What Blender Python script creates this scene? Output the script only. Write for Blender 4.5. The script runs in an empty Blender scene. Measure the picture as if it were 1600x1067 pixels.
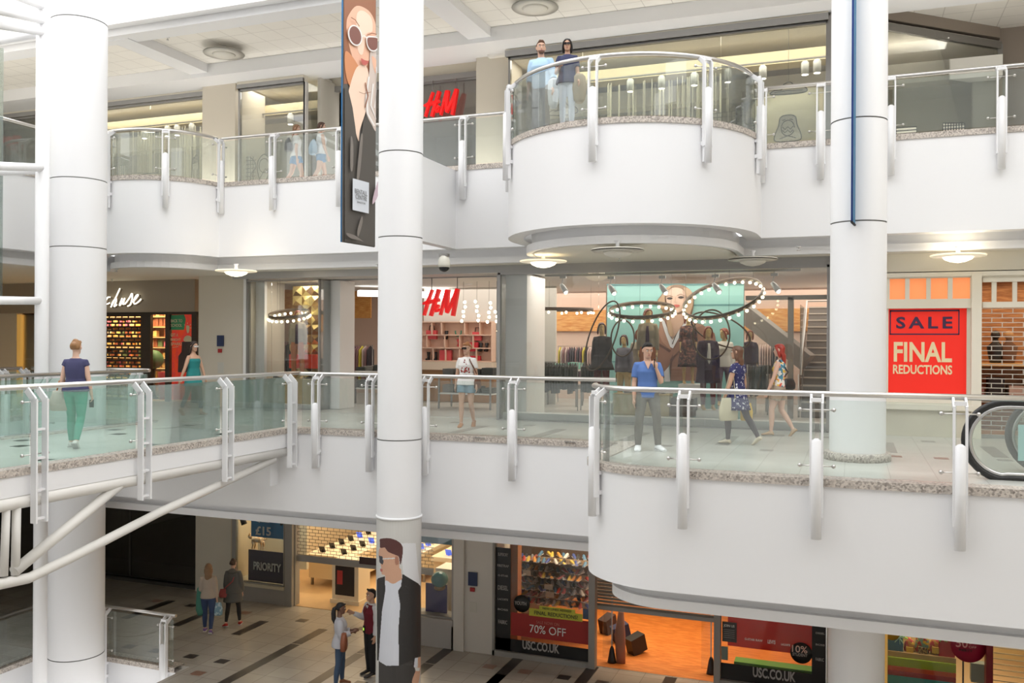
import bpy, bmesh, math, random
from mathutils import Vector, Matrix
random.seed(7)
PI = math.pi
SC = bpy.context.scene
COL = SC.collection
V = Vector

# ---------------------------------------------------------------- camera
TH = math.radians(20.84)      # camera yaw against the mall axes
RO = math.radians(0.30)       # slight roll
FPX, HOR, CZ = 1400.0, 535.0, 1.70
FW = V((-math.sin(TH), math.cos(TH), 0))
RT0 = V((math.cos(TH), math.sin(TH), 0))
UP0 = V((0, 0, 1))
RT = RT0 * math.cos(RO) + UP0 * math.sin(RO)
UP = UP0 * math.cos(RO) - RT0 * math.sin(RO)
CAM = V((0, 0, CZ))
cam_d = bpy.data.cameras.new('camera')
cam_d.sensor_width = 36
cam_d.lens = 36 * FPX / 1600
cam_d.shift_y = (HOR - 533.5) / 1600
cam_d.clip_start = 0.1
cam_d.clip_end = 300
cam = bpy.data.objects.new('camera', cam_d)
COL.objects.link(cam)
mt = Matrix((RT, UP, -FW)).transposed().to_4x4()
mt.translation = CAM
cam.matrix_world = mt
SC.camera = cam

def ray(px, py):
    return FW + RT * ((px - 800) / FPX) + UP * ((HOR - py) / FPX)
def PT(px, py, t):            # the point seen at a pixel on the wall plane y = t
    d = ray(px, py); k = t / d.y
    return CAM + d * k
def PZ(px, py, z):            # the point seen at a pixel on the level z
    d = ray(px, py); k = (z - CZ) / d.z
    return CAM + d * k
def PS(px, py, s):
    d = ray(px, py); k = s / d.x
    return CAM + d * k
def XT(px, t, py=535):        # x of a pixel column on plane y = t
    return PT(px, py, t).x
def ZT(px, py, t):
    return PT(px, py, t).z

# ---------------------------------------------------------------- materials
MATS = {}
def mat(name, col=(.8, .8, .8), rough=.5, metal=0, emit=None, es=1.0, spec=None, coat=0, bump=None, alpha=None, noise=None, backemit=False):
    if name in MATS: return MATS[name]
    m = bpy.data.materials.new(name); m.use_nodes = True
    nt = m.node_tree; b = nt.nodes['Principled BSDF']
    b.inputs['Base Color'].default_value = (*col, 1)
    b.inputs['Roughness'].default_value = rough
    b.inputs['Metallic'].default_value = metal
    if spec is not None: b.inputs['Specular IOR Level'].default_value = spec
    if coat: b.inputs['Coat Weight'].default_value = coat
    if emit is not None:
        b.inputs['Emission Color'].default_value = (*emit, 1)
        b.inputs['Emission Strength'].default_value = es
    if noise:                 # (scale, colour2, sharp)
        sc, c2, sh = noise
        tc = nt.nodes.new('ShaderNodeTexCoord'); n = nt.nodes.new('ShaderNodeTexNoise')
        n.inputs['Scale'].default_value = sc; n.inputs['Detail'].default_value = 4
        r = nt.nodes.new('ShaderNodeValToRGB')
        r.color_ramp.elements[0].position = .5 - sh; r.color_ramp.elements[1].position = .5 + sh
        r.color_ramp.elements[0].color = (*col, 1); r.color_ramp.elements[1].color = (*c2, 1)
        nt.links.new(tc.outputs['Object'], n.inputs['Vector'])
        nt.links.new(n.outputs['Fac'], r.inputs['Fac']); nt.links.new(r.outputs['Color'], b.inputs['Base Color'])
    if bump:
        tc = nt.nodes.new('ShaderNodeTexCoord'); n = nt.nodes.new('ShaderNodeTexNoise')
        n.inputs['Scale'].default_value = bump[0]
        bp = nt.nodes.new('ShaderNodeBump'); bp.inputs['Strength'].default_value = bump[1]; bp.inputs['Distance'].default_value = .02
        nt.links.new(tc.outputs['Object'], n.inputs['Vector'])
        nt.links.new(n.outputs['Fac'], bp.inputs['Height']); nt.links.new(bp.outputs['Normal'], b.inputs['Normal'])
    MATS[name] = m
    return m

def glass_mat(name, tint=(.9, .95, .93), refl=.10, body=(.8, .85, .83), haze=.06, rough=.0):
    if name in MATS: return MATS[name]
    m = bpy.data.materials.new(name); m.use_nodes = True
    nt = m.node_tree; nt.nodes.clear()
    o = nt.nodes.new('ShaderNodeOutputMaterial')
    tr = nt.nodes.new('ShaderNodeBsdfTransparent'); tr.inputs[0].default_value = (*tint, 1)
    di = nt.nodes.new('ShaderNodeBsdfDiffuse'); di.inputs[0].default_value = (*body, 1)
    gl = nt.nodes.new('ShaderNodeBsdfGlossy'); gl.inputs['Roughness'].default_value = rough
    m1 = nt.nodes.new('ShaderNodeMixShader'); m1.inputs[0].default_value = haze
    nt.links.new(tr.outputs[0], m1.inputs[1]); nt.links.new(di.outputs[0], m1.inputs[2])
    m2 = nt.nodes.new('ShaderNodeMixShader')
    lw = nt.nodes.new('ShaderNodeLayerWeight'); lw.inputs['Blend'].default_value = .25
    mp = nt.nodes.new('ShaderNodeMapRange'); mp.inputs['To Min'].default_value = refl; mp.inputs['To Max'].default_value = .75
    nt.links.new(lw.outputs['Fresnel'], mp.inputs['Value']); nt.links.new(mp.outputs[0], m2.inputs[0])
    nt.links.new(m1.outputs[0], m2.inputs[1]); nt.links.new(gl.outputs[0], m2.inputs[2])
    nt.links.new(m2.outputs[0], o.inputs[0])
    MATS[name] = m
    return m

# ---------------------------------------------------------------- mesh builder
class MB:
    def __init__(self): self.v = []; self.f = []; self.mi = []; self.sm = []
    def _add(self, vs, fs, mi=0, smooth=False):
        b = len(self.v); self.v += [tuple(p) for p in vs]
        for f in fs: self.f.append([i + b for i in f]); self.mi.append(mi); self.sm.append(smooth)
        return self
    def box(self, x0, x1, y0, y1, z0, z1, mi=0):
        if x0 > x1: x0, x1 = x1, x0
        if y0 > y1: y0, y1 = y1, y0
        if z0 > z1: z0, z1 = z1, z0
        vs = [(x, y, z) for z in (z0, z1) for y in (y0, y1) for x in (x0, x1)]
        return self._add(vs, [(0, 2, 3, 1), (4, 5, 7, 6), (0, 1, 5, 4), (2, 6, 7, 3), (0, 4, 6, 2), (1, 3, 7, 5)], mi)
    def obox(self, c, ax, half, mi=0):     # oriented box: centre, 3 axes, 3 half sizes
        c = V(c); a, b_, d = [V(k).normalized() * h for k, h in zip(ax, half)]
        vs = [c + a * i + b_ * j + d * k for k in (-1, 1) for j in (-1, 1) for i in (-1, 1)]
        fs = [(0, 2, 3, 1), (4, 5, 7, 6), (0, 1, 5, 4), (2, 6, 7, 3), (0, 4, 6, 2), (1, 3, 7, 5)]
        if a.cross(b_).dot(d) < 0: fs = [f[::-1] for f in fs]
        return self._add(vs, fs, mi)
    def beam(self, p, q, w, h, mi=0, up=(0, 0, 1)):
        p, q = V(p), V(q); d = (q - p); L = d.length; d.normalize(); up = V(up)
        if abs(d.dot(up)) > .95: up = V((1, 0, 0))
        s = d.cross(up).normalized(); u = s.cross(d)
        return self.obox((p + q) / 2, (s, d, u), (w / 2, L / 2, h / 2), mi)
    def prism(self, poly, z0, z1, mi=0, mtop=None, mside=None):
        n = len(poly); a = sum(poly[i][0] * poly[(i + 1) % n][1] - poly[(i + 1) % n][0] * poly[i][1] for i in range(n))
        if a < 0: poly = poly[::-1]
        vs = [(p[0], p[1], z0) for p in poly] + [(p[0], p[1], z1) for p in poly]
        self._add(vs, [tuple(range(n))[::-1]], mi); b = len(self.v) - 2 * n
        self.f.append([b + n + i for i in range(n)]); self.mi.append(mi if mtop is None else mtop); self.sm.append(False)
        for i in range(n):
            j = (i + 1) % n
            self.f.append([b + i, b + j, b + n + j, b + n + i]); self.mi.append(mi if mside is None else mside); self.sm.append(False)
        return self
    def ribbon(self, path, z0, z1, th=.0, mi=0, smooth=False):   # vertical strip along a path, th metres thick to the left of travel
        if th == 0:
            n = len(path); vs = [(p[0], p[1], z0) for p in path] + [(p[0], p[1], z1) for p in path]
            return self._add(vs, [(i, i + 1, n + i + 1, n + i) for i in range(n - 1)], mi, smooth)
        off = offset_path(path, th)
        return self.prism(list(path) + off[::-1], z0, z1, mi)
    def tube(self, pts, r, n=8, mi=0, caps=True, flat=1.0):
        pts = [V(p) for p in pts]; rs = r if isinstance(r, (list, tuple)) else [r] * len(pts)
        up = V((0, 0, 1)); rings = []; last = None
        for i, p in enumerate(pts):
            d = (pts[min(i + 1, len(pts) - 1)] - pts[max(i - 1, 0)])
            if d.length < 1e-9: d = V((0, 0, 1))
            d.normalize()
            if last is None:
                a = d.cross(up)
                if a.length < .1: a = d.cross(V((0, 1, 0)))
                a.normalize()
            else:
                a = last - d * last.dot(d)
                a.normalize()
            last = a; c = d.cross(a)
            rr = rs[i]; ra, rb = rr if isinstance(rr, (tuple, list)) else (rr, rr * flat)
            rings.append([p + a * math.cos(2 * PI * k / n) * ra + c * math.sin(2 * PI * k / n) * rb for k in range(n)])
        return self.rings(rings, mi, caps)
    def rings(self, rings, mi=0, caps=True, smooth=True):
        n = len(rings[0]); b = len(self.v)
        for R in rings: self.v += [tuple(p) for p in R]
        for i in range(len(rings) - 1):
            for k in range(n):
                self.f.append([b + i * n + k, b + i * n + (k + 1) % n, b + (i + 1) * n + (k + 1) % n, b + (i + 1) * n + k]); self.mi.append(mi); self.sm.append(smooth)
        if caps:
            self.f.append([b + k for k in range(n)][::-1]); self.mi.append(mi); self.sm.append(False)
            e = b + (len(rings) - 1) * n
            self.f.append([e + k for k in range(n)]); self.mi.append(mi); self.sm.append(False)
        return self
    def lathe(self, c, prof, n=24, mi=0, a0=0, smooth=True, caps=True, ax=None):   # prof [(r, z)], around z through c
        c = V(c)
        if ax is None: X, Y, Z = V((1, 0, 0)), V((0, 1, 0)), V((0, 0, 1))
        else:
            Z = V(ax).normalized(); X = Z.cross(V((0, 0, 1)))
            if X.length < .1: X = Z.cross(V((1, 0, 0)))
            X.normalize(); Y = Z.cross(X)
        R = [[c + X * r * math.cos(a0 + 2 * PI * k / n) + Y * r * math.sin(a0 + 2 * PI * k / n) + Z * z for k in range(n)] for r, z in prof]
        return self.rings(R, mi, caps, smooth)
    def ball(self, c, r, n=10, mi=0, sx=1, sy=1, sz=1):
        R = []
        c = V(c)
        for i in range(n // 2 + 1):
            a = PI * i / (n // 2); q = max(math.sin(a), .02)
            R.append([c + V((q * math.cos(2 * PI * k / n) * r * sx, q * math.sin(2 * PI * k / n) * r * sy, -math.cos(a) * r * sz)) for k in range(n)])
        return self.rings(R, mi)
    def poly(self, pts, mi=0):
        return self._add(pts, [tuple(range(len(pts)))], mi)
    def grid(self, fn, nu, nv, mi=0, smooth=True):
        vs = [fn(i / nu, j / nv) for j in range(nv + 1) for i in range(nu + 1)]
        w = nu + 1
        return self._add(vs, [(j * w + i, j * w + i + 1, (j + 1) * w + i + 1, (j + 1) * w + i) for j in range(nv) for i in range(nu)], mi, smooth)
    def mesh(self, name, mats):
        me = bpy.data.meshes.new(name)
        me.from_pydata([tuple(p) for p in self.v], [], self.f)
        for m in (mats if isinstance(mats, (list, tuple)) else [mats]): me.materials.append(m)
        me.polygons.foreach_set('material_index', self.mi); me.polygons.foreach_set('use_smooth', self.sm)
        me.update()
        return me
    def build(self, name, mats, parent=None, loc=None):
        return link(name, self.mesh(name, mats), parent, loc)

def link(name, me, parent=None, loc=None):
    o = bpy.data.objects.new(name, me); COL.objects.link(o)
    if loc is not None: o.location = loc
    if parent is not None: o.parent = parent
    return o
def offset_path(path, d):     # d > 0: to the left of travel
    out = []
    n = len(path)
    for i in range(n):
        p = V((path[i][0], path[i][1])); nn = V((0, 0)); 
        ns = []
        if i > 0: e = p - V(path[i - 1][:2]); e.normalize(); ns.append(V((-e.y, e.x)))
        if i < n - 1: e = V(path[i + 1][:2]) - p; e.normalize(); ns.append(V((-e.y, e.x)))
        m = sum(ns, V((0, 0))); m.normalize()
        k = max(m.dot(ns[0]), .4)
        q = p + m * (d / k); out.append((q.x, q.y))
    return out

def tag(o, label=None, cat=None, group=None, kind=None):
    if label: o['label'] = label
    if cat: o['category'] = cat
    if group: o['group'] = group
    if kind: o['kind'] = kind
    return o
def thing(name, label, cat, loc=(0, 0, 0), rz=0, group=None):
    o = bpy.data.objects.new(name, None); COL.objects.link(o)
    o.empty_display_size = .1
    o.location = loc; o.rotation_euler = (0, 0, rz)
    return tag(o, label, cat, group)
def struct(name, mb, mats, label=None, parent=None):
    o = mb.build(name, mats, parent)
    if parent is None:
        o['kind'] = 'structure'; o['category'] = name.split('_')[0].split('.')[0]
        if label: o['label'] = label
    return o
def dup(root, loc=None, rz=None, label=None, group=None, scale=None):
    def cp(o, parent):
        c = o.copy(); COL.objects.link(c); c.parent = parent
        for ch in list(o.children): cp(ch, c)
        return c
    r = cp(root, None)
    if loc is not None: r.location = loc
    if rz is not None: r.rotation_euler = (0, 0, rz)
    if label: r['label'] = label
    if group: r['group'] = group
    if scale: r.scale = (scale,) * 3
    return r
def remesh(o, vox, smooth=2, dec=None):
    m = o.modifiers.new('r', 'REMESH'); m.mode = 'VOXEL'; m.voxel_size = vox; m.use_smooth_shade = True
    if smooth:
        s = o.modifiers.new('s', 'SMOOTH'); s.factor = .5; s.iterations = smooth
    bpy.context.view_layer.update()
    dg = bpy.context.evaluated_depsgraph_get()
    me = bpy.data.meshes.new_from_object(o.evaluated_get(dg))
    old = o.data; mats = [k for k in old.materials]
    o.modifiers.clear(); o.data = me
    me.materials.clear()
    for k in mats: me.materials.append(k)
    return o
_txt = {}
def text_data(s, size, depth=.004, bold=0.0, shear=0.0, sx=1.0, align='CENTER', space=1.0):
    c = bpy.data.curves.new('t', 'FONT'); c.body = s; c.size = size; c.extrude = depth / 2; c.offset = bold
    c.align_x = align; c.align_y = 'CENTER'; c.shear = shear; c.resolution_u = 3; c.space_character = space
    o = bpy.data.objects.new('t', c); COL.objects.link(o)
    bpy.context.view_layer.update()
    dg = bpy.context.evaluated_depsgraph_get()
    me = bpy.data.meshes.new_from_object(o.evaluated_get(dg))
    if sx != 1: 
        for v in me.vertices: v.co.x *= sx
    bpy.data.objects.remove(o); bpy.data.curves.remove(c)
    return me
def fitted(s, w, h, depth=.004, bold=0.0, shear=0.0, space=1.0):
    """text mesh centred on its box and scaled to exactly w x h"""
    me = text_data(s, 1.0, depth, min(bold, .03) * .9, shear, space=space)
    xs = [v.co.x for v in me.vertices]; ys = [v.co.y for v in me.vertices]
    x0, x1, y0, y1 = min(xs), max(xs), min(ys), max(ys)
    for v in me.vertices:
        v.co.x = (v.co.x - (x0 + x1) / 2) * w / (x1 - x0)
        v.co.y = (v.co.y - (y0 + y1) / 2) * h / (y1 - y0)
    return me
def put_text(me, name, m, loc, parent=None, nrm=(0, -1, 0), rel=None):
    """stand a text mesh up on a wall whose outward normal is nrm; local x to the reader's right"""
    n = V(nrm).normalized(); up = V((0, 0, 1)); r = up.cross(n).normalized()
    M = Matrix((r, up, n)).transposed().to_4x4(); M.translation = V(loc)
    me.transform(M); me.materials.clear(); me.materials.append(m); me.update()
    o = link(name, me, None)
    if parent is not None:
        o.parent = parent; o.matrix_parent_inverse = Matrix.Translation(parent.location).inverted() if False else Matrix.Identity(4)
        me.transform(Matrix.Translation(-V(parent.location)))
    return o
ZM, ZU, ZL = 0.0, 5.42, -5.15
# ---------------------------------------------------------------- setting materials
white = mat('white_paint', (.86, .86, .87), .45, bump=(3, .02))
cream = mat('cream_paint', (.78, .73, .62), .6)
soffit = mat('soffit_warm_tint', (.86, .82, .73), .7)  # beige of the warm light is put into this base colour
steel = mat('brushed_steel', (.62, .61, .60), .3, 1.0)
dsteel = mat('grey_metal', (.30, .29, .28), .35, .8)
gframe = mat('grey_frame', (.36, .35, .34), .4, .3)
whitem = mat('white_metal', (.84, .84, .85), .35)
black = mat('black', (.012, .012, .014), .4)
darkm = mat('dark_room', (.03, .027, .024), .8)
concrete = mat('shop_white', (.80, .79, .77), .6)

def granite():
    m = mat('granite_kerb', (.5, .45, .40), .5)
    nt = m.node_tree; b = nt.nodes['Principled BSDF']
    tc = nt.nodes.new('ShaderNodeTexCoord'); n = nt.nodes.new('ShaderNodeTexVoronoi'); n.inputs['Scale'].default_value = 45
    r = nt.nodes.new('ShaderNodeValToRGB')
    r.color_ramp.elements[0].color = (.20, .17, .15, 1); r.color_ramp.elements[1].color = (.62, .56, .50, 1); r.color_ramp.elements[1].position = .7
    nt.links.new(tc.outputs['Object'], n.inputs['Vector']); nt.links.new(n.outputs['Color'], r.inputs['Fac'])
    nt.links.new(r.outputs['Color'], b.inputs['Base Color'])
    return m
gran = granite()

def tiles(name, base, var, line, size=.556, off=(0, 0), rough=.28, lw=.012, noise_amt=.5):
    m = mat(name, base, rough)
    nt = m.node_tree; b = nt.nodes['Principled BSDF']
    tc = nt.nodes.new('ShaderNodeTexCoord'); mp = nt.nodes.new('ShaderNodeMapping')
    mp.inputs['Location'].default_value = (off[0], off[1], 0)
    br = nt.nodes.new('ShaderNodeTexBrick'); br.offset = 0; br.squash = 1
    br.inputs['Scale'].default_value = 1; br.inputs['Brick Width'].default_value = size; br.inputs['Row Height'].default_value = size
    br.inputs['Mortar Size'].default_value = lw / 2; br.inputs['Mortar Smooth'].default_value = .2
    br.inputs['Color1'].default_value = (*base, 1); br.inputs['Color2'].default_value = (*var, 1); br.inputs['Mortar'].default_value = (*line, 1)
    nt.links.new(tc.outputs['Object'], mp.inputs[0]); nt.links.new(mp.outputs[0], br.inputs['Vector'])
    n = nt.nodes.new('ShaderNodeTexNoise'); n.inputs['Scale'].default_value = 1.3; n.inputs['Detail'].default_value = 6
    mx = nt.nodes.new('ShaderNodeMix'); mx.data_type = 'RGBA'; mx.blend_type = 'MULTIPLY'; mx.inputs[0].default_value = noise_amt
    nt.links.new(tc.outputs['Object'], n.inputs['Vector'])
    r = nt.nodes.new('ShaderNodeValToRGB'); r.color_ramp.elements[0].color = (.72, .70, .68, 1); r.color_ramp.elements[1].color = (1, 1, 1, 1)
    r.color_ramp.elements[0].position = .3; r.color_ramp.elements[1].position = .7
    nt.links.new(n.outputs['Fac'], r.inputs['Fac'])
    nt.links.new(br.outputs['Color'], mx.inputs[6]); nt.links.new(r.outputs['Color'], mx.inputs[7]); nt.links.new(mx.outputs[2], b.inputs['Base Color'])
    return m
tile_mid = tiles('floor_tiles_light', (.62, .62, .58), (.56, .57, .53), (.40, .40, .37), .556, (.1, .2))
tile_low = tiles('floor_tiles_lower', (.50, .47, .42), (.44, .41, .37), (.30, .27, .24), .556, (.1, .2), .25)
tile_d = mat('floor_tile_dark', (.05, .042, .04), .3)
tile_g = mat('floor_tile_grey', (.30, .29, .27), .3)
tile_r = mat('floor_tile_brown', (.26, .15, .11), .3)
ctile = tiles('ceiling_tiles', (.88, .85, .79), (.87, .84, .78), (.66, .63, .58), .6, (0, 0), .8, .02, .1)

# ---------------------------------------------------------------- outlines (x, y), left to right
def arc(cx, cy, rx, ry, a0, a1, n):
    return [(cx + rx * math.cos(math.radians(a0 + (a1 - a0) * i / n)), cy + ry * math.sin(math.radians(a0 + (a1 - a0) * i / n))) for i in range(n + 1)]
BX0, BX1 = -13.7, -10.2      # the bridge
mid_left = [(-17.15, 2.0), (-17.15, 14.75), (BX0, 14.75)]
mid_right = [(BX1, 14.75), (-3.65, 14.75)] + arc(-2.4, 12.95, 1.25, 1.1, 180, 270, 14) + [(9.0, 11.85)]
upc = (-3.97, 16.8, 2.35)
up_left_bay = [(-17.15, 2.0), (-17.15, 15.3)] + arc(-15.65, 17.45, 1.62, 1.62, 222, 356, 16)
up_main = up_left_bay + [(-6.32, 17.35)] + arc(upc[0], upc[1], upc[2], upc[2], 180, 360, 40) + [(-1.62, 17.35), (9.0, 17.35)]
low_edge = [(-16.5, 2.0), (-16.5, 15.0), (-13.2, 15.0)]

def smooth_runs(path, lim=20):
    runs = [[path[0]]]
    for i in range(1, len(path)):
        runs[-1].append(path[i])
        if i < len(path) - 1:
            a = V(path[i]) - V(path[i - 1]); b = V(path[i + 1]) - V(path[i])
            if abs(a.angle_signed(b)) > math.radians(lim) or max(a.length, b.length) > 1.2: runs.append([path[i]])
    return runs
def kerb(path, zt):
    z0 = zt - .08; n = len(path)
    kb = MB(); ko = offset_path(path, -.025); ki = offset_path(path, .28)
    for i in range(n - 1):
        a, b, c, d = ko[i], ko[i + 1], ki[i + 1], ki[i]
        z1 = zt + .02
        vs = [(*a, z0), (*b, z0), (*b, z1), (*a, z1), (*d, z0), (*c, z0), (*c, z1), (*d, z1)]
        kb._add(vs, [(0, 1, 2, 3)]); kb._add(vs, [(3, 2, 6, 7)]); kb._add(vs, [(1, 0, 4, 5)]); kb._add(vs, [(6, 5, 4, 7)])
    struct('trim_kerb', kb, gran)
def smooth_path(p): return [V((a[0], a[1])) for a in p]
def edge_setting(nm, path, zt, zb, strip=.35, gap=.15, kerbs=None):
    z0 = zt - .08
    fb = MB(); 
    off = offset_path(path, .30)
    n = len(path)
    # fascia: outer face, underside, back face
    for i in range(n - 1):
        a, b, c, d = path[i], path[i + 1], off[i + 1], off[i]
        vs = [(*a, zb), (*b, zb), (*b, z0), (*a, z0), (*d, zb), (*c, zb), (*c, z0), (*d, z0)]
        fb._add(vs, [(4, 5, 1, 0)], 0); fb._add(vs, [(5, 4, 7, 6)], 0)
    for run in smooth_runs(path): fb.ribbon(run, zb, z0, 0, 0, True)
    struct('wall_fascia', fb, white)
    for kp in (kerbs or [path]): kerb(kp, zt)
    # soffit strip
    s1 = offset_path(path, strip); s2 = offset_path(path, strip + .10)
    sb = MB()
    for i in range(n - 1):
        for (P, za, zc) in ((s1, zb - gap - .14, zb - gap),):
            a, b = P[i], P[i + 1]; c, d = s2[i + 1], s2[i]
            sb._add([(*a, za), (*b, za), (*b, zc), (*a, zc), (*d, za), (*c, za), (*c, zc), (*d, zc)], [(0, 1, 2, 3), (3, 2, 6, 7), (4, 5, 1, 0)])
        a, b = s2[i], s2[i + 1]
        sb._add([(*a, zb - gap - .14), (*b, zb - gap - .14), (*b, zb + .1), (*a, zb + .1)], [(0, 1, 2, 3)])
    struct('trim_soffit', sb, white)
    return s2

def slab(nm, poly, z0, z1, m, label=None, extra=None):
    mb = MB().prism(poly, z0, z1, 0)
    if extra: extra(mb)
    return struct(nm, mb, m, label)

# middle level
edge_setting('mid', mid_left[:2] + mid_right[1:], ZM, -1.60, gap=.20, kerbs=[mid_left, mid_right])
def inl(mb, lst, z):
    for x0, x1, y0, y1, mi in lst: mb.box(x0, x1, y0, y1, z - .004, z + .003, mi)
mid_marks = []
for s in (-16.0, -8.7, -7.0, -5.35, -3.7, -2.05, .55, 2.1, 3.8): mid_marks.append((s - .11, s + .11, 15.28, 16.82, 2))
for s in (-7.85, -6.2, -4.53, -2.88, -1.28, -.4, 1.24, 2.95):
    mid_marks += [(s - .1, s + .1, 14.7 - .0, 14.92, 2 if s < -1 else 3), (s - .11, s + .11, 17.2, 17.42, 2)]
mid_marks += [(.5, .7, 14.7, 14.9, 3), (2.0, 2.2, 14.85, 15.05, 2)]
for y in (4.3, 6.4, 8.4, 10.5, 12.55, 14.4): mid_marks += [(-12.56, -12.34, y, y + .22, 2), (-10.84, -10.62, y - 1.1, y - .88, 2), (-13.2, -13.0, y + .6, y + .8, 2)]
mm = MB()
inner_r = offset_path(mid_right, .2); inner_l = offset_path(mid_left, .2)
poly = [(-17.3, 2), (-24.5, 2), (-24.5, 24), (9, 24), (9, 12.05)] + inner_r[::-1][1:-1] + [(-17.3, 14.95)]
mm.prism(poly, -.3, ZM, 0)
inl(mm, mid_marks, ZM)
struct('floor_middle', mm, [tile_mid, tile_mid, tile_g, tile_r], 'pale tiled promenade floor with grey tile marks')
# ceiling under the middle slab (above the lower mall)
cm = MB(); il = offset_path(mid_left, .5); ir = offset_path(mid_right, .5)
cm.prism([(-17.6, 2), (-24.5, 2), (-24.5, 24), (9, 24), (9, 12.3)] + ir[::-1][1:-1] + [(BX1, 15.25), (-17.6, 15.25)], -1.89, -1.75)
struct('ceiling_lower', cm, soffit)
# upper level
edge_setting('up', up_main, ZU, 3.68)
um = MB(); iu = offset_path(up_main, .2)
um.prism([(-24.5, 2)] + iu + [(9, 24), (-24.5, 24)][0:] if False else [(-24.5, 24), (-24.5, 2)] + iu + [(9, 24)], ZU - .25, ZU)
struct('floor_upper', um, mat('upper_floor_bounce', (.84, .82, .78), .4))  # unseen floor top, made extra pale to bounce light onto the ceiling
cu = MB(); iu2 = offset_path(up_main, .5)
cu.prism([(-24.5, 24), (-24.5, 2)] + iu2 + [(9, 24)], 3.39, 3.52)
struct('ceiling_middle', cu, soffit, 'plaster ceiling over the middle promenade, tinted as by warm light')
bm_ = MB(); bm_.box(-8.12, -7.9, 15.0, 17.4, 3.68, ZU - .08)
struct('beam', bm_, white, 'white beam tying the middle column to the upper balcony')
# lower level
edge_setting('low', low_edge, ZL, -6.9)
lm = MB()
lm.prism([(-16.7, 2), (-24.5, 2), (-24.5, 24), (9, 24), (9, 2), (-13.0, 2), (-13.0, 15.2), (-16.7, 15.2)], ZL - .3, ZL)
marks = []
for s in (-16.75, -15.2, -13.43, -11.75, -10.07, -8.4, -6.75, -5.1, -3.45, -1.8, -.15, 1.5):
    marks.append((s - .12, s + .12, 17.25 if s < -8 else 15.5, 18.35 if s > -14 else 18.9, 1))
    if s > -16 : marks.append((s - .12, s + .12, 11.5, 17.2 if s > -12.5 else 17.4, 1))
for s in (-17.1, -15.97, -14.3, -12.6, -10.9, -9.2, -7.15, -6.35, -5.5, -4.7): marks.append((s - .13, s + .13, 18.62 if s < -8.5 else 17.42, 18.85 if s < -8.5 else 17.65, 1 if int(-s * 2) % 2 else 2))
for s in (-15.1, -14.36, -13.4, -12.58, -9.2, -8.25, -7.1): 
    marks.append((s - .13, s + .13, 15.6, 15.83, 1)); marks.append((s - .13, s + .13, 14.85, 15.08, 2))
marks = [m for m in marks if not (m[2] < 15.2 and m[0] < -13.0)]
inl(lm, marks, ZL)
struct('floor_lower', lm, [tile_low, tile_d, tile_r], 'beige tiled lower mall floor with dark stripes')

# the pit floor under the lower void so that its edge reads
pm = MB().box(-16.6, -13.0, 2, 15.1, -10.5, -10.4); struct('floor_basement', pm, tile_low)

# ---------------------------------------------------------------- columns
def column(cx, cy, r, joints, seam=None, nm='column'):
    mb = MB(); z = -9 if cx < -13 else (ZL if cy < 14.5 else ZL)
    lv = [z] + joints + [12.5]
    for a, b in zip(lv, lv[1:]):
        mb.lathe((cx, cy, 0), [(r, a + .010), (r, b - .010)], 64, 0, caps=False); mb.lathe((cx, cy, 0), [(r - .014, b - .0105), (r - .014, b + .0105)], 64, 1, caps=False)
    if seam: mb.box(cx + seam[0] - .008, cx + seam[0] + .008, cy + seam[1] - .008, cy + seam[1] + .008, z, 12.5, 0)
    o = struct(nm, mb, [white, mat('joint_grey', (.30, .29, .28), .8)]); o['category'] = 'column'; return o
MC = (-7.54, 14.2, .392); RC = (.065, 14.2, .392); LC = (-15.07, 14.2, .545)
c1 = column(MC[0], MC[1], MC[2], [-1.40, -.02, 3.54, 5.03]); c1['label'] = 'slim white round column with the banner beside it'
c2 = column(RC[0], RC[1], RC[2], [3.48, 4.97]); c2['label'] = 'white round column on the right, standing on the promenade'
c3 = column(LC[0], LC[1], LC[2], [-4.8, 3.6, 5.0, 8.27], (.0, 0)); c3['label'] = 'wide white column at the left end of the bridge'
rb = MB().lathe((RC[0], RC[1], 0), [(.465, 0), (.465, .10), (.445, .12), (.39, .12)], 48)
struct('trim_column_base', rb, gran)

# ---------------------------------------------------------------- upper ceiling
ZC = 8.9
cb = MB()
cb.prism([(-24.5, 24), (-24.5, 15.9), (9, 15.9), (9, 24)][::1], ZC, ZC + .2, 0)
struct('ceiling_upper', cb, ctile, 'tiled ceiling over the upper walkway')
bb = MB()
for s in (-16.0, -8.05, -.1, 7.4): bb.box(s - .28, s + .28, 16.2, 19.6, ZC - .22, ZC - .001)
bb.box(-24.5, 9, 18.95, 20.2, ZC - .32, ZC - .001)
bb.box(-24.5, 9, 16.0, 16.5, ZC - .2, ZC - .001)
bb.box(-24.5, 9, 15.72, 15.95, ZC - .05, ZC + .18)
struct('beam_ceiling', bb, white)

# ---------------------------------------------------------------- balustrades
bglass = glass_mat('balustrade_glass', (.94, .975, .96), .03, (.85, .88, .86), .055)
bglass_g = glass_mat('bridge_glass', (.88, .965, .94), .04, (.72, .90, .84), .10)
railm = mat('handrail_steel', (.66, .64, .62), .28, 1.0)

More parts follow.
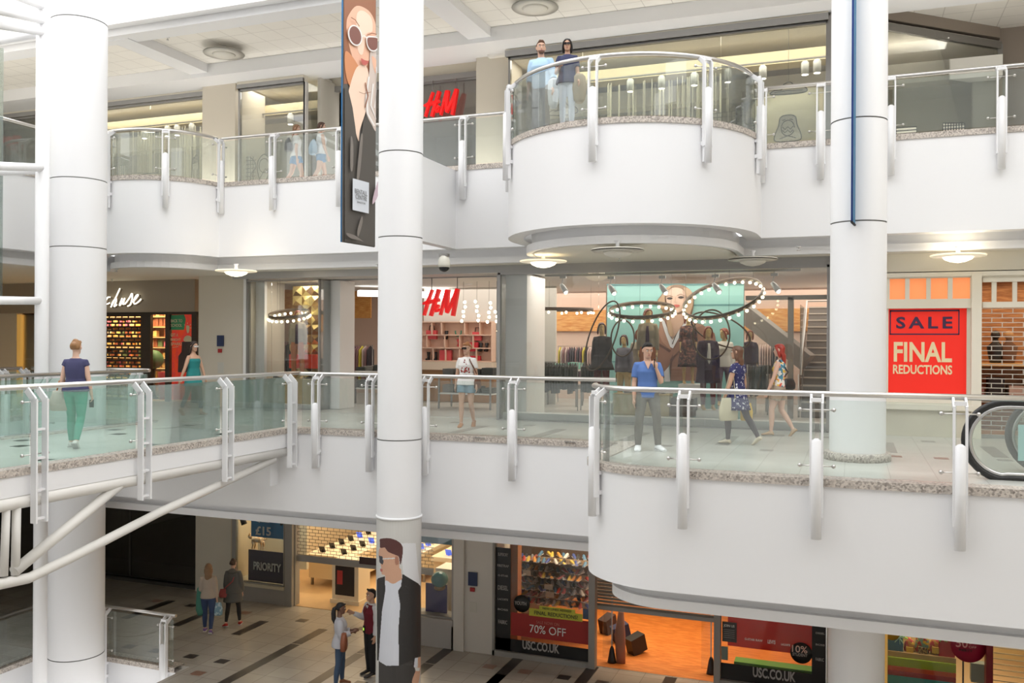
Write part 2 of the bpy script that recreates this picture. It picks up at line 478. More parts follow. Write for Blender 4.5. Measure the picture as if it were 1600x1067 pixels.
def post_mesh(style='tube'):
    """local frame: origin on the balcony edge at floor level, +x along the rail, -y outwards"""
    mb = MB()
    if style == 'tube':
        yo = -.10
        for sx in (-1, 1):
            x = sx * .068
            mb.box(x - .013, x + .013, yo - .03, yo + .045, -.45, .95)
            mb.beam((x, yo + .008, .94), (x, .05, 1.045), .026, .075)
            mb.box(x - .014, x + .014, .0, .09, 1.02, 1.05)
        mb.box(-.068, .068, yo + .0, yo + .05, .98, 1.03)
        mb.lathe((0, yo - .01, 0), [(.02, -.725), (.062, -.72), (.062, .50), (.02, .53)], 20)
        mb.box(-.055, .055, yo - .01, yo + .07, -.70, .5)
        mb.box(-.068, .068, yo + .02, .02, -.42, -.36); mb.box(-.068, .068, yo + .02, .02, -.14, -.09)
    else:
        yo = -.12
        for sx in (-1, 1):
            x = sx * .085
            mb.box(x - .013, x + .013, yo - .05, yo + .05, -.72, .92)
            mb.beam((x, yo, .90), (x, .02, 1.04), .026, .09)
        for z in (.80 - .3, .02 + .1, -.3, -.68): mb.box(-.085, .085, yo - .02, yo + .03, z, z + .03)
    return mb
def clamp_mesh(z, w=.2, y=-.05):
    mb = MB()
    mb.tube([(-w, y, z), (w, y, z)], .008, 8)
    for sx in (-1, 1): mb.ball((sx * w, y - .005, z), .026, 10)
    return mb
PM = {}; CMH = {}
for st in ('tube', 'ladder'):
    PM[st] = post_mesh(st).mesh('post', whitem)
    y = .02 if st == 'tube' else .0
    CMH[st] = [clamp_mesh(z, .2, -.03).mesh('clamp', railm) for z in (.88, .18)]

def path_len(path): return sum((V(path[i + 1]) - V(path[i])).length for i in range(len(path) - 1))
def on_path(path, p):        # nearest point, tangent and arc length
    best = None; acc = 0; p = V(p)
    for i in range(len(path) - 1):
        a, b = V(path[i]), V(path[i + 1]); d = b - a; L = d.length
        k = max(0, min(1, (p - a).dot(d) / (L * L))); q = a + d * k
        dist = (p - q).length
        if best is None or dist < best[0]: best = (dist, q, d.normalized(), acc + k * L)
        acc += L
    return best
def sub_path(path, s0, s1):
    out = []; acc = 0
    for i in range(len(path) - 1):
        a, b = V(path[i]), V(path[i + 1]); L = (b - a).length
        if acc + L >= s0 and acc <= s1:
            k0 = max(0, (s0 - acc) / L); k1 = min(1, (s1 - acc) / L)
            if not out: out.append(tuple(a.lerp(b, k0)))
            out.append(tuple(a.lerp(b, k1)))
        acc += L
    return out
def balustrade(label, path, z, posts, glass=bglass, style='tube', rail_ext=(0, 0), group=None, gap=.03, glass_skip=(), ends=(0, 0), railh=1.075, pr=.036):
    """path: balcony edge (left to right seen from the atrium, atrium on the right-hand side of travel)"""
    path = [tuple(p[:2]) for p in path]
    L = path_len(path)
    c = V((*path[0], z))
    t = thing('balustrade', label, 'railing', c, 0, group)
    inner = offset_path(path, .07)
    rp = [(x, y, z + railh) for x, y in inner]
    d0 = (V(rp[0]) - V(rp[1])).normalized(); d1 = (V(rp[-1]) - V(rp[-2])).normalized()
    if rail_ext[0]: rp = [tuple(V(rp[0]) + d0 * rail_ext[0])] + rp
    if rail_ext[1]: rp = rp + [tuple(V(rp[-1]) + d1 * rail_ext[1])]
    MB().tube([V(p) - c for p in rp], pr, 12).build('handrail', railm, t)
    ss = []
    for p in posts:
        _, q, d, s = on_path(path, p); ss.append(s)
        o = link('post', PM[style], t, V((q.x, q.y, z)) - c); o.rotation_euler = (0, 0, math.atan2(d.y, d.x))
        for cm_ in CMH[style]: link('glass_clamp', cm_, o)
    gs = sorted(ss)
    segs = [ends[0]] + gs + [L - ends[1]]
    for i in range(len(segs) - 1):
        if segs[i + 1] - segs[i] < .15 or i in glass_skip: continue
        sp = sub_path(path, segs[i] + gap, segs[i + 1] - gap)
        if len(sp) < 2: continue
        sp = [q for k, q in enumerate(sp) if k == 0 or (V(q) - V(sp[k - 1])).length > .01]
        if len(sp) < 2: continue
        a = offset_path(sp, .03); b = offset_path(sp, .042)
        mb = MB(); n = len(a)
        for k in range(n - 1):
            vs = [(*a[k], z + .05), (*a[k + 1], z + .05), (*a[k + 1], z + 1.0), (*a[k], z + 1.0), (*b[k], z + .05), (*b[k + 1], z + .05), (*b[k + 1], z + 1.0), (*b[k], z + 1.0)]
            fs = [(0, 1, 2, 3), (5, 4, 7, 6), (3, 2, 6, 7), (1, 0, 4, 5)]
            if k == 0: fs.append((4, 0, 3, 7))
            if k == n - 2: fs.append((1, 5, 6, 2))
            mb._add([V(v) - c for v in vs], fs, 0, False)
        mb.build('glass_panel', glass, t)
    return t
def at_edge(px, t): return (XT(px, t), t)
balustrade('steel and glass balustrade around the rounded right corner of the middle promenade',
           mid_right[2:] [:-1] + [(2.55, 11.85)], ZM, [(-3.33, 12.2), at_edge(1070, 11.85), at_edge(1277, 11.85), at_edge(1500, 11.85)], rail_ext=(.0, -.0), glass_skip=(4,))
balustrade('straight balustrade of the middle promenade behind the slim column', [(-10.0, 14.75), (-3.75, 14.75)], ZM,
           [at_edge(498, 14.75), at_edge(582, 14.75), at_edge(668, 14.75), at_edge(804, 14.75)], rail_ext=(.05, .0))

def s_at(px, s, py=620): p = PS(px, py, s); return (p.x, p.y)
balustrade('balustrade along the near side of the bridge, ladder-like white posts', [(BX1, 3.2), (BX1, 14.62)], ZM,
           [(BX1, 4.4), (BX1, 6.5), s_at(52, BX1), s_at(217, BX1), s_at(348, BX1), s_at(452, BX1)], bglass_g, 'ladder', rail_ext=(0, .5))
balustrade('balustrade along the far side of the bridge, behind the walking woman', [(BX0, 14.62), (BX0, 3.2)], ZM,
           [(BX0, 14.45), (BX0, 12.2), (BX0, 9.9), (BX0, 7.6), (BX0, 5.3)], bglass_g, 'ladder')
balustrade('short balustrade between the wide column and the far side of the bridge', [(-17.05, 14.75), (BX0 - .05, 14.75)], ZM,
           [at_edge(165, 14.75), (-14.02, 14.75)], bglass_g)
balustrade('balustrade along the left edge of the middle floor behind the lift frame', [(-17.15, 3.2), (-17.15, 14.7)], ZM,
           [s_at(4, -17.15), s_at(80, -17.15), (-17.15, 11.6)], bglass_g)
# upper
def ue(px, t=17.35): return at_edge(px, t)
ul = [(-17.15, 3.2)] + up_left_bay[1:]
def ang(cx, cy, r, a): return (cx + r * math.cos(math.radians(a)), cy + r * math.sin(math.radians(a)))
balustrade('balustrade bulging around the wide column on the upper floor', ul, ZU,
           [(-17.15, 12.4), s_at(79, -17.15, 203), ang(-15.65, 17.45, 1.62, 262), ang(-15.65, 17.45, 1.62, 310), ang(-15.65, 17.45, 1.62, 355)])
balustrade('straight balustrade of the upper floor behind the long banner', [(-14.0, 17.35), (-6.45, 17.35)], ZU,
           [ue(428), ue(532), (-9.2, 17.35), ue(724)], rail_ext=(.05, .05))
def ba(px):      # angle on the round balcony whose post shows at this pixel column
    best = None
    for k in range(180, 361):
        x, y = ang(*upc[:3], k); v = V((x, y, 6)) - CAM; u = 800 + FPX * v.dot(RT) / v.dot(FW)
        if y < upc[1] + .3 and (best is None or abs(u - px) < best[0]): best = (abs(u - px), (x, y))
    return best[1]
balustrade('curved balustrade around the round balcony where a couple stands', up_main[len(up_left_bay) + 1:len(up_left_bay) + 42], ZU,
           [ang(*upc[:3], 184), ang(*upc[:3], 218) if False else ba(800), ba(928), ba(1100), ang(*upc[:3], 352)], rail_ext=(0, 0))
balustrade('straight balustrade of the upper floor right of the round balcony', [(-1.6, 17.35), (7.2, 17.35)], ZU,
           [ue(1186), ue(1281), ue(1390), ue(1562), (4.7, 17.35)])
# lower
balustrade('balustrade at the floor opening around the foot of the wide column', [(-16.4, 15.0), (-13.25, 15.0)], ZL,
           [at_edge(168, 15.0), at_edge(263, 15.0)], rail_ext=(.0, .0))
balustrade('lower balustrade at the left edge of the floor opening', [(-16.5, 6.0), (-16.5, 14.9)], ZL,
           [(-16.5, 12.3), s_at(80, -16.5, 960)])
# ---------------------------------------------------------------- bridge body
bd = MB(); bd.box(BX0, BX1, 2.0, 14.949, -.30, ZM)
bd.box(BX0 + .1, BX1 - .1, 2.0, 14.7, -.40, -.29)
mk = [m for m in mid_marks if m[1] < BX1 and m[0] > BX0 and m[3] < 14.95]
inl(bd, mk, ZM)
struct('floor_bridge', bd, [tile_mid, tile_mid, tile_g, tile_r], 'tiled deck of the footbridge')
bf = MB()
for x0, x1 in ((BX1 - .02, BX1 + .012), (BX0 - .012, BX0 + .02)): bf.box(x0, x1, 2.0, 14.75, -.345, -.078)
struct('trim_bridge', bf, whitem)
bk = MB()
for x0, x1 in ((BX1 - .22, BX1 + .03), (BX0 - .03, BX0 + .22)): bk.box(x0, x1, 2.0, 14.75, -.078, .02)
struct('trim_bridge_kerb', bk, gran)
tr = thing('bridge_truss', 'cream tubular steel truss carrying the footbridge from below', 'truss', (BX1 - .1, 14.4, -.42))
tc = V(tr.location)
tubem = mat('cream_tube', (.74, .72, .68), .4)
def ptube(name, pts, r, parent, m=None, n=14):
    c = V(parent.location)
    return MB().tube([V(p) - c for p in pts], r, n).build(name, m or tubem, parent)
xb = BX1 - .02
ptube('chord', [(xb, 2, -.43), (xb, 14.6, -.43)], .085, tr)
ptube('chord', [(BX0 + .1, 2, -.43), (BX0 + .1, 14.6, -.43)], .085, tr)
def pb(px, py, s=BX1 - .02): return PS(px, py, s)
ptube('strut', [pb(186, 758), pb(22, 893)], .075, tr)
ptube('strut', [pb(428, 718), pb(250, 800), pb(110, 872), pb(45, 903), pb(-60, 925), pb(-260, 930)], .07, tr)
ptube('strut', [pb(10, 790), pb(6, 900)], .05, tr)
ptube('strut', [pb(26, 790), pb(24, 898)], .055, tr)
bx_ = MB().box(XT(401, 14.6), XT(428, 14.6), 14.5, 14.76, ZT(415, 758, 14.6), -.45)
struct('beam_bridge_seat', bx_, white)
# ---------------------------------------------------------------- lift frame on the left
lf = thing('lift_frame', 'white tubular frame of the scenic lift at the left edge', 'lift', PS(65, 535, -14.6).xy.to_3d())
lc = V(lf.location)
def lt(pts, r, name='tube'): return ptube(name, pts, r, lf, white, 16)
lt([(lc.x, lc.y, -10), (lc.x, lc.y, 12.5)], .125, 'mast')
def lp(px, py, k=1.0): v = ray(px, py); return CAM + v * (k * (lc.y / ray(65, 535).y))
for (y0, y1, k) in ((469, 470, .9), (258, 262, .85), (270, 266, 1.0), (8, 32, .82), (33, 50, .85), (70, 52, 1.02), (-30, 10, .85)):
    p = lp(-40, y0, k); q = V((lc.x, lc.y, lp(65, y1).z)); lt([p, q], .075)
lt([lp(-30, -200, .97), lp(-30, 1300, .97)], .1, 'mast')
gp = glass_mat('lift_glass', (.88, .95, .92), .08, (.8, .85, .83), .05)
g0 = lp(5, 80, 1.05)
m_ = MB().box(g0.x - .5 - lc.x, g0.x - lc.x, g0.y - lc.y - .01, g0.y - lc.y + .01, lp(5, 470, 1.05).z, lp(5, 75, 1.05).z); m_.build('glass_panel', gp, lf)

# ---------------------------------------------------------------- the near side of the atrium (behind the viewer)
struct('floor_near_lower', MB().box(-24.5, 12, -9, 2, ZL - .3, ZL), tile_low)
struct('floor_near_middle', MB().box(-24.5, 12, -9, -1.2, -1.6, 0), [white])
struct('floor_near_upper', MB().box(-24.5, 12, -9, -1.4, 3.7, ZU), [white])
struct('ceiling_near', MB().box(-24.5, 12, -9, -1.6, 8.9, 9.1), [white])
struct('ceiling_sky_block', MB().box(-24.5, 12, -9, 3.0, 12.6, 12.8), [white])  # roof slab and near ceiling, unseen, added to narrow the sky opening
struct('wall_near', MB().box(-24.5, 12, -9.2, -9, ZL, 12.8), white)
struct('wall_far_right', MB().box(9, 9.2, 12, 24, ZL, 11).box(12, 12.2, -9, 12, ZL, 11).box(9, 12, 12, 12.2, ZL, 11), cream)
# ---------------------------------------------------------------- shop shells
beige = mat('beige_pillar', (.66, .60, .50), .5)
brownw = mat('brown_wall', (.30, .25, .21), .5)
wglass = glass_mat('shop_glass', (.95, .96, .95), .03, (.7, .72, .7), .012)
wglass_up = glass_mat('upper_shop_glass', (.88, .88, .85), .08, (.72, .72, .68), .05)
wallw = mat('shop_wall_white', (.78, .75, .71), .7)
peach = mat('shop_wall_peach', (.74, .56, .46), .6)
sfloor = mat('shop_floor_grey', (.52, .50, .47), .3)
swhite = mat('shop_plinth_white', (.85, .84, .83), .35)
sceil = mat('shop_ceiling', (.62, .58, .54), .8)
emis_w = mat('lamp_glow', (1, 1, 1), .5, emit=(1, .93, .82), es=6)
emis_c = mat('cove_glow', (1, 1, 1), .5, emit=(1, .98, .95), es=3.0)
def room(nm, x0, x1, y0, y1, z0, z1, mf, mw, mc, back=True, left=True, right=True, holes=None):
    struct('floor_' + nm, MB().box(x0, x1, y0, y1, z0 - .12, z0 + .012), mf)
    struct('ceiling_' + nm, MB().box(x0, x1, y0, y1, z1, z1 + .1), mc)
    if back: struct('wall_back_' + nm, MB().box(x0, x1, y1, y1 + .1, z0, z1), mw)
    if left: struct('wall_left_' + nm, MB().box(x0 - .1, x0, y0, y1, z0, z1), mw)
    if right: struct('wall_right_' + nm, MB().box(x1, x1 + .1, y0, y1, z0, z1), mw)
def alight(x, y, z, sx, sy, power, col=(1, .93, .84), rot=None):
    d = bpy.data.lights.new('lamp', 'AREA'); d.shape = 'RECTANGLE'; d.size = sx; d.size_y = sy; d.energy = power; d.color = col
    o = bpy.data.objects.new('ceiling_lamp_light', d); COL.objects.link(o); o.location = (x, y, z)
    if rot: o.rotation_euler = rot
    return o
WN = [0]
def window(x0, x1, y, z0, z1, glass, fr=gframe, mull=(), w=.05, dep=.10, bottom=None, top=None, label=None, sill=None):
    """a shop window: one frame with panes"""
    WN[0] += 1
    e = bpy.data.objects.new('window_%d' % WN[0], None); COL.objects.link(e); e['kind'] = 'structure'; e['category'] = 'window'
    if label: e['label'] = label
    e.location = (x0, y, z0)
    b_ = bottom if bottom is not None else w; t_ = top if top is not None else w
    mb = MB()
    mb.box(0, w, -dep / 2, dep / 2, 0, z1 - z0); mb.box(x1 - x0 - w, x1 - x0, -dep / 2, dep / 2, 0, z1 - z0)
    if b_: mb.box(0, x1 - x0, -dep / 2, dep / 2, 0, b_)
    if t_: mb.box(0, x1 - x0, -dep / 2, dep / 2, z1 - z0 - t_, z1 - z0)
    mb.build('window_frame', fr, e)
    xs = [w] + [m - x0 for m in mull] + [x1 - x0 - w]
    for a, b in zip(xs, xs[1:]):
        MB().box(a + .004, b - .004, -.006, .006, b_, z1 - z0 - t_).build('pane', glass, e)
    return e
def opanel(p, q, z0, z1, th, m, name='window_pane', parent=None, mb=None):
    p, q = V((*p, 0)), V((*q, 0)); c = (p + q) / 2; c.z = (z0 + z1) / 2; d = (q - p).normalized()
    r = (mb or MB()).obox(c, (d, V((0, 0, 1)).cross(d), V((0, 0, 1))), ((q - p).length / 2, th / 2, (z1 - z0) / 2))
    if mb: return r
    return r
# ======================= middle level =======================
WX0, WX1 = XT(779, 18.3), XT(1296, 18.3)
HT = 3.23
# pier between shops: (a) beige pier left of the fashion shop, (b) white pier etc
struct('wall_pier', MB().box(XT(312, 19.0), XT(384, 18.75), 18.95, 20.4, 0, 3.40), beige)
struct('wall_above_shops', MB().box(XT(384, 18.8), 9, 18.27, 18.33, HT, 3.42).box(WX0 - .1, WX0, 18.3, 19.4, HT, 3.42), gframe)
# main window
window(WX0, WX1, 18.3, 0.0, HT, wglass, gframe, [XT(935, 18.3), XT(1102, 18.3)], bottom=.02, label='wide glazed front of the fashion shop')
struct('trim_plinth', MB().box(WX0 + .08, WX1 - .05, 18.38, 18.75, 0, .16), swhite)
# return glass at entrance
e = struct('window_90', opanel((WX0, 18.3), (WX0 - .05, 19.6), 0.0, HT, .012, wglass), wglass)
struct('trim_frame', MB().box(WX0 - .03, WX0 + .03, 18.26, 18.34, 0, HT).box(WX1, WX1 + .1, 18.22, 18.4, 0, 3.3), gframe)
# inner white pier of the main window
struct('wall_inner_pier', MB().box(XT(790, 18.75), XT(823, 18.75), 18.75, 20.0, 0, HT), swhite)
# shop space
room('fashion', -16.0, 2.2, 20.4, 29.0, 0.0, 3.25, sfloor, wallw, sceil)
struct('floor_fashion_front', MB().box(-13.9, WX1, 18.4, 20.4, -.02, .012), sfloor)
struct('ceiling_fashion_front', MB().box(-14.2, WX1 + .05, 18.35, 20.4, 3.25, 3.36), sceil)
struct('wall_right_front', MB().box(WX1 + .06, WX1 + .18, 18.4, 20.4, 0, 3.3), wallw)
# entrance portal
EL, ER = XT(541, 19.9), WX0 - .05
struct('trim_entrance', MB().box(EL - .06, ER, 19.35, 19.42, 3.22, 3.40).box(EL - .05, EL + .03, 19.85, 19.95, 0, 3.25), gframe)
# left display bay
LB0, LB1 = XT(386, 18.9), XT(500, 18.9)
window(LB0, LB1, 18.9, 0, HT, wglass, gframe, [XT(424, 18.9), XT(487, 18.9)], bottom=.02, w=.025, label='left display window of the fashion shop')
struct('window_91', opanel((LB1, 18.9), (EL, 19.9), 0, HT, .012, wglass), wglass)
struct('trim_bay', MB().box(LB0 - .08, LB0, 18.85, 19.0, 0, 3.35).box(LB0 + .04, LB1, 19.0, 19.6, 0, .12), swhite)
struct('wall_bay_pier', MB().box(XT(387, 19.2), XT(415, 19.2), 19.15, 19.25, .02, 3.22).box(XT(501, 19.3), XT(531, 19.3), 19.3, 20.0, .02, 3.22), swhite)
# stationery shop, t = 20
PX0, PX1 = XT(30, 20.0), XT(310, 20.0)
struct('wall_signband', MB().box(-24.4, PX1, 19.85, 20.1, 2.5, 3.40), mat('signband_beige', (.36, .31, .25), .6))
struct('wall_stationery_left', MB().box(-24.4, XT(30, 20), 19.9, 20.1, 0, 2.5), beige)
struct('wall_far_left', MB().box(-24.5, -24.4, 2, 24, ZL, 12), cream)
room('stationery', -24.4, PX1, 20.1, 24.0, 0.0, 3.0, mat('warm_floor', (.35, .24, .15), .4), mat('stationery_wall', (.33, .14, .07), .6), mat('stationery_ceil', (.45, .3, .18), .8))
# right shop (sale), t = 18.3
SX0 = WX1 + .12
struct('wall_shop_cream', MB()
       .box(SX0, 9, 18.18, 18.36, 3.02, 3.42).box(SX0, 9, 18.14, 18.36, 2.95, 3.03)
       .box(SX0, XT(1388, 18.3) , 18.25, 18.4, 0, 3.1)
       .box(XT(1517, 18.2), XT(1533, 18.2), 18.12, 18.4, 0, 3.0), cream)
struct('wall_stone_base', MB().box(SX0, XT(1520, 18.2), 18.16, 18.36, 0, .50), mat('stone_base', (.66, .62, .50), .5, noise=(2.5, (.56, .52, .42), .3)))
struct('trim_sill', MB().box(SX0, XT(1520, 18.2), 18.08, 18.36, .50, .60).box(SX0, XT(1520, 18.2), 18.14, 18.36, .60, .70), cream)
room('sale', SX0 + .3, 9, 18.5, 24.0, 0.0, 3.0, mat('wood_floor', (.36, .2, .1), .4), mat('sale_wall', (.42, .24, .13), .6), mat('sale_ceil', (.5, .4, .3), .8))

# ======================= upper level =======================
UZ = 8.4
struct('wall_above_upper', MB().box(-24.4, XT(322, 20), 19.9, 20.1, UZ, ZC).box(XT(372, 19.75), XT(475, 19.75), 19.65, 19.85, UZ, ZC).box(XT(475, 19.75), XT(760, 20.8), 20.75, 20.9, UZ, ZC)
       .box(XT(790, 19.7), XT(1292, 19.7), 19.6, 19.8, UZ, ZC), cream)
struct('trim_upper_header', MB().box(-24.4, XT(322, 20), 19.86, 19.94, UZ, UZ + .12).box(XT(372, 19.75), XT(475, 19.75), 19.62, 19.7, UZ, UZ + .1).box(XT(475, 19.75), XT(760, 20.8), 20.7, 20.8, UZ - .02, UZ + .12)
       .box(XT(790, 19.7), XT(1292, 19.7), 19.56, 19.66, UZ, UZ + .14), gframe)
struct('wall_upper_pier', MB().box(XT(322, 19.9), XT(373, 19.9), 19.7, 21, ZU, ZC).box(XT(758, 20.6), XT(793, 20.0), 19.95, 20.9, ZU, ZC), beige)
window(-24.3, XT(322, 20), 20.0, ZU, UZ, wglass_up, gframe, [XT(233, 20)], label='left glazed shopfront of the upper floor')
window(XT(372, 19.75), XT(476, 19.75), 19.75, ZU, UZ, wglass_up, gframe, [], label='corner glazed shopfront of the upper floor')
struct('window_92', opanel((XT(476, 19.75), 19.75), (XT(539, 21.3), 21.3), ZU, UZ, .012, wglass_up), wglass_up)
struct('trim_corner', MB().box(XT(476, 19.75) - .04, XT(476, 19.75) + .04, 19.7, 19.8, ZU, UZ).box(XT(539, 21.3) - .05, XT(539, 21.3) + .08, 21.25, 21.4, ZU, UZ + .1), mat('light_frame', (.6, .58, .55), .5))
window(XT(539, 20.9), XT(760, 20.9), 20.85, ZU, UZ, glass_mat('tinted_glass', (.62, .60, .56), .10, (.5, .48, .45), .12), gframe, [XT(652, 20.85)], label='glazed upper entrance of the fashion shop')
UWX0, UWX1 = XT(793, 19.7), XT(1292, 19.7)
window(UWX0, UWX1, 19.7, ZU, UZ, wglass_up, dsteel, [XT(908, 19.7), XT(1124, 19.7)], label='wide glazed shopfront behind the round balcony')
ax1 = (3.08, 22.9)
struct('window_93', opanel((UWX1, 19.7), ax1, ZU, UZ, .012, wglass_up), wglass_up)
struct('trim_angled_frame', opanel((UWX1, 19.7), ax1, UZ, UZ + .16, .1, gframe, mb=MB()).box(UWX1 - .02, UWX1 + .08, 19.64, 19.76, ZU, UZ + .1).box(ax1[0] - .05, ax1[0] + .05, ax1[1] - .05, ax1[1] + .05, ZU, UZ + .1), dsteel)
struct('wall_upper_right', MB().box(ax1[0], 9, 23.0, 23.2, ZU, ZC).prism([(UWX1, 19.75), ax1, (ax1[0], 23.2), (UWX1, 23.2)], 8.66, ZC), brownw)
up_floor = mat('upper_shop_floor', (.70, .60, .38), .6)
room('upper_shop', -24.4, -13.1, 20.05, 26.0, ZU + .02, 8.6, up_floor, mat('upper_wall', (.60, .57, .50), .8), mat('upper_ceil', (.86, .83, .78), .8))
room('upper_entry', -13.0, -8.4, 20.95, 27.0, ZU + .02, 8.5, sfloor, mat('entry_wall', (.42, .40, .38), .7), sceil)
room('upper_window', -8.2, 3.2, 23.3, 26.5, ZU + .02, 8.6, up_floor, mat('upper_wall', (.60, .56, .44)), mat('upper_ceil', (.66, .63, .55)))
struct('floor_upper_window', MB().prism([(-8.2, 19.8), (UWX1, 19.8), (3.1, 23.0), (3.1, 23.3), (-8.2, 23.3)], ZU - .05, ZU + .04), up_floor)
struct('ceiling_upper_window', MB().prism([(-8.2, 19.8), (UWX1, 19.8), (3.1, 23.0), (3.1, 23.3), (-8.2, 23.3)], 8.52, 8.62), mat('upper_ceil', (.66, .63, .55)))

# ======================= lower level =======================
LH = -1.95
LT = 18.3
struct('wall_lower_pier', MB().box(XT(313, 20), XT(366, 19.9), 19.85, 21, ZL, LH + .1), cream)
struct('wall_lower_pillar', MB().box(XT(714, 18.25), XT(774, 18.25), 18.22, 19.2, ZL, LH + .1).box(XT(713, 18.25), XT(729, 18.25), 18.16, 18.3, ZL, LH + .1), mat('pier_white', (.66, .63, .58), .5))
struct('wall_lower_pillar_right', MB().box(XT(1294, 18.25), XT(1384, 18.25), 18.15, 19.4, ZL, LH + .1), mat('pier_white', (.66, .63, .58), .5))
struct('wall_lower_header', MB().box(-24.4, XT(366, 20), 19.95, 20.05, LH - .12, LH + .1).box(XT(366, 19.7), -9.6, 19.6, 19.75, LH - .1, LH + .1).box(-9.6, 9, 18.2, 18.36, LH - .06, LH + .1), gframe)
# unlit shop on the far left
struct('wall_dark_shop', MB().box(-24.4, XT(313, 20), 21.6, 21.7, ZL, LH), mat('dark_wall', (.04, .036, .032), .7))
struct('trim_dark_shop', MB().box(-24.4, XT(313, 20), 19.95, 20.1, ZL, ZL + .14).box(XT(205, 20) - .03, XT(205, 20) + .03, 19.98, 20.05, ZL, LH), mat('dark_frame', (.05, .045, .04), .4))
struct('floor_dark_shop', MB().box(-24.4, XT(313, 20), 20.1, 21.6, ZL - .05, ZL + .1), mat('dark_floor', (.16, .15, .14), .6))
window(-24.3, XT(313, 20), 20.0, ZL + .1, LH, glass_mat('dark_glass', (.6, .6, .6), .06, (.2, .2, .2), .03), mat('dark_frame', (.05, .045, .04)), [XT(192, 20)], label='unlit shopfront behind the wide column')
# ======================= people and mannequins =======================
def skin(c): return mat('skin_%d_%d_%d' % tuple(int(k * 100) for k in c), c, .5)
SK_L = (.72, .46, .35); SK_M = (.56, .33, .22); SK_D = (.20, .10, .065); SK_T = (.62, .38, .27)
def cloth(name, c, **k): return mat('cloth_' + name, c, .85, **k)
def nrm(v): return V(v).normalized()
HEADR = [(-.118, .018, .072, .030), (-.106, .036, .084, .015), (-.085, .050, .088, -.02), (-.06, .057, .088, -.055), (-.03, .064, .088, -.078),
         (0, .070, .088, -.092), (.03, .074, .092, -.099), (.06, .072, .088, -.098), (.085, .062, .074, -.086), (.105, .043, .05, -.062), (.117, .016, .02, -.028)]
def eyring(c, rx, yf, yb, n, M):
    out = []
    for k in range(n):
        a = 2 * PI * k / n; s = math.sin(a)
        out.append(M @ V((c[0] + rx * math.cos(a), c[1] + (yf + yb) / 2 + (yf - yb) / 2 * s, c[2])))
    return out

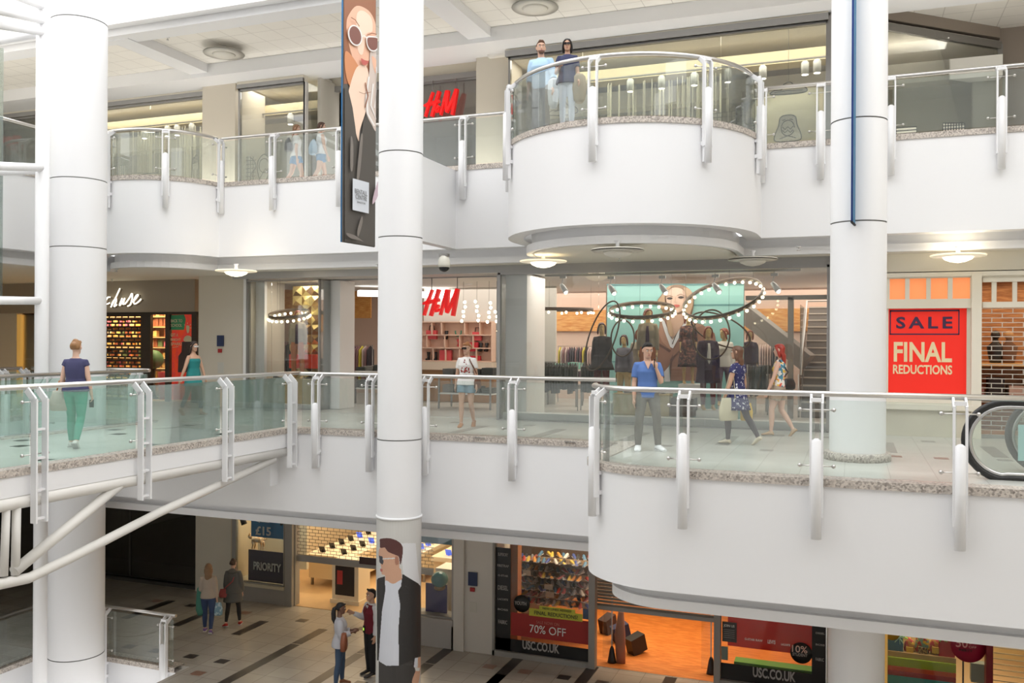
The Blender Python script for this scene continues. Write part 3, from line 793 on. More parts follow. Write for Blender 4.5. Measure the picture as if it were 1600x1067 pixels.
class Fig:
    def __init__(s, name, label, cat, loc, face, H=1.7, sex='f', pose=None, build_=1.0, skinc=SK_L, head=(0, 0), lean=0, mannequin=False, group=None):
        s.k = H / 1.70; k = s.k; s.sex = sex; s.b = build_
        s.rz = TH + math.radians(face)
        P = dict(armR=((.12, 0, -1), (.04, .15, -1)), armL=((.12, 0, -1), (.04, .15, -1)), legR=((.02, 0, -1), (0, -.02, -1)), legL=((.02, 0, -1), (0, -.02, -1)))
        P.update(pose or {}); s.P = P
        s.t = thing(name, label, cat, loc, s.rz, group)
        s.sw = (.162 if sex == 'm' else .138) * k; s.hw = .085 * k
        s.ua, s.fa, s.th_, s.sh_ = .285 * k, .25 * k, .43 * k, .41 * k
        J = {}
        lens = {}
        for sd, q in (('R', 1), ('L', -1)):
            a, b_ = P['leg' + sd][:2]
            a = nrm((a[0] * q, a[1], a[2])); b_ = nrm((b_[0] * q, b_[1], b_[2]))
            hip = V((q * s.hw, 0, 0)); kn = hip + a * s.th_; an = kn + b_ * s.sh_
            J['hip' + sd], J['knee' + sd], J['ank' + sd] = hip, kn, an
        low = min(J['ankR'].z, J['ankL'].z)
        hz = -low + .075 * k
        for key in list(J): J[key] = J[key] + V((0, 0, hz))
        s.hz = hz
        s.LM = Matrix.Translation((0, 0, hz)) @ Matrix.Rotation(-math.radians(lean), 4, 'X') @ Matrix.Translation((0, 0, -hz))
        for sd, q in (('R', 1), ('L', -1)):
            a, b_ = P['arm' + sd][:2]
            a = nrm((a[0] * q, a[1], a[2])); b_ = nrm((b_[0] * q, b_[1], b_[2]))
            sh = s.LM @ V((q * s.sw, -.005, hz + .436 * k)); el = sh + a * s.ua; wr = el + b_ * s.fa
            J['sh' + sd], J['el' + sd], J['wr' + sd], J['fd' + sd] = sh, el, wr, b_
        hc = s.LM @ V((0, .012 * k, hz + .672 * k))
        s.HM = Matrix.Translation(hc) @ Matrix.Rotation(math.radians(head[0]), 4, 'Z') @ Matrix.Rotation(-math.radians(head[1]), 4, 'X') @ Matrix.Scale(k * (1.0 if sex == 'm' else .96), 4)
        s.J = J; s.mann = mannequin
        s.skin = skinc if mannequin else skin(skinc)
        s.body()
    def world(s, p): return Matrix.Translation(s.t.location) @ Matrix.Rotation(s.rz, 4, 'Z') @ V(p)
    def tor(s, mb, rows, n=24):      # rows (z offset from hip / k, rx, ry, yc)
        R = []
        for z, rx, ry, yc in rows:
            R.append([s.LM @ V((rx * s.k * s.b * math.copysign(abs(math.cos(a)) ** .85, math.cos(a)), (yc + ry * s.b * math.sin(a)) * s.k, s.hz + z * s.k)) for a in [2 * PI * i / n for i in range(n)]])
        mb.rings(R)
    def trows(s, o=0.0):
        f = s.sex == 'f'
        return [(-.09, .13 + o, .085 + o, 0), (-.03, (.168 if f else .160) + o, .108 + o, -.005), (.04, (.163 if f else .158) + o, .105 + o, 0), (.12, (.140 if f else .150) + o, .092 + o, .005),
                (.18, (.124 if f else .145) + o, .085 + o, .006), (.27, (.138 if f else .158) + o, .098 + o, .006), (.34, (.148 if f else .172) + o, (.108 if f else .108) + o, .012),
                (.41, (.142 if f else .166) + o, .092 + o, .002), (.445, (.128 if f else .150) + o * .8, .078 + o, -.004), (.475, (.094 if f else .112) + o * .7, .062 + o * .8, -.008), (.50, (.070 if f else .080) + o * .5, .052 + o * .5, -.010), (.515, .058 + o * .6, .048 + o * .5, -.010)]
    def arm(s, mb, sd, f0=0, f1=1, o=0.0, start=.0):
        """tube along the arm between the fractions f0..f1 (0 shoulder, .5 elbow, 1 wrist)"""
        J = s.J; k = s.k; m = (1.12 if s.sex == 'm' else .95) * s.b
        A = [(0, .046), (.12, .049), (.25, .046), (.45, .038), (.5, .037), (.62, .038), (.8, .030), (1, .0235)]
        pts = []; rr = []
        fs = sorted(set([f0, f1] + [a for a, _ in A if f0 < a < f1]))
        for f in fs:
            p = J['sh' + sd].lerp(J['el' + sd], f * 2) if f <= .5 else J['el' + sd].lerp(J['wr' + sd], f * 2 - 1)
            for (a, ra), (b_, rb) in zip(A, A[1:]):
                if a <= f <= b_: r = ra + (rb - ra) * (f - a) / (b_ - a)
            pts.append(p); rr.append((r * m + o) * k)
        if start: 
            pts.insert(0, pts[0] + (s.J['sh' + ('L' if sd == 'R' else 'R')] - pts[0]).normalized() * start * k); rr.insert(0, rr[0] * .9)
        mb.tube(pts, rr, 14)
    def leg(s, mb, sd, f0=0, f1=1, o=0.0, o1=None):
        J = s.J; k = s.k; m = (1.0 if s.sex == 'm' else .98) * s.b
        A = [(0, .088), (.12, .086), (.3, .072), (.45, .056), (.5, .053), (.6, .052), (.68, .053), (.8, .044), (.93, .034), (1, .034)]
        o1 = o if o1 is None else o1
        pts = []; rr = []
        for f in sorted(set([f0, f1] + [a for a, _ in A if f0 < a < f1])):
            p = J['hip' + sd].lerp(J['knee' + sd], f * 2) if f <= .5 else J['knee' + sd].lerp(J['ank' + sd], f * 2 - 1)
            if f > .5: p = p + V((0, -.010 * k * math.sin(PI * (f * 2 - 1)), 0))
            for (a, ra), (b_, rb) in zip(A, A[1:]):
                if a <= f <= b_: r = ra + (rb - ra) * (f - a) / (b_ - a)
            pts.append(p); rr.append((r * m + o + (o1 - o) * (f - f0) / (f1 - f0)) * k)
        mb.tube(pts, rr, 16)
    def footdir(s, sd):
        P = s.P['leg' + sd]
        return nrm(P[2]) if len(P) > 2 else V((0, 1, 0))
    def foot(s, mb, sd, o=0.0, mi=0, heel=0):
        k = s.k; a = s.J['ank' + sd]; d = s.footdir(sd); L = (.20 if s.sex == 'm' else .18) * k
        side = d.cross(V((0, 0, 1))); side.normalize(); up = side.cross(d)
        R = []
        for f, w, h, dz in ((-.30, .022, .020, -.045), (-.24, .034, .035, -.035), (-.05, .037, .050, -.025), (.25, .040, .040, -.035), (.55, .046, .026, -.048), (.80, .042, .019, -.054), (.98, .020, .012, -.060)):
            c = a + d * (f * L) + up * (dz * k)
            R.append([c + side * math.cos(t) * (w + o) * k + up * math.sin(t) * (h + o) * k * (1 if math.sin(t) > 0 else .55) for t in [2 * PI * i / 14 for i in range(14)]])
        mb.rings(R, mi)
    def hand(s, mb, sd):
        k = s.k * (1.0 if s.sex == 'm' else .92); q = 1 if sd == 'R' else -1
        w = s.J['wr' + sd]; d = s.J['fd' + sd]; pose = s.P.get('hand' + sd, {})
        n = V(pose.get('n', (-q, 0, 0))); n = (n - d * n.dot(d)).normalized()      # the way the palm faces
        e = d.cross(n) * q; 
        if 'n' not in pose and e.y < 0: e = -e
        cl = pose.get('curl', .35)
        mb.tube([w - d * .01, w + d * .03 * k, w + d * .07 * k, w + d * .088 * k], [(.024 * k, .020 * k)] + [(.026 * k, .017 * k), (.026 * k, .015 * k), (.022 * k, .012 * k)], 12)
        R = []
        for f, a_, b_ in ((0, .022, .018), (.03, .034, .016), (.06, .041, .015), (.088, .039, .012)):
            c = w + d * f * k; R.append([c + e * math.cos(t) * a_ * k + n * math.sin(t) * b_ * k for t in [2 * PI * i / 12 for i in range(12)]])
        mb.rings(R)
        for i, (off, L) in enumerate(((.030, .068), (.010, .078), (-.010, .072), (-.029, .056))):
            p = w + d * .082 * k + e * off * k; pts = [p - d * .012 * k, p]; a = cl * .5; dd = d
            for j, f in enumerate((.45, .32, .25)):
                ang_ = a * (j + 1) * 1.15 + .04 * i
                dd = (d * math.cos(ang_) + n * math.sin(ang_) + e * off * 1.2).normalized()
                p = p + dd * L * f * k; pts.append(p)
            mb.tube(pts, [.0092 * k, .0095 * k, .0090 * k, .0083 * k, .0066 * k], 8)
        b0 = w + d * .022 * k + e * .026 * k; p1 = b0 + (e * .62 + d * .7 + n * .25).normalized() * .042 * k; p2 = p1 + (e * .2 + d * .9 + n * .4).normalized() * .034 * k
        mb.tube([b0 - e * .01 * k, b0, p1, p2], [.012 * k, .0125 * k, .0105 * k, .0078 * k], 8)
    def body(s):
        mb = MB(); k = s.k
        s.tor(mb, s.trows())
        J = s.J
        hb = s.HM @ V((0, -.02, -.07))
        nb = s.LM @ V((0, -.012 * k, s.hz + .49 * k))
        mb.tube([nb - V((0, 0, .03)), nb, nb.lerp(hb, .6), hb + V((0, 0, .03))], [.066 * k, .052 * k, .047 * k, .047 * k] if s.sex == 'f' else [.075 * k, .060 * k, .056 * k, .056 * k], 16)
        mb.rings([eyring((0, 0, z), rx, yf, yb, 22, s.HM) for z, rx, yf, yb in HEADR])
        mb.tube([s.HM @ V(p) for p in ((0, .084, .022), (0, .097, -.004), (0, .106, -.026), (0, .086, -.034))], [.006 * k, .009 * k, .0135 * k, .008 * k], 8)
        mb.tube([s.HM @ V(p) for p in ((-.045, .075, .036), (0, .094, .040), (.045, .075, .036))], .009 * k, 8)
        mb.tube([s.HM @ V(p) for p in ((-.02, .084, -.058), (0, .090, -.058), (.02, .084, -.058))], .008 * k, 8)
        for q in (-1, 1):
            mb.tube([s.HM @ V((q * .071, .005, .018)), s.HM @ V((q * .082, -.012, .012)), s.HM @ V((q * .080, -.008, -.018)), s.HM @ V((q * .070, .006, -.030))], [.009 * k, .013 * k, .012 * k, .008 * k], 8)
        for sd in 'RL':
            s.arm(mb, sd, 0, 1, 0, .05); s.hand(mb, sd); s.leg(mb, sd); s.foot(mb, sd)
            q = 1 if sd == 'R' else -1
            mb.ball(J['sh' + sd] + V((0, 0, -.010)), (.050 if s.sex == 'm' else .043) * k, 12); mb.ball(J['knee' + sd], .053 * k, 12)
        o = mb.build('body', s.skin, s.t); remesh(o, .0095 if not s.mann else .012, 2)
        s.bodyo = o
        if not s.mann:
            eb = MB(); ib = MB(); br = MB(); lp_ = MB()
            for q in (-1, 1):
                c = s.HM @ V((q * .031, .079, .012)); eb.ball(c, .0125 * k, 8)
                ib.ball(s.HM @ V((q * .031, .089, .012)), .0062 * k, 8)
                br.tube([s.HM @ V((q * .014, .098, .033)), s.HM @ V((q * .032, .097, .038)), s.HM @ V((q * .050, .080, .033))], .0042 * k, 6)
            lp_.tube([s.HM @ V(p) for p in ((-.023, .082, -.058), (-.008, .096, -.056), (.008, .096, -.056), (.023, .082, -.058))], [.003 * k, .0065 * k, .0065 * k, .003 * k], 8)
            eb.build('eyes', mat('eye_white', (.8, .78, .75), .3), s.t); ib.build('pupils', mat('eye_dark', (.04, .025, .02), .2), s.t)
            s.brow = br.build('eyebrows', mat('brow', (.06, .035, .02), .8), s.t); lp_.build('lips', mat('lips', (.55, .20, .18), .5), s.t)
    # ---- clothes
    def top(s, name, m, hem=-.06, sleeve=.3, o=.014, neck=.505, flare=0, vneck=None, label=None, z1=None, vox=.011, so=None):
        mb = MB(); rows = [r for r in s.trows(o)]
        def at(z):
            for a, b_ in zip(rows, rows[1:]):
                if a[0] <= z <= b_[0]:
                    f = (z - a[0]) / (b_[0] - a[0]); return tuple(a[i] + (b_[i] - a[i]) * f for i in range(4))
            return rows[0] if z < rows[0][0] else rows[-1]
        zs = sorted(set([z for z in (-.06, -.03, .04, .12, .18, .27, .34, .41, .445, .475, .49) if hem < z < neck] + [hem, neck]))
        R = []
        for z in zs:
            q = at(max(z, -.03)); f = max(0, (.16 - z)) * flare
            w = max(q[1], (.135 + o) if z < .16 and flare == 0 and s.sex == 'm' else 0)
            R.append((z, w + f, q[2] + f * .8, q[3]))
        s.tor(mb, R)
        if sleeve > 0:
            for sd in 'RL': s.arm(mb, sd, 0, sleeve, so if so is not None else o + .004, .06); mb.ball(s.J['sh' + sd] + V((0, 0, -.012)), (.044 if s.sex == 'f' else .052) * s.k + o * .8, 12)
        ob = mb.build(name, m, s.t); remesh(ob, vox, 2)
        if label: ob['label'] = label
        return ob
    def pants(s, name, m, f1=.97, o=.012, o1=None, waist=.10, label=None):
        mb = MB(); rows = [r for r in s.trows(o) if r[0] < waist]
        q = s.trows(o)[3]; rows.append((waist, q[1], q[2], q[3]))
        s.tor(mb, rows)
        for sd in 'RL': s.leg(mb, sd, 0, f1, o, o1)
        ob = mb.build(name, m, s.t); remesh(ob, .011, 2)
        if label: ob['label'] = label
        return ob
    def skirt(s, name, m, z0, z1, w1, o=.014, label=None, folds=0):
        mb = MB(); R = []; n = 36; a0 = s.trows(o)
        kl = (s.J['kneeR'] + s.J['kneeL']) / 2
        for i in range(9):
            f = i / 8; z = z0 + (z1 - z0) * f
            q = min(a0, key=lambda r: abs(r[0] - max(z, -.03)))
            rx = q[1] if z > 0 else .172 + o + (w1 - .172) * (z / z1 if z1 < 0 else 0); ry = q[2] if z > 0 else .115 + o + (w1 * .8 - .115) * (z / z1 if z1 < 0 else 0)
            yo = 0
            R.append([V((rx * s.k * math.cos(a) * (1 + folds * f * math.sin(a * 9)), (yo + ry * math.sin(a) * (1 + folds * f * math.sin(a * 9))) * s.k, s.hz + z * s.k)) for a in [2 * PI * j / n for j in range(n)]])
        mb.rings(R)
        ob = mb.build(name, m, s.t)
        if label: ob['label'] = label
        return ob
    def shoes(s, m, sole=None, o=.006, high=0, label=None):
        for sd in 'RL':
            mb = MB(); s.foot(mb, sd, o)
            a = s.J['ank' + sd]
            if high: s.leg(mb, sd, 1 - high, 1, .010)
            ob = mb.build('shoe', [m], s.t); remesh(ob, .010, 1)
            if label: ob['label'] = label
            if sole:
                d = s.footdir(sd); side = d.cross(V((0, 0, 1))).normalized(); up = side.cross(d)
                sb = MB(); sb.obox(a + d * .065 * s.k + up * (-.069 * s.k), (side, d, up), (.040 * s.k, .125 * s.k, .008))
                sb.build('sole', sole, ob)
    def hair(s, m, style='short', length=.3, vol=1.0, label=None):
        mb = MB(); R = []
        for z, rx, yf, yb in HEADR:
            if z < -.035: continue
            e = .011 * vol; f = yf * (.35 if z < .04 else (.62 if z < .07 else .97)) + (e if z > .05 else 0)
            R.append(eyring((0, 0, z + (e if z > .09 else 0)), rx + e * (1 if z > -.02 else .3), f if z > .045 else min(f, -.005 + (z + .03) * .3), yb - e, 22, s.HM))
        mb.rings(R)
        if style == 'short':
            mb.rings([eyring((0, 0, z), rx, yf, yb, 18, s.HM) for z, rx, yf, yb in ((-.075, .045, -.04, -.075), (-.03, .07, -.02, -.098), (.02, .078, -.0, -.108))])
            mb.tube([s.HM @ V(p) for p in ((-.050, .050, .090), (-.02, .075, .108), (.03, .072, .112), (.052, .045, .092))], [.014, .022, .022, .012], 8)
        if style in ('long', 'part'):
            n = 7; 
            L = length
            rows = []
            for i in range(n + 1):
                f = i / n; z = .03 - f * (L + .03)
                w = .080 + .016 * math.sin(PI * min(1, f * 1.1)) * vol; dpt = .055 - .022 * f
                yc = -.052 - .012 * f - (.025 if f > .3 else 0)
                rows.append([s.HM @ V((w * math.cos(a) * (1 - .25 * f * f), yc + dpt * math.sin(a), z)) for a in [2 * PI * j / 18 for j in range(18)]])
            mb.rings(rows)
            for q in (-1, 1): mb.tube([s.HM @ V(p) for p in ((q * .030, .075, .098), (q * .068, .045, .05), (q * .082, .010, -.02), (q * .086, -.01, -.09), (q * .082, -.03, -.14))], [.014, .020, .022, .022, .014], 8)
        if style == 'updo':
            mb.ball(s.HM @ V((0, -.095, .045)), .052 * vol, 12); mb.ball(s.HM @ V((.03, -.09, .01)), .035, 10); mb.ball(s.HM @ V((-.03, -.085, .02)), .038, 10); mb.ball(s.HM @ V((0, -.03, .10)), .05, 12)
            mb.tube([s.HM @ V(p) for p in ((-.055, .055, .07), (-.02, .085, .092), (.03, .083, .095), (.058, .05, .08))], [.014, .022, .022, .014], 8)
        if style == 'bun':
            mb.ball(s.HM @ V((0, -.06, .11)), .048 * vol, 12); mb.tube([s.HM @ V(p) for p in ((-.055, .055, .07), (0, .088, .092), (.058, .05, .08))], [.012, .018, .012], 8)
        if style == 'pony':
            mb.tube([s.HM @ V(p) for p in ((0, -.095, .03), (0, -.14, .0), (0, -.15, -.10), (.01, -.14, -.22), (.01, -.12, -.32))], [.028, .040, .048, .046, .015], 12)
            mb.tube([s.HM @ V(p) for p in ((-.055, .055, .07), (0, .088, .090), (.058, .05, .08))], [.012, .018, .012], 8)
        ob = mb.build('hair', m, s.t); remesh(ob, .009, 2)
        if label: ob['label'] = label
        return ob
    def glasses(s, c=(.02, .015, .015)):
        mb = MB()
        for q in (-1, 1):
            mb.obox(s.HM @ V((q * .032, .102, .010)), (s.HM.to_3x3() @ V((1, q * -.25, 0)), s.HM.to_3x3() @ V((0, 1, 0)), s.HM.to_3x3() @ V((0, 0, 1))), (.028 * s.k, .004, .019 * s.k))
            mb.tube([s.HM @ V((q * .058, .096, .016)), s.HM @ V((q * .078, 0, .016))], .003, 6)
        mb.tube([s.HM @ V((-.01, .108, .014)), s.HM @ V((.01, .108, .014))], .004, 6)
        return mb.build('sunglasses', mat('sunglass_%d' % int(c[0] * 100), c, .15), s.t)
def handbag(name, label, cat, loc, size, m, rz=0, strap=None, strapm=None, kind='bag'):
    """loc: centre of the top of the bag; strap: list of world points"""
    w, d, h = size
    t = thing(name, label, cat, V(loc) - V((0, 0, h)), rz)
    mb = MB(); R = []
    for f, a, b_ in ((0, .42, .38), (.06, .5, .5), (.5, .52, .55), (.85, .42, .32), (1, .38, .12)):
        R.append([V((math.copysign(abs(math.cos(x)) ** .6, math.cos(x)) * w * a, math.copysign(abs(math.sin(x)) ** .7, math.sin(x)) * d * b_, f * h)) for x in [2 * PI * i / 20 for i in range(20)]])
    mb.rings(R); mb.build('bag_body', m, t)
    if strap:
        MI = (Matrix.Translation(t.location) @ Matrix.Rotation(rz, 4, 'Z')).inverted()
        MB().tube([MI @ V(p) for p in strap], .012, 8).build('strap', strapm or m, t)
    return t
def pattern(name, base, cols, scale, thr=.55):
    if name in MATS: return MATS[name]
    m = mat(name, base, .8); nt = m.node_tree; b = nt.nodes['Principled BSDF']
    tc = nt.nodes.new('ShaderNodeTexCoord'); prev = None
    for i, c in enumerate(cols):
        n = nt.nodes.new('ShaderNodeTexNoise'); n.noise_dimensions = '4D'; n.inputs['W'].default_value = i * 7.3; n.inputs['Scale'].default_value = scale; n.inputs['Detail'].default_value = 1
        nt.links.new(tc.outputs['Object'], n.inputs['Vector'])
        r = nt.nodes.new('ShaderNodeValToRGB'); r.color_ramp.interpolation = 'CONSTANT'; r.color_ramp.elements[1].position = thr; r.color_ramp.elements[0].color = (0, 0, 0, 1); r.color_ramp.elements[1].color = (1, 1, 1, 1)
        nt.links.new(n.outputs['Fac'], r.inputs['Fac'])
        mx = nt.nodes.new('ShaderNodeMix'); mx.data_type = 'RGBA'; nt.links.new(r.outputs['Color'], mx.inputs[0])
        if prev is None: mx.inputs[6].default_value = (*base, 1)
        else: nt.links.new(prev, mx.inputs[6])
        mx.inputs[7].default_value = (*c, 1); prev = mx.outputs[2]
    nt.links.new(prev, b.inputs['Base Color'])
    return m
WALK = dict(legR=((.02, .30, -1), (0, .02, -1), (0, 1, .05)), legL=((.02, -.22, -1), (0, -.50, -1), (0, .8, -.55)), armR=((.14, -.15, -1), (.05, .1, -1)), armL=((.14, .12, -1), (.05, .35, -1)))
def flip(P): return {('armL' if k == 'armR' else 'armR' if k == 'armL' else 'legL' if k == 'legR' else 'legR' if k == 'legL' else k): v for k, v in P.items()}
FLOORS = {0: ZM, 1: ZU, -1: ZL}
def pos(px, py, z): p = PZ(px, py, z); return (p.x, p.y, z)

# 1 woman on the bridge, seen from behind
f = Fig('person', 'woman seen from behind in navy top and green jeans crossing the bridge', 'person', pos(118, 699, ZM), 4, 1.70, 'f',
        dict(legR=((.01, -.05, -1), (-.02, -.42, -1), (0, .7, -.7)), legL=((.02, .16, -1), (.0, .02, -1)), armR=((.20, .05, -1), (.12, .18, -1)), armL=((.26, .02, -1), (.15, .5, -.9)), handR=dict(curl=1.1)), 1.06, SK_L, head=(0, -3))
f.top('top', cloth('navy', (.055, .055, .13)), hem=-.02, sleeve=.10, o=.016, flare=.1)
f.pants('trousers', cloth('green_jeans', (.06, .36, .25)), .96, .008); f.shoes(cloth('white_shoe', (.75, .72, .68)), mat('sole_grey', (.4, .38, .36)))
f.hair(mat('hair_ginger', (.30, .15, .06), .5), 'updo', vol=1.05)
wl = f.world(f.J['elL']); wr = f.world(f.J['wrR'])
handbag('handbag', 'pale grey slouchy handbag hanging from the arm of the woman on the bridge', 'bag', wl + V((-.03, .02, -.17)), (.34, .16, .32), cloth('bag_grey', (.50, .44, .38)), TH + .3,
        [wl + V((-.12, .0, -.20)), wl + V((-.06, 0, -.02)), wl + V((.02, .02, .035)), wl + V((.06, .02, -.2))], mat('leather_orange', (.5, .2, .06)))
ph = thing('phone', 'dark phone in the hand of the woman on the bridge', 'phone', wr + V((0, 0, -.16)), TH); MB().box(-.035, .035, -.006, .006, -.03, .09).build('casing', black, ph)

# 2 man on the phone
f = Fig('person', 'dark-haired man in a blue v-neck t-shirt on the phone', 'person', pos(1011, 704, ZM), 176, 1.70, 'm',
        dict(legR=((.10, .04, -1), (.04, -.03, -1), (.12, 1, 0)), legL=((.16, .03, -1), (.05, -.06, -1), (-.55, 1, 0)), armR=((.16, -.02, -1), (.02, .16, -1)), armL=((.20, .30, -1), (-.42, .30, 1.05)), handL=dict(n=(.5, -1, 0), curl=.9)), .94, SK_T, head=(14, 12))
tee = f.top('t_shirt', cloth('blue_tee', (.10, .19, .46)), hem=-.07, sleeve=.34, o=.018, so=.018)
f.pants('jeans', cloth('olive_jeans', (.145, .135, .115), noise=(9, (.20, .19, .165), .2)), .98, .012, .022, waist=.05)
bl = MB(); f.tor(bl, [(.015, .178, .125, 0), (.055, .175, .122, 0)]); bl.build('belt', mat('belt_brown', (.05, .03, .02), .5), f.t)
f.shoes(cloth('trainer_white', (.85, .85, .86)), mat('sole_white', (.8, .8, .8)), .012)
f.hair(mat('hair_black', (.012, .010, .010), .45), 'short', vol=1.1)
vn = MB(); vn._add([f.LM @ V(p) * 1 for p in [(-.055, .078, f.hz + .505), (.055, .078, f.hz + .505), (.0, .1335, f.hz + .38)]], [(0, 1, 2)]); 
vn = vn.build('neckline', f.skin, f.t)
wl = f.world(f.J['wrL']) + (f.world(f.J['wrL'] + f.J['fdL'] * .09) - f.world(f.J['wrL']))
ph = thing('phone', 'black phone held to the ear of the man in blue', 'phone', wl, f.rz); MB().obox((.0, -.01, .0), ((1, 0, 0), (0, 1, 0), (0, 0, 1)), (.006, .035, .07)).build('casing', black, ph)

# 3 woman in white tee
f = Fig('person', 'woman in a white printed t-shirt and denim shorts walking towards the railing', 'person', pos(729, 667, ZM), 168, 1.69, 'f',
        dict(legR=((.02, .15, -1), (0, .03, -1), (0, 1, -.05)), legL=((.02, .05, -1), (.05, -.42, -1), (0, .7, -.7)), armR=((.26, -.1, -1), (.16, -.1, -1)), armL=((.22, .10, -1), (.1, .25, -1))), 1.0, SK_T, head=(-22, 4))
f.top('t_shirt', pattern('tee_print', (.82, .80, .78), [(.82, .80, .78)], 9), hem=-.06, sleeve=.30, o=.018, flare=.12)
pr_ = MB()
random.seed(3)
for i in range(26):
    x, z = random.gauss(0, .042), random.gauss(.26, .055)
    pr_.ball(f.LM @ V((x * f.k, (.112 + .016 - x * x * 3.0) * f.k, f.hz + z * f.k)), random.uniform(.010, .022), 6, sy=.35)
pr_.build('print', mat('print_red', (.32, .05, .04), .8), f.t)
f.pants('shorts', cloth('denim_light', (.22, .33, .40)), .26, .018, .03); f.shoes(mat('flats_tan', (.42, .2, .09), .5))
f.hair(mat('hair_copper', (.34, .14, .05), .5), 'updo'); f.glasses()
sh = f.world(f.J['shL']); hp = f.world(f.J['hipL'])
handbag('shoulder_bag', 'brown shoulder bag at the hip of the woman in the white t-shirt', 'bag', hp + (sh - hp) * .25 + RT0 * .12 - FW * .02, (.20, .10, .24), mat('leather_brown', (.16, .06, .03), .5), TH + 1.2,
        [sh + V((-.10, 0, .055)) , sh + V((-.03, -.11, 0)) - FW * .02, sh.lerp(hp, .5) - FW * .10 + RT0 * .07, hp + (sh - hp) * .25 + RT0 * .12 - FW * .03])

# 4 woman in blue patterned dress
f = Fig('person', 'long-haired woman in a navy patterned dress and dark tights striding away', 'person', pos(1152, 694, ZM), 48, 1.68, 'f',
        dict(legL=((.02, .34, -1), (0, -.02, -1)), legR=((.02, -.30, -1), (0, -.62, -1), (0, .8, -.5)), armR=((.14, -.12, -1), (.05, .1, -1)), armL=((.3, .1, -1), (.2, .3, -1))), 1.02, SK_M, head=(10, -4))
dp = pattern('dress_navy', (.035, .035, .12), [(.70, .70, .72)], 26, .62)
f.top('dress', dp, hem=.0, sleeve=.20, o=.016); f.skirt('skirt', dp, .16, -.30, .25, folds=.03)
f.pants('tights', cloth('tights_grey', (.085, .075, .08)), 1.0, .004); f.shoes(cloth('flats_cream', (.70, .62, .48)))
f.hair(mat('hair_brown', (.14, .065, .035), .45), 'long', .36)
sh = f.world(f.J['shL'])
hl = f.world(f.J['wrL'])
handbag('tote_bag', 'cream cotton tote bag hanging beside the woman in the navy dress', 'bag', sh - RT0 * .10 - FW * .05 + V((0, 0, -.52)), (.38, .10, .38), cloth('canvas', (.62, .56, .40)), TH + .5,
        [sh - RT0 * .20 - FW * .06 + V((0, 0, -.54)), sh - RT0 * .02 + V((0, 0, .06)), sh - RT0 * .0 - FW * .08 + V((0, 0, -.53))])
wr = f.world(f.J['wrR'])
handbag('shopping_bag', 'yellow and pink shopping bag in the right hand of the woman in the navy dress', 'bag', wr + V((.02, 0, -.10)) + RT0 * .03, (.20, .12, .30), cloth('yellow_bag', (.75, .52, .12)), TH)

# 5 red-haired woman
f = Fig('person', 'red-haired woman in a colourful sleeveless top and beige shorts walking away', 'person', pos(1218, 681, ZM), 58, 1.71, 'f',
        dict(legL=((.02, .30, -1), (0, .02, -1)), legR=((.02, -.02, -1), (0, -.62, -1), (0, .75, -.65)), armR=((.14, -.05, -1), (.05, .2, -1)), armL=((.20, .25, -1), (.1, .4, -1))), 1.0, SK_L, head=(5, 0))
f.top('top', pattern('floral', (.80, .75, .68), [(.65, .10, .06), (.75, .50, .08), (.08, .25, .35)], 13, .56), hem=-.03, sleeve=0, o=.016)
f.pants('shorts', cloth('beige_shorts', (.42, .34, .26)), .28, .016, .03); f.shoes(mat('flats_sand', (.52, .36, .22), .5))
f.hair(mat('hair_red', (.36, .035, .02), .4), 'long', .26)
sh = f.world(f.J['shL']); hp = f.world(f.J['hipR'])
handbag('crossbody_bag', 'black crossbody bag on the hip of the red-haired woman', 'bag', hp + V((0, 0, .16)) + RT0 * .12 - FW * .08, (.30, .12, .20), mat('leather_black', (.02, .018, .018), .4), TH + .6,
        [hp + V((0, 0, .15)) - FW * .12, f.world(f.LM @ V((0, -.15, f.hz + .28))), sh + V((.02, 0, .065))], mat('leather_black', (.02, .018, .018)))

# 6 woman in a teal dress
f = Fig('person', 'dark-haired woman in a short teal dress and grey leggings by the stationery shop', 'person', pos(302, 649, ZM), -118, 1.70, 'f',
        dict(legL=((.02, .28, -1), (0, .1, -1), (0, 1, .12)), legR=((.02, -.22, -1), (0, -.55, -1), (0, .8, -.5)), armR=((.45, .02, -1), (.40, -.1, -1)), armL=((.20, .28, -1), (.05, .35, -1))), 1.0, SK_M, head=(-8, 3))
tm = cloth('teal', (.02, .22, .22))
f.top('dress', tm, hem=.0, sleeve=0, o=.014, neck=.40); f.skirt('skirt', tm, .16, -.22, .215, folds=.03)
f.pants('leggings', cloth('leggings', (.10, .095, .095)), .9, .004); f.shoes(mat('sandal', (.35, .18, .1), .5), o=.004)
f.hair(mat('hair_darkbrown', (.03, .018, .014), .4), 'long', .30); f.glasses((.75, .72, .7))

# 7, 8 couple on the round balcony
def on_balcony(px, py, rr=1.92):
    k = 1.0; p = PZ(px, py, ZU + .02); d = (p - CAM); d.z = 0
    while (V((p.x, p.y)) - V(upc[:2])).length > rr and k < 1.3:
        k += .005; p = V((0, 0, ZU)) + d * k
    return p
p7 = on_balcony(845, 192)
f = Fig('person', 'bearded man in a light blue shirt on the round balcony', 'person', (p7.x, p7.y, ZU), 160, 1.78, 'm',
        dict(legR=((.05, .02, -1), (.0, -.05, -1)), legL=((.06, .16, -1), (.0, -.12, -1)), armR=((.18, -.05, -1), (.1, .15, -1)), armL=((.25, .05, -1), (.12, .45, -1))), .93, SK_T, head=(25, 0))
f.top('shirt', cloth('pale_blue', (.42, .60, .78)), hem=-.05, sleeve=.62, o=.020); f.pants('trousers', cloth('charcoal', (.055, .05, .05)), .98, .008, .024)
f.shoes(mat('shoe_black', (.02, .02, .02), .4)); f.hair(mat('hair_midbrown', (.12, .055, .03), .5), 'short')
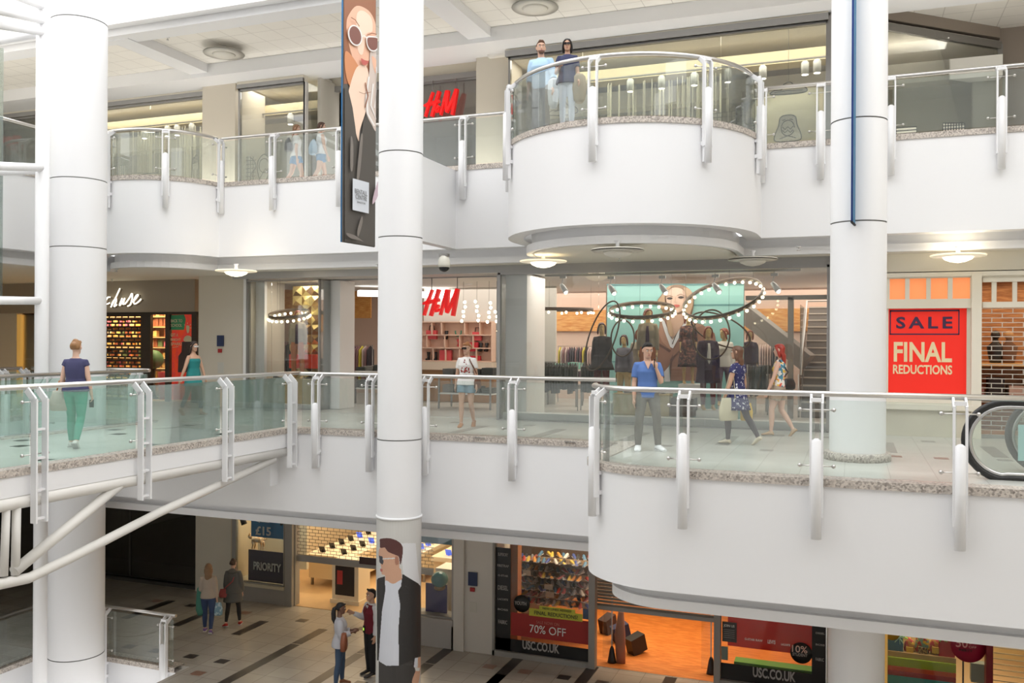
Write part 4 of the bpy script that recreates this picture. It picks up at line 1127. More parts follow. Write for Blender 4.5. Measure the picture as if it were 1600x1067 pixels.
bd_ = MB(); bd_.rings([eyring((0, 0, z), rx + .004, yf + .005, yf - .05, 16, f.HM) for z, rx, yf, yb in HEADR[:4]]); bd_.build('beard', mat('hair_midbrown', (.12, .055, .03)), f.t)
p8 = f.world(f.J['wrL'])
jk = thing('jacket', 'pale jacket draped over the arm of the man on the round balcony', 'jacket', f.world(f.J['elL']) + V((0, 0, -.1)), f.rz)
j_ = MB(); j_.rings([[V((math.cos(a) * w_ * .10 - .02, math.sin(a) * .055 + .05 + y_, z)) for a in [2 * PI * i / 16 for i in range(16)]] for z, w_, y_ in ((.04, .6, 0), (.0, 1.0, .02), (-.2, 1.1, .03), (-.42, .9, .03), (-.5, .5, .02))])
j_.build('cloth', cloth('jacket_pale', (.50, .52, .55)), jk)
p8 = on_balcony(886, 187)
f = Fig('person', 'dark-haired woman in sunglasses and white trousers on the round balcony', 'person', (p8.x, p8.y, ZU), 172, 1.62, 'f',
        dict(legR=((.0, .02, -1), (.0, -.05, -1)), legL=((.0, .10, -1), (.0, -.1, -1)), armR=((.25, .10, -1), (-.45, .9, .35)), armL=((.2, .0, -1), (.1, .55, -.7))), 1.0, SK_M, head=(0, 3))
f.top('blouse', cloth('navy_blouse', (.03, .035, .09)), hem=-.04, sleeve=.3, o=.02, flare=.15); f.pants('trousers', cloth('white_trousers', (.72, .74, .82)), .95, .008)
f.shoes(mat('shoe_brown', (.25, .08, .03), .5)); f.hair(mat('hair_black', (.012, .010, .010)), 'long', .16); f.glasses()
jk = thing('jacket', 'beige jacket over the arm of the woman on the round balcony', 'jacket', f.world(f.J['elL'].lerp(f.J['wrL'], .5)), f.rz)
j_ = MB(); j_.rings([[V((math.cos(a) * w_ * .11 - .02, math.sin(a) * .07 + y_, z)) for a in [2 * PI * i / 16 for i in range(16)]] for z, w_, y_ in ((.05, .6, 0), (.0, 1.0, .0), (-.2, 1.2, .0), (-.40, .9, .0), (-.45, .5, .0))])
j_.build('cloth', cloth('jacket_beige', (.42, .34, .24)), jk)

# 9, 10 two girls on the upper floor at the left
for (px, lab, hairm, hst, cm_, hd) in ((461, 'brown-haired woman with a black backpack walking on the upper floor', mat('hair_lightbrown', (.28, .15, .08), .5), 'long', (.80, .78, .76), -40),
                                   (500, 'dark-haired woman with a denim jacket walking on the upper floor', mat('hair_dark2', (.10, .05, .035), .5), 'long', (.78, .78, .80), -20)):
    x = XT(px, 18.9)
    f = Fig('person', lab, 'person', (x, 18.9, ZU), -62, 1.68, 'f', WALK if px == 461 else flip(WALK), 1.0, SK_L, head=(hd, 0))
    f.top('top', cloth('offwhite%d' % px, cm_), hem=-.03, sleeve=.3 if px == 461 else 0, o=.018, flare=.1); f.pants('shorts', cloth('denim_shorts', (.16, .30, .50)), .24, .018, .03)
    f.shoes(mat('shoe_brown', (.25, .08, .03))); f.hair(hairm, hst, .22 if px == 461 else .08)
    b0 = f.world(f.LM @ V((0, -.20, f.hz + .42)))
    if px == 461: handbag('backpack', 'small black backpack on the woman by the upper railing', 'bag', b0, (.24, .16, .32), mat('leather_black', (.02, .018, .018)), f.rz)
    else: handbag('denim_jacket', 'denim jacket tied around the dark-haired woman on the upper floor', 'jacket', b0 + V((0, 0, -.1)), (.34, .16, .34), cloth('denim_jacket', (.30, .42, .55)), f.rz)

# 11, 12 two girls on the lower floor
f = Fig('person', 'girl with long light brown hair and blue jeans walking on the lower floor', 'person', pos(325, 988, ZL), 8, 1.62, 'f',
        dict(legR=((.02, -.05, -1), (0, -.38, -1), (0, .8, -.5)), legL=((.02, .22, -1), (0, .02, -1)), armR=((.15, .0, -1), (.1, .1, -1)), armL=((.15, .15, -1), (.0, .8, -.5))), 1.0, SK_L, head=(10, 0))
f.top('jumper', cloth('beige_knit', (.50, .42, .35)), hem=-.05, sleeve=.9, o=.02); f.pants('jeans', cloth('blue_jeans', (.05, .08, .18)), .96, .01)
f.shoes(cloth('purple_shoe', (.22, .13, .36)), mat('sole_white', (.8, .8, .8))); f.hair(mat('hair_dishwater', (.26, .15, .08), .5), 'long', .40, 1.1)
w_ = f.world(f.J['wrR'])
handbag('carrier_bag', 'pale blue patterned carrier bag in the hand of the long-haired girl', 'bag', w_ + V((0, 0, -.08)), (.26, .12, .30), pattern('bag_blue', (.25, .42, .55), [(.55, .68, .75)], 14), TH)
w_ = f.world(f.J['elL'])
jk = thing('jacket', 'green jacket hanging from the arm of the long-haired girl', 'jacket', w_ + V((0, 0, 0)), f.rz)
j_ = MB(); j_.rings([[V((math.cos(a) * q * .09 - .02, math.sin(a) * .08 + .06, z)) for a in [2 * PI * i / 16 for i in range(16)]] for z, q in ((.05, .5), (.0, .9), (-.2, 1.1), (-.5, 1.2), (-.62, .7))])
j_.build('cloth', cloth('jacket_green', (.08, .26, .20)), jk)
f = Fig('person', 'girl with short hair, grey hooded coat and red shoes on the lower floor', 'person', pos(364, 977, ZL), 5, 1.60, 'f',
        dict(legR=((.10, .12, -1), (.08, .0, -1)), legL=((.08, -.05, -1), (.08, -.25, -1), (-.6, .8, -.2)), armR=((.2, .05, -1), (.1, .2, -1)), armL=((.15, .05, -1), (.0, .2, -1))), 1.0, SK_L, head=(-15, 0))
cm_ = cloth('coat_grey', (.13, .13, .125))
f.top('coat', cm_, hem=-.06, sleeve=.9, o=.03, flare=.2); f.skirt('coat_skirt', cm_, .1, -.28, .22, .03); f.pants('leggings', cloth('leggings_dark', (.03, .028, .03)), .95, .004)
f.shoes(cloth('red_shoe', (.50, .05, .04)), mat('sole_white', (.8, .8, .8))); f.hair(mat('hair_dark3', (.07, .04, .03), .5), 'updo', vol=.9)
hd_ = MB(); hd_.ball(f.LM @ V((0, -.09, f.hz + .47)), .10, 14, sz=.7, sy=.7); hd_.build('hood', cm_, f.t)
handbag('satchel', 'small red bag on a long red strap at the side of the short-haired girl', 'bag', f.world(f.J['hipL']) - RT0 * .12 - FW * .10 + V((0, 0, .05)), (.20, .08, .2), cloth('red_bag', (.45, .10, .10)), TH,
        [f.world(f.J['hipL']) - RT0 * .12 - FW * .10 + V((0, 0, .04)), f.world(f.LM @ V((.02, -.16, f.hz + .25))), f.world(f.J['shR']) + V((-.05, -.02, .08))])

# 13, 14 woman and the guard
f = Fig('person', 'woman with a long dark ponytail and pale blouse talking to the guard', 'person', pos(531, 1072, ZL), -78, 1.66, 'f',
        dict(legR=((.05, -.08, -1), (.0, -.12, -1)), legL=((.12, .12, -1), (.0, .0, -1)), armR=((.18, .05, -1), (-.2, .9, .25)), armL=((.16, .05, -1), (-.2, 1, .1))), 1.02, SK_D, head=(0, 2))
f.top('blouse', cloth('blouse_pale', (.56, .56, .60)), hem=-.08, sleeve=.9, o=.026, flare=.18); f.pants('jeans', cloth('jeans_slate', (.06, .10, .17)), .97, .010)
f.shoes(mat('shoe_brown', (.25, .08, .03))); f.hair(mat('hair_black', (.012, .010, .010)), 'pony')
handbag('handbag', 'tan leather bag at the hip of the woman talking to the guard', 'bag', f.world(f.J['hipR']) + RT0 * .10 - FW * .14 + V((0, 0, .24)), (.12, .28, .34), mat('leather_tan', (.28, .09, .04), .5), TH)
f = Fig('person', 'security guard in a maroon waistcoat and tie standing beside the column', 'person', pos(580, 1054, ZL), 128, 1.76, 'm',
        dict(legR=((.06, .02, -1), (.0, -.05, -1)), legL=((.02, .10, -1), (.0, -.06, -1)), armR=((.35, .15, -1), (.2, 1.0, .55)), armL=((.16, .0, -1), (.05, .2, -1))), 1.05, SK_M, head=(0, -4))
f.top('shirt', cloth('shirt_white', (.72, .72, .74)), hem=-.03, sleeve=.96, o=.014, neck=.515); f.top('waistcoat', cloth('maroon', (.16, .010, .022)), hem=-.07, sleeve=0, o=.026, neck=.49)
f.pants('trousers', cloth('black_trousers', (.015, .015, .017)), .99, .016, .022); f.shoes(mat('shoe_black', (.02, .02, .02))); f.hair(mat('hair_black', (.012, .010, .010)), 'short', vol=.7)
vt = MB(); vt._add([f.LM @ V(p) for p in [(-.05, .10, f.hz + .50), (.05, .10, f.hz + .50), (0, .142, f.hz + .36)]], [(0, 1, 2)]); vt.build('shirt_front', cloth('shirt_white', (.72, .72, .74)), f.t)
ti = MB(); ti.tube([f.LM @ V((0, .085, f.hz + .50)), f.LM @ V((0, .140, f.hz + .40)), f.LM @ V((0, .150, f.hz + .34))], [.012, .02, .012], 8); ti.build('tie', cloth('tie_maroon', (.10, .01, .015)), f.t)
w_ = f.world(f.J['hipR'])
rd = thing('radio', 'small radio with a green light on the belt of the guard', 'radio', w_ - FW * .13 - RT0 * .08 + V((0, 0, .02)), f.rz); MB().box(-.03, .03, -.02, .02, -.08, .06).build('casing', black, rd); MB().box(-.02, .02, -.024, .024, -.03, .02).build('screen', mat('radio_screen', (.3, .6, .1), .5, emit=(.5, .9, .1), es=1), rd)
# ======================= signs, banners, posters =======================
def crom(pts, n=5, closed=True):
    out = []; N = len(pts)
    rng = range(N) if closed else range(N - 1)
    for i in rng:
        if closed: p0, p1, p2, p3 = [V(pts[(i + k) % N]) for k in (-1, 0, 1, 2)]
        else: p0, p1, p2, p3 = V(pts[max(i - 1, 0)]), V(pts[i]), V(pts[i + 1]), V(pts[min(i + 2, N - 1)])
        for j in range(n):
            t = j / n
            out.append(tuple(.5 * ((2 * p1) + (-p0 + p2) * t + (2 * p0 - 5 * p1 + 4 * p2 - p3) * t * t + (-p0 + 3 * p1 - 3 * p2 + p3) * t ** 3)))
    if not closed: out.append(tuple(V(pts[-1])))
    return out
def ell(cx, cy, rx, ry, n=20, rot=0):
    c, s = math.cos(rot), math.sin(rot)
    return [(cx + rx * math.cos(a) * c - ry * math.sin(a) * s, cy + rx * math.cos(a) * s + ry * math.sin(a) * c) for a in [2 * PI * i / n for i in range(n)]]
def line_poly(pts, w):
    w = w if isinstance(w, (list, tuple)) else [w] * len(pts)
    L, R = [], []
    for i, p in enumerate(pts):
        a = V(pts[max(i - 1, 0)]); b = V(pts[min(i + 1, len(pts) - 1)]); d = (b - a).normalized(); n = V((-d.y, d.x)) * w[i] / 2
        L.append(tuple(V(p) + n)); R.append(tuple(V(p) - n))
    return L + R[::-1]
def art(name, layers, fmap, parent, off0=0, nrm=V((0, -1, 0)), step=.0025, label=None):
    """flat printed artwork: polygons in picture coordinates, fmap(px, py) -> world point on the sheet"""
    mb = MB(); mats = []; c = V(parent.location) if parent is not None else V((0, 0, 0))
    for i, (pts, m) in enumerate(layers):
        if m not in mats: mats.append(m)
        w = [fmap(*p) + nrm * (off0 + step * (i + 1)) - c for p in pts]
        a = sum(((w[k] - w[0]).cross(w[k + 1] - w[0]) for k in range(1, len(w) - 1)), V((0, 0, 0)))
        if a.dot(nrm) < 0: w = w[::-1]
        mb.poly(w, mats.index(m))
    o = mb.build(name, mats, parent)
    if label: o['label'] = label
    return o
def ink(name, c, e=0): return mat('ink_' + name, c, .55) if not e else mat('ink_' + name, c, .55, emit=c, es=e)
def Zm(ox, oy, sc): return lambda pts: [(ox + x / sc, oy + y / sc) for x, y in pts]

# ---- hanging banner with the woman's portrait
BD = V((.1154, .993, 0)).normalized()
bo = PS(533.5, 376, 0) if False else None
k0 = 14.0
bL = CAM + ray(533, 378) * k0            # bottom of the near edge
BN = V((BD.y, -BD.x, 0))                 # facing the camera side
def BPm(px, py):
    d = ray(px, py); k = (bL - CAM).dot(BN) / d.dot(BN); return CAM + d * k
def banner(name, label, org, top, w=.87, frontlayers=None, m=None, edge=None):
    t = thing(name, label, 'banner', (org.x, org.y, org.z))
    return t
bt = thing('banner', 'long hanging banner with a portrait of a woman in white sunglasses', 'banner', bL)
zb_ = bL.z; wB = .87
blackc = ink('coat', (.085, .075, .065)); skn = ink('skin', (.78, .46, .32)); skl = ink('skin_light', (.86, .64, .50)); hairc = ink('hair_auburn', (.30, .12, .06)); hair2 = ink('hair_orange', (.62, .26, .12))
lens = ink('lens', (.22, .09, .07)); wht = ink('white', (.80, .77, .74)); lipc = ink('lip', (.52, .12, .10)); tilec = ink('tile', (.62, .65, .70)); grayc = ink('grey', (.22, .22, .22)); furc = ink('fur', (.62, .52, .46)); coat2 = ink('coat_light', (.20, .175, .155))
fb_ = MB()
ins = BD * 0
fb_.obox(BD * (wB / 2) + V((0, 0, 5.0)), (BD, BN, V((0, 0, 1))), (wB / 2, .006, 5.0)); fb_.build('cloth', ink('banner_dark', (.10, .088, .078)), bt)
eb_ = MB(); eb_.tube([V((0, 0, 0)), V((0, 0, 10))], .012, 8); eb_.build('hem', ink('hem_blue', (.05, .22, .50)), bt)
Zb = Zm(500, 0, 5.333)
L = [(Zb([(195, -200), (470, -200), (474, 700), (195, 700)]), hairc),
     (Zb(crom([(232, 130), (300, 50), (400, 90), (455, 190), (468, 300), (440, 430), (395, 520), (370, 590), (335, 600), (290, 540), (250, 430), (222, 300), (215, 200)])), skn),
     (Zb(crom([(300, 120), (350, 90), (420, 150), (430, 260), (380, 290), (350, 450), (310, 420), (300, 260)])), skl),
     (Zb(crom([(205, 430), (260, 470), (330, 590), (345, 700), (290, 760), (230, 700), (200, 560)])), hair2),
     (Zb(crom([(300, 560), (380, 560), (400, 700), (380, 900), (325, 1080), (315, 1180), (280, 1060), (235, 800), (240, 720)])), skl),
     (Zb([(195, 730), (225, 745), (262, 900), (285, 1060), (312, 1320), (330, 1190), (350, 1010), (395, 900), (472, 800), (472, 2090), (195, 2090)]), blackc),
     (Zb(crom([(410, 430), (470, 470), (474, 900), (460, 1090), (420, 1040), (380, 960), (360, 860), (375, 740), (400, 600)])), furc),
     (Zb(crom([(420, 470), (468, 520), (470, 620), (440, 590)])), skn),
     (Zb(line_poly([(395, 640), (375, 800), (385, 950), (440, 1050)], 14)), wht), (Zb(line_poly([(430, 700), (410, 880), (465, 1000)], 12)), wht), (Zb(line_poly([(455, 560), (465, 760), (440, 900)], 10)), wht), (Zb(line_poly([(362, 690), (385, 800), (360, 900)], 8)), hairc),
     (Zb(ell(276, 298, 58, 90, 24, -.25)), wht), (Zb(ell(276, 298, 47, 78, 24, -.25)), lens),
     (Zb(crom([(368, 315), (400, 303), (466, 318), (466, 400), (440, 430), (400, 425), (372, 380)])), wht), (Zb(crom([(376, 325), (405, 315), (464, 328), (462, 390), (438, 420), (405, 415), (380, 378)])), lens),
     (Zb(line_poly([(330, 312), (345, 300), (368, 318)], 8)), wht),
     (Zb(crom([(320, 490), (350, 505), (385, 515), (360, 545), (330, 535)])), lipc), (Zb(line_poly([(235, 150), (270, 170), (305, 225)], 7)), hairc), (Zb(line_poly([(370, 295), (410, 282), (450, 290)], 7)), hairc),
     (Zb(line_poly([(300, 770), (340, 785), (400, 770)], 4)), hairc)]
Zb2 = Zm(500, 190, 5.333)
L += [(Zb2(crom([(310, 140), (330, 120), (320, 300), (300, 470), (280, 470)])), coat2), (Zb2(crom([(230, 130), (250, 200), (245, 400), (225, 380)])), coat2), (Zb2(crom([(320, 790), (325, 850), (290, 960), (285, 900)])), coat2), (Zb2(crom([(190, 930), (260, 950), (330, 1000), (300, 990), (220, 970)])), coat2),
      (Zb2([(242, 475), (378, 512), (376, 768), (240, 738)]), tilec), (Zb2(crom([(455, 500), (430, 560), (410, 640), (408, 690), (452, 620)])), ink('pinkish', (.55, .42, .48)))]
clip = [p for p in L]
def bclip(px, py):
    w_ = BPm(px, py); u = (w_ - bL).dot(BD); u = max(.012, min(wB - .012, u)); z = max(w_.z, bL.z + .01)
    return V((bL.x, bL.y, 0)) + BD * u + V((0, 0, z))
art('portrait_print', L, bclip, bt, .008, BN)
for s_, x0, y0, x1, y1 in (('BENTALL', 258, 562, 360, 622), ('CENTRE', 262, 610, 357, 662)):
    (ax, ay), (bx, by) = Zb2([(x0, y0), (x1, y1)])
    a = BPm(ax, ay); b = BPm(bx, by); w_ = abs((b - a).dot(BD)); h_ = .075
    o = put_text(fitted(s_, w_, h_, .002, .002), 'lettering', grayc, (a + b) / 2 + BN * .085, bt, nrm=BN)
(ax, ay), (bx, by) = Zb2([(275, 668), (342, 690)]); a = BPm(ax, ay); b = BPm(bx, by)
put_text(fitted('KINGSTON', abs((b - a).dot(BD)), .03, .002, 0), 'lettering', grayc, (a + b) / 2 + BN * .085, bt, nrm=BN)
# the edge-on banner
e2 = CAM + ray(1331, 347) * 12.6
bt2 = thing('banner', 'blue hanging banner seen edge-on in front of the right column', 'banner', e2)
MB().obox(BD * (wB / 2) + V((0, 0, 5.0)), (BD, BN, V((0, 0, 1))), (wB / 2, .006, 5.0)).build('cloth', ink('banner_blue', (.03, .16, .30)), bt2)
MB().tube([V((0, 0, 0)), V((0, 0, 10))], .014, 8).build('hem', ink('hem_navy', (.02, .06, .28)), bt2)
MB().tube([BD * -.02, BD * (wB + .02)], .018, 8).build('weight_rod', black, bt2)

# ---- the advert wrapped round the lower part of the middle column
Zc = Zm(570, 810, 4.152)
cw = ink('advert_back', (.62, .61, .58)); cw2 = ink('advert_back2', (.74, .74, .75)); jc = ink('jacket_black', (.028, .025, .024)); tc_ = ink('tee_white', (.66, .68, .74)); hb_ = ink('hair_dark', (.10, .035, .03)); sk = ink('skin_tan', (.62, .36, .24)); sks = ink('skin_shade', (.42, .20, .13)); jc2 = ink('trouser_dark', (.05, .045, .042)); wl_ = ink('watch', (.7, .7, .68))
ADV = [(Zc([(230, 160), (330, 160), (345, 330), (360, 440), (250, 360)]), cw2),
       (Zc(crom([(100, 190), (150, 190), (215, 240), (225, 330), (240, 380), (200, 420), (140, 410), (133, 370), (110, 360), (104, 300), (90, 240)])), sk),
       (Zc(crom([(195, 250), (215, 250), (222, 290), (200, 300)])), sks), (Zc(crom([(100, 325), (115, 330), (112, 345), (102, 342)])), ink('lip2', (.5, .15, .12))),
       (Zc([(130, 345), (200, 300), (235, 330), (245, 420), (135, 415)]), sk),
       (Zc(crom([(102, 132), (170, 130), (225, 155), (248, 200), (232, 300), (220, 250), (195, 235), (150, 215), (130, 190), (100, 190), (98, 160)])), hb_),
       (Zc([(92, 240), (115, 248), (122, 280), (115, 300), (95, 285)]), ink('dark_lens', (.05, .05, .06))), (Zc(line_poly([(115, 262), (195, 258)], 7)), wl_),
       (Zc(crom([(132, 405), (185, 425), (243, 398), (250, 480), (235, 700), (225, 950), (140, 955), (92, 915), (100, 700), (120, 500)])), tc_),
       (Zc([(86, 388), (130, 375), (133, 470), (112, 600), (100, 760), (90, 920), (80, 920), (78, 400)]), jc),
       (Zc([(245, 360), (345, 420), (362, 440), (368, 700), (372, 895), (330, 905), (305, 1080), (225, 1080), (222, 940), (218, 720), (230, 560), (215, 470), (235, 440)]), jc),
       (Zc([(90, 925), (140, 955), (225, 955), (310, 920), (330, 990), (340, 1180), (90, 1180)]), jc2),
       (Zc(crom([(345, 905), (366, 905), (362, 970), (350, 1060), (330, 1080), (305, 1065), (325, 1000), (345, 960)])), sk), (Zc([(330, 968), (358, 968), (354, 990), (328, 988)]), wl_), (Zc([(325, 905), (345, 905), (338, 965), (318, 965)]), tc_)]
def inside(p, poly):
    x, y = p; r = False; n = len(poly); j = n - 1
    for i in range(n):
        xi, yi = poly[i]; xj, yj = poly[j]
        if (yi > y) != (yj > y) and x < (xj - xi) * (y - yi) / (yj - yi) + xi: r = not r
        j = i
    return r
bbs = [(min(p[0] for p in P), max(p[0] for p in P), min(p[1] for p in P), max(p[1] for p in P)) for P, _ in ADV]
def proj(p):
    v = V(p) - CAM; f = v.dot(FW); return 800 + FPX * v.dot(RT) / f, HOR - FPX * v.dot(UP) / f
av = thing('advert_wrap', 'advert wrapped round the lower slim column: man in sunglasses and black jacket', 'advert', (MC[0], MC[1], ZL))
am = MB(); R_ = MC[2] + .006; mats_ = [cw]; z0_, z1_ = ZL + .02, -1.40; a0_, a1_ = 195, 400
cell = .0085; na = int(math.radians(a1_ - a0_) * R_ / cell); nz = int((z1_ - z0_) / cell)
avs = []; row = na + 1
for j in range(nz + 1):
    for i in range(row):
        a = math.radians(a0_ + (a1_ - a0_) * i / na); avs.append((R_ * math.cos(a), R_ * math.sin(a), z0_ + (z1_ - z0_) * j / nz - ZL))
am.v = avs
for j in range(nz):
    # merge runs of equal colour along the ring in groups no wider than 6 cells
    run = None
    for i in range(na):
        a = math.radians(a0_ + (a1_ - a0_) * (i + .5) / na); z = z0_ + (z1_ - z0_) * (j + .5) / nz
        px, py = proj((MC[0] + R_ * math.cos(a), MC[1] + R_ * math.sin(a), z)); m = cw
        if V((math.cos(a), math.sin(a))).dot(V((MC[0], MC[1]))) < 0:
            for (P, mm_), bb_2 in zip(ADV, bbs):
                if bb_2[0] <= px <= bb_2[1] and bb_2[2] <= py <= bb_2[3] and inside((px, py), P): m = mm_
        if m not in mats_: mats_.append(m)
        q = mats_.index(m)
        if run and run[1] == q and i - run[0] < 6: continue
        if run: am.f.append([j * row + run[0], j * row + i, (j + 1) * row + i, (j + 1) * row + run[0]]); am.mi.append(run[1]); am.sm.append(False)
        run = (i, q)
    am.f.append([j * row + run[0], j * row + na, (j + 1) * row + na, (j + 1) * row + run[0]]); am.mi.append(run[1]); am.sm.append(False)
am.build('printed_sheet', mats_, av)
MB().lathe((0, 0, 0), [(MC[2] + .004, 3.74), (MC[2] + .02, 3.745), (MC[2] + .02, 3.775), (MC[2] + .004, 3.78)], 48).build('top_ring', whitem, av)

# ---- fashion shop logo
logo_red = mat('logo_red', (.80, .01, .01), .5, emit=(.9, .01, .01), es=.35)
Zh = Zm(640, 420, 5.333)
def logo_map(p): q = PT(*p, 19.28); return V((q.x, 0, q.z))
lg0 = PT(688, 495, 19.28)
def hm_logo(name, label, loc):
    t = thing(name, label, 'sign', loc)
    def stroke(segs, nm):
        mb = MB()
        for pts, w in segs:
            P = [logo_map(q) - V((lg0.x, 0, lg0.z)) for q in Zh(line_poly(pts, w))]
            if len(P) == 4 or True:
                a = sum((P[k].cross(P[(k + 1) % len(P)]) for k in range(len(P))), V((0, 0, 0))).y
                if a > 0: P = P[::-1]
                n = len(P); vs = [(p.x, -.05, p.z) for p in P] + [(p.x, .05, p.z) for p in P]
                mb._add(vs, [tuple(range(n))[::-1], tuple(range(n, 2 * n))] + [(i, (i + 1) % n, n + (i + 1) % n, n + i) for i in range(n)])
        return mb.build(nm, logo_red, t)
    stroke([([(190, 176), (150, 285), (122, 388)], [16, 22, 16]), ([(246, 172), (210, 285), (178, 392)], [26, 26, 24]), ([(110, 292), (150, 280), (248, 258)], [14, 30, 24])], 'letter_h')
    stroke([([(312, 176), (285, 280), (258, 385)], [20, 20, 16]), ([(322, 172), (310, 300), (312, 365)], [30, 26, 22]), ([(398, 168), (350, 290), (312, 368)], [22, 22, 18]), ([(402, 166), (382, 280), (362, 392)], [26, 28, 26])], 'letter_m')
    stroke([(crom([(246, 352), (215, 345), (222, 322), (238, 300), (244, 315), (220, 330), (240, 356)], 4, False), 9), ([(248, 330), (236, 352), (215, 358)], 8)], 'ampersand')
    for px in (185, 398):
        q = logo_map(Zh([(px, 175)])[0]) - V((lg0.x, 0, lg0.z))
        MB().tube([q + V((0, 0, -.06)), q + V((0, 0, .30))], .012, 8).build('rod', dsteel, t)
    return t
h1 = hm_logo('shop_sign', 'red slanted logo lettering hanging at the middle floor shop entrance', (lg0.x, 19.28, lg0.z))
u0 = PT(688, 181, 20.6)
h2 = dup(h1, (u0.x, 20.62, u0.z - .02), None, 'red slanted logo lettering hanging in the upper floor window')
# ---- stationery sign (neon script)
Zp = Zm(160, 400, 6.667)
sg = PT(190, 470, 19.75)
st = thing('shop_sign', 'white neon script sign ending in chase above the stationery shop', 'sign', sg)
neon = mat('neon_white', (1, 1, .9), .5, emit=(1, .96, .78), es=3.5)
for pts in ([(80, 428), (55, 432), (35, 470), (42, 500), (75, 488)], [(182, 338), (140, 430), (88, 532)], [(95, 505), (125, 455), (145, 448), (140, 480), (122, 525), (150, 505)], [(205, 440), (185, 490), (180, 515), (215, 470), (232, 440), (215, 500), (240, 492)],
            [(235, 500), (285, 430), (302, 395), (312, 400), (308, 450), (290, 505), (262, 522)], [(315, 480), (350, 440), (372, 405), (350, 415), (325, 470), (335, 498), (370, 480), (402, 448)],
            [(-60, 500), (-30, 440), (-10, 440), (-40, 490), (-10, 500), (20, 450)]):
    P = [PT(*q, 19.75) - sg for q in Zp(crom(pts, 5, False))]
    MB().tube(P, .016, 6).build('neon_tube', neon, st)
    MB().tube([p + V((.02, .05, -.02)) for p in P], .02, 6).build('letter_back', mat('letter_dark', (.12, .08, .05), .5), st)

def rectz(px0, px1, y0, y1, t, pxr=None):
    pxr = pxr if pxr is not None else px0
    return XT(px0, t), XT(px1, t), ZT(pxr, y1, t), ZT(pxr, y0, t)
def sheet(mb, px0, px1, y0, y1, t, d=.01, mi=0, pxr=None):
    x0, x1, z0, z1 = rectz(px0, px1, y0, y1, t, pxr); return mb.box(x0, x1, t - d, t, z0, z1, mi)
def ptext(s, px0, px1, y0, y1, t, m, parent, bold=.0, name='lettering', pxr=None, depth=.006, space=1.0):
    x0, x1, z0, z1 = rectz(px0, px1, y0, y1, t, pxr)
    return put_text(fitted(s, x1 - x0, z1 - z0, depth, bold, space=space), name, m, ((x0 + x1) / 2, t - .004, (z0 + z1) / 2), parent)
# ---- sale poster
red = ink('red', (.72, .015, .008)); navy = ink('navy', (.05, .02, .07)); creamc = ink('cream', (.88, .70, .42))
p0 = PT(1388, 616, 18.3)
sp = thing('poster', 'large red SALE FINAL REDUCTIONS poster in the right shop window', 'poster', p0)
def psheet(name, parent, m, *a, **k):
    c = V(parent.location); mb = MB(); sheet(mb, *a, **k); mb.v = [tuple(V(v) - c) for v in mb.v]; return mb.build(name, m, parent)
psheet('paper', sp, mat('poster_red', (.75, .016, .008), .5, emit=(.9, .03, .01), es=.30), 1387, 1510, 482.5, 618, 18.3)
fr = MB(); c_ = V(sp.location)
for a in ((1390, 1499, 484.5, 487), (1390, 1499, 521, 523), (1390, 1391.8, 484.5, 523), (1497.2, 1499, 484.5, 523)): sheet(fr, *a, 18.289, .006, 0, 1390)
fr.v = [tuple(V(v) - c_) for v in fr.v]; fr.build('printed_frame', navy, sp)
ptext('SALE', 1400, 1488, 495, 513.5, 18.287, navy, sp, .03, space=1.35)
ptext('FINAL', 1396.5, 1487.5, 534, 565, 18.287, creamc, sp, .05)
ptext('REDUCTIONS', 1395.5, 1488, 569.5, 584, 18.287, creamc, sp, .03)
# ---- cream shop front details
tr_ = MB()
xs = [1388, 1414.5, 1419, 1447, 1452.5, 1481, 1487, 1516]
for a, b in ((1385, 1389.5), (1413.5, 1420.5), (1446.5, 1453.5), (1480, 1487.5), (1515, 1519)): sheet(tr_, a, b, 433, 470, 18.27, .08, 0, 1450)
sheet(tr_, 1385, 1520, 467.5, 482, 18.3, .12, 0, 1450); sheet(tr_, 1385, 1600, 425, 435, 18.3, .12, 0, 1450)
sheet(tr_, 1510, 1519, 482, 636, 18.3, .05, 0, 1450)
for a, b in ((1548.5, 1556), (1581, 1588)): sheet(tr_, a, b, 441, 472, 18.28, .06, 0, 1550)
sheet(tr_, 1534, 1680, 472, 481, 18.3, .1, 0, 1550); sheet(tr_, 1534, 1680, 430, 441, 18.3, .1, 0, 1550)
for a, b in ((1614, 1621),): sheet(tr_, a, b, 441, 472, 18.28, .06, 0, 1550)
struct('trim_shopfront', tr_, cream)
tp = MB()
for a, b in ((1389.5, 1413.5), (1420.5, 1446.5), (1453.5, 1480), (1487.5, 1515)): sheet(tp, a, b, 435, 469, 18.34, .01, 0, 1450)
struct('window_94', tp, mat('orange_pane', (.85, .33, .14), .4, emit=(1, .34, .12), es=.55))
# roller shutter of slats with gaps (right shop)
sh_x0, sh_x1 = XT(1533, 18.35), 5.2
shut = thing('roller_shutter', 'see-through brick-pattern roller shutter over the right shop entrance', 'shutter', (sh_x0, 18.35, 0))
smb = MB(); z = .06; i = 0
while z < 2.52:
    smb.box(0, sh_x1 - sh_x0, -.008, .008, z, z + .014)
    x = (.0 if i % 2 else .17)
    while x < sh_x1 - sh_x0: smb.box(x - .008, x + .008, -.006, .006, z, z + .085); x += .34
    z += .085; i += 1
smb.build('slats', mat('shutter_metal', (.72, .66, .58), .35, .7), shut)
MB().box(0, sh_x1 - sh_x0, -.02, .02, 0, .07).build('bottom_bar', gframe, shut)
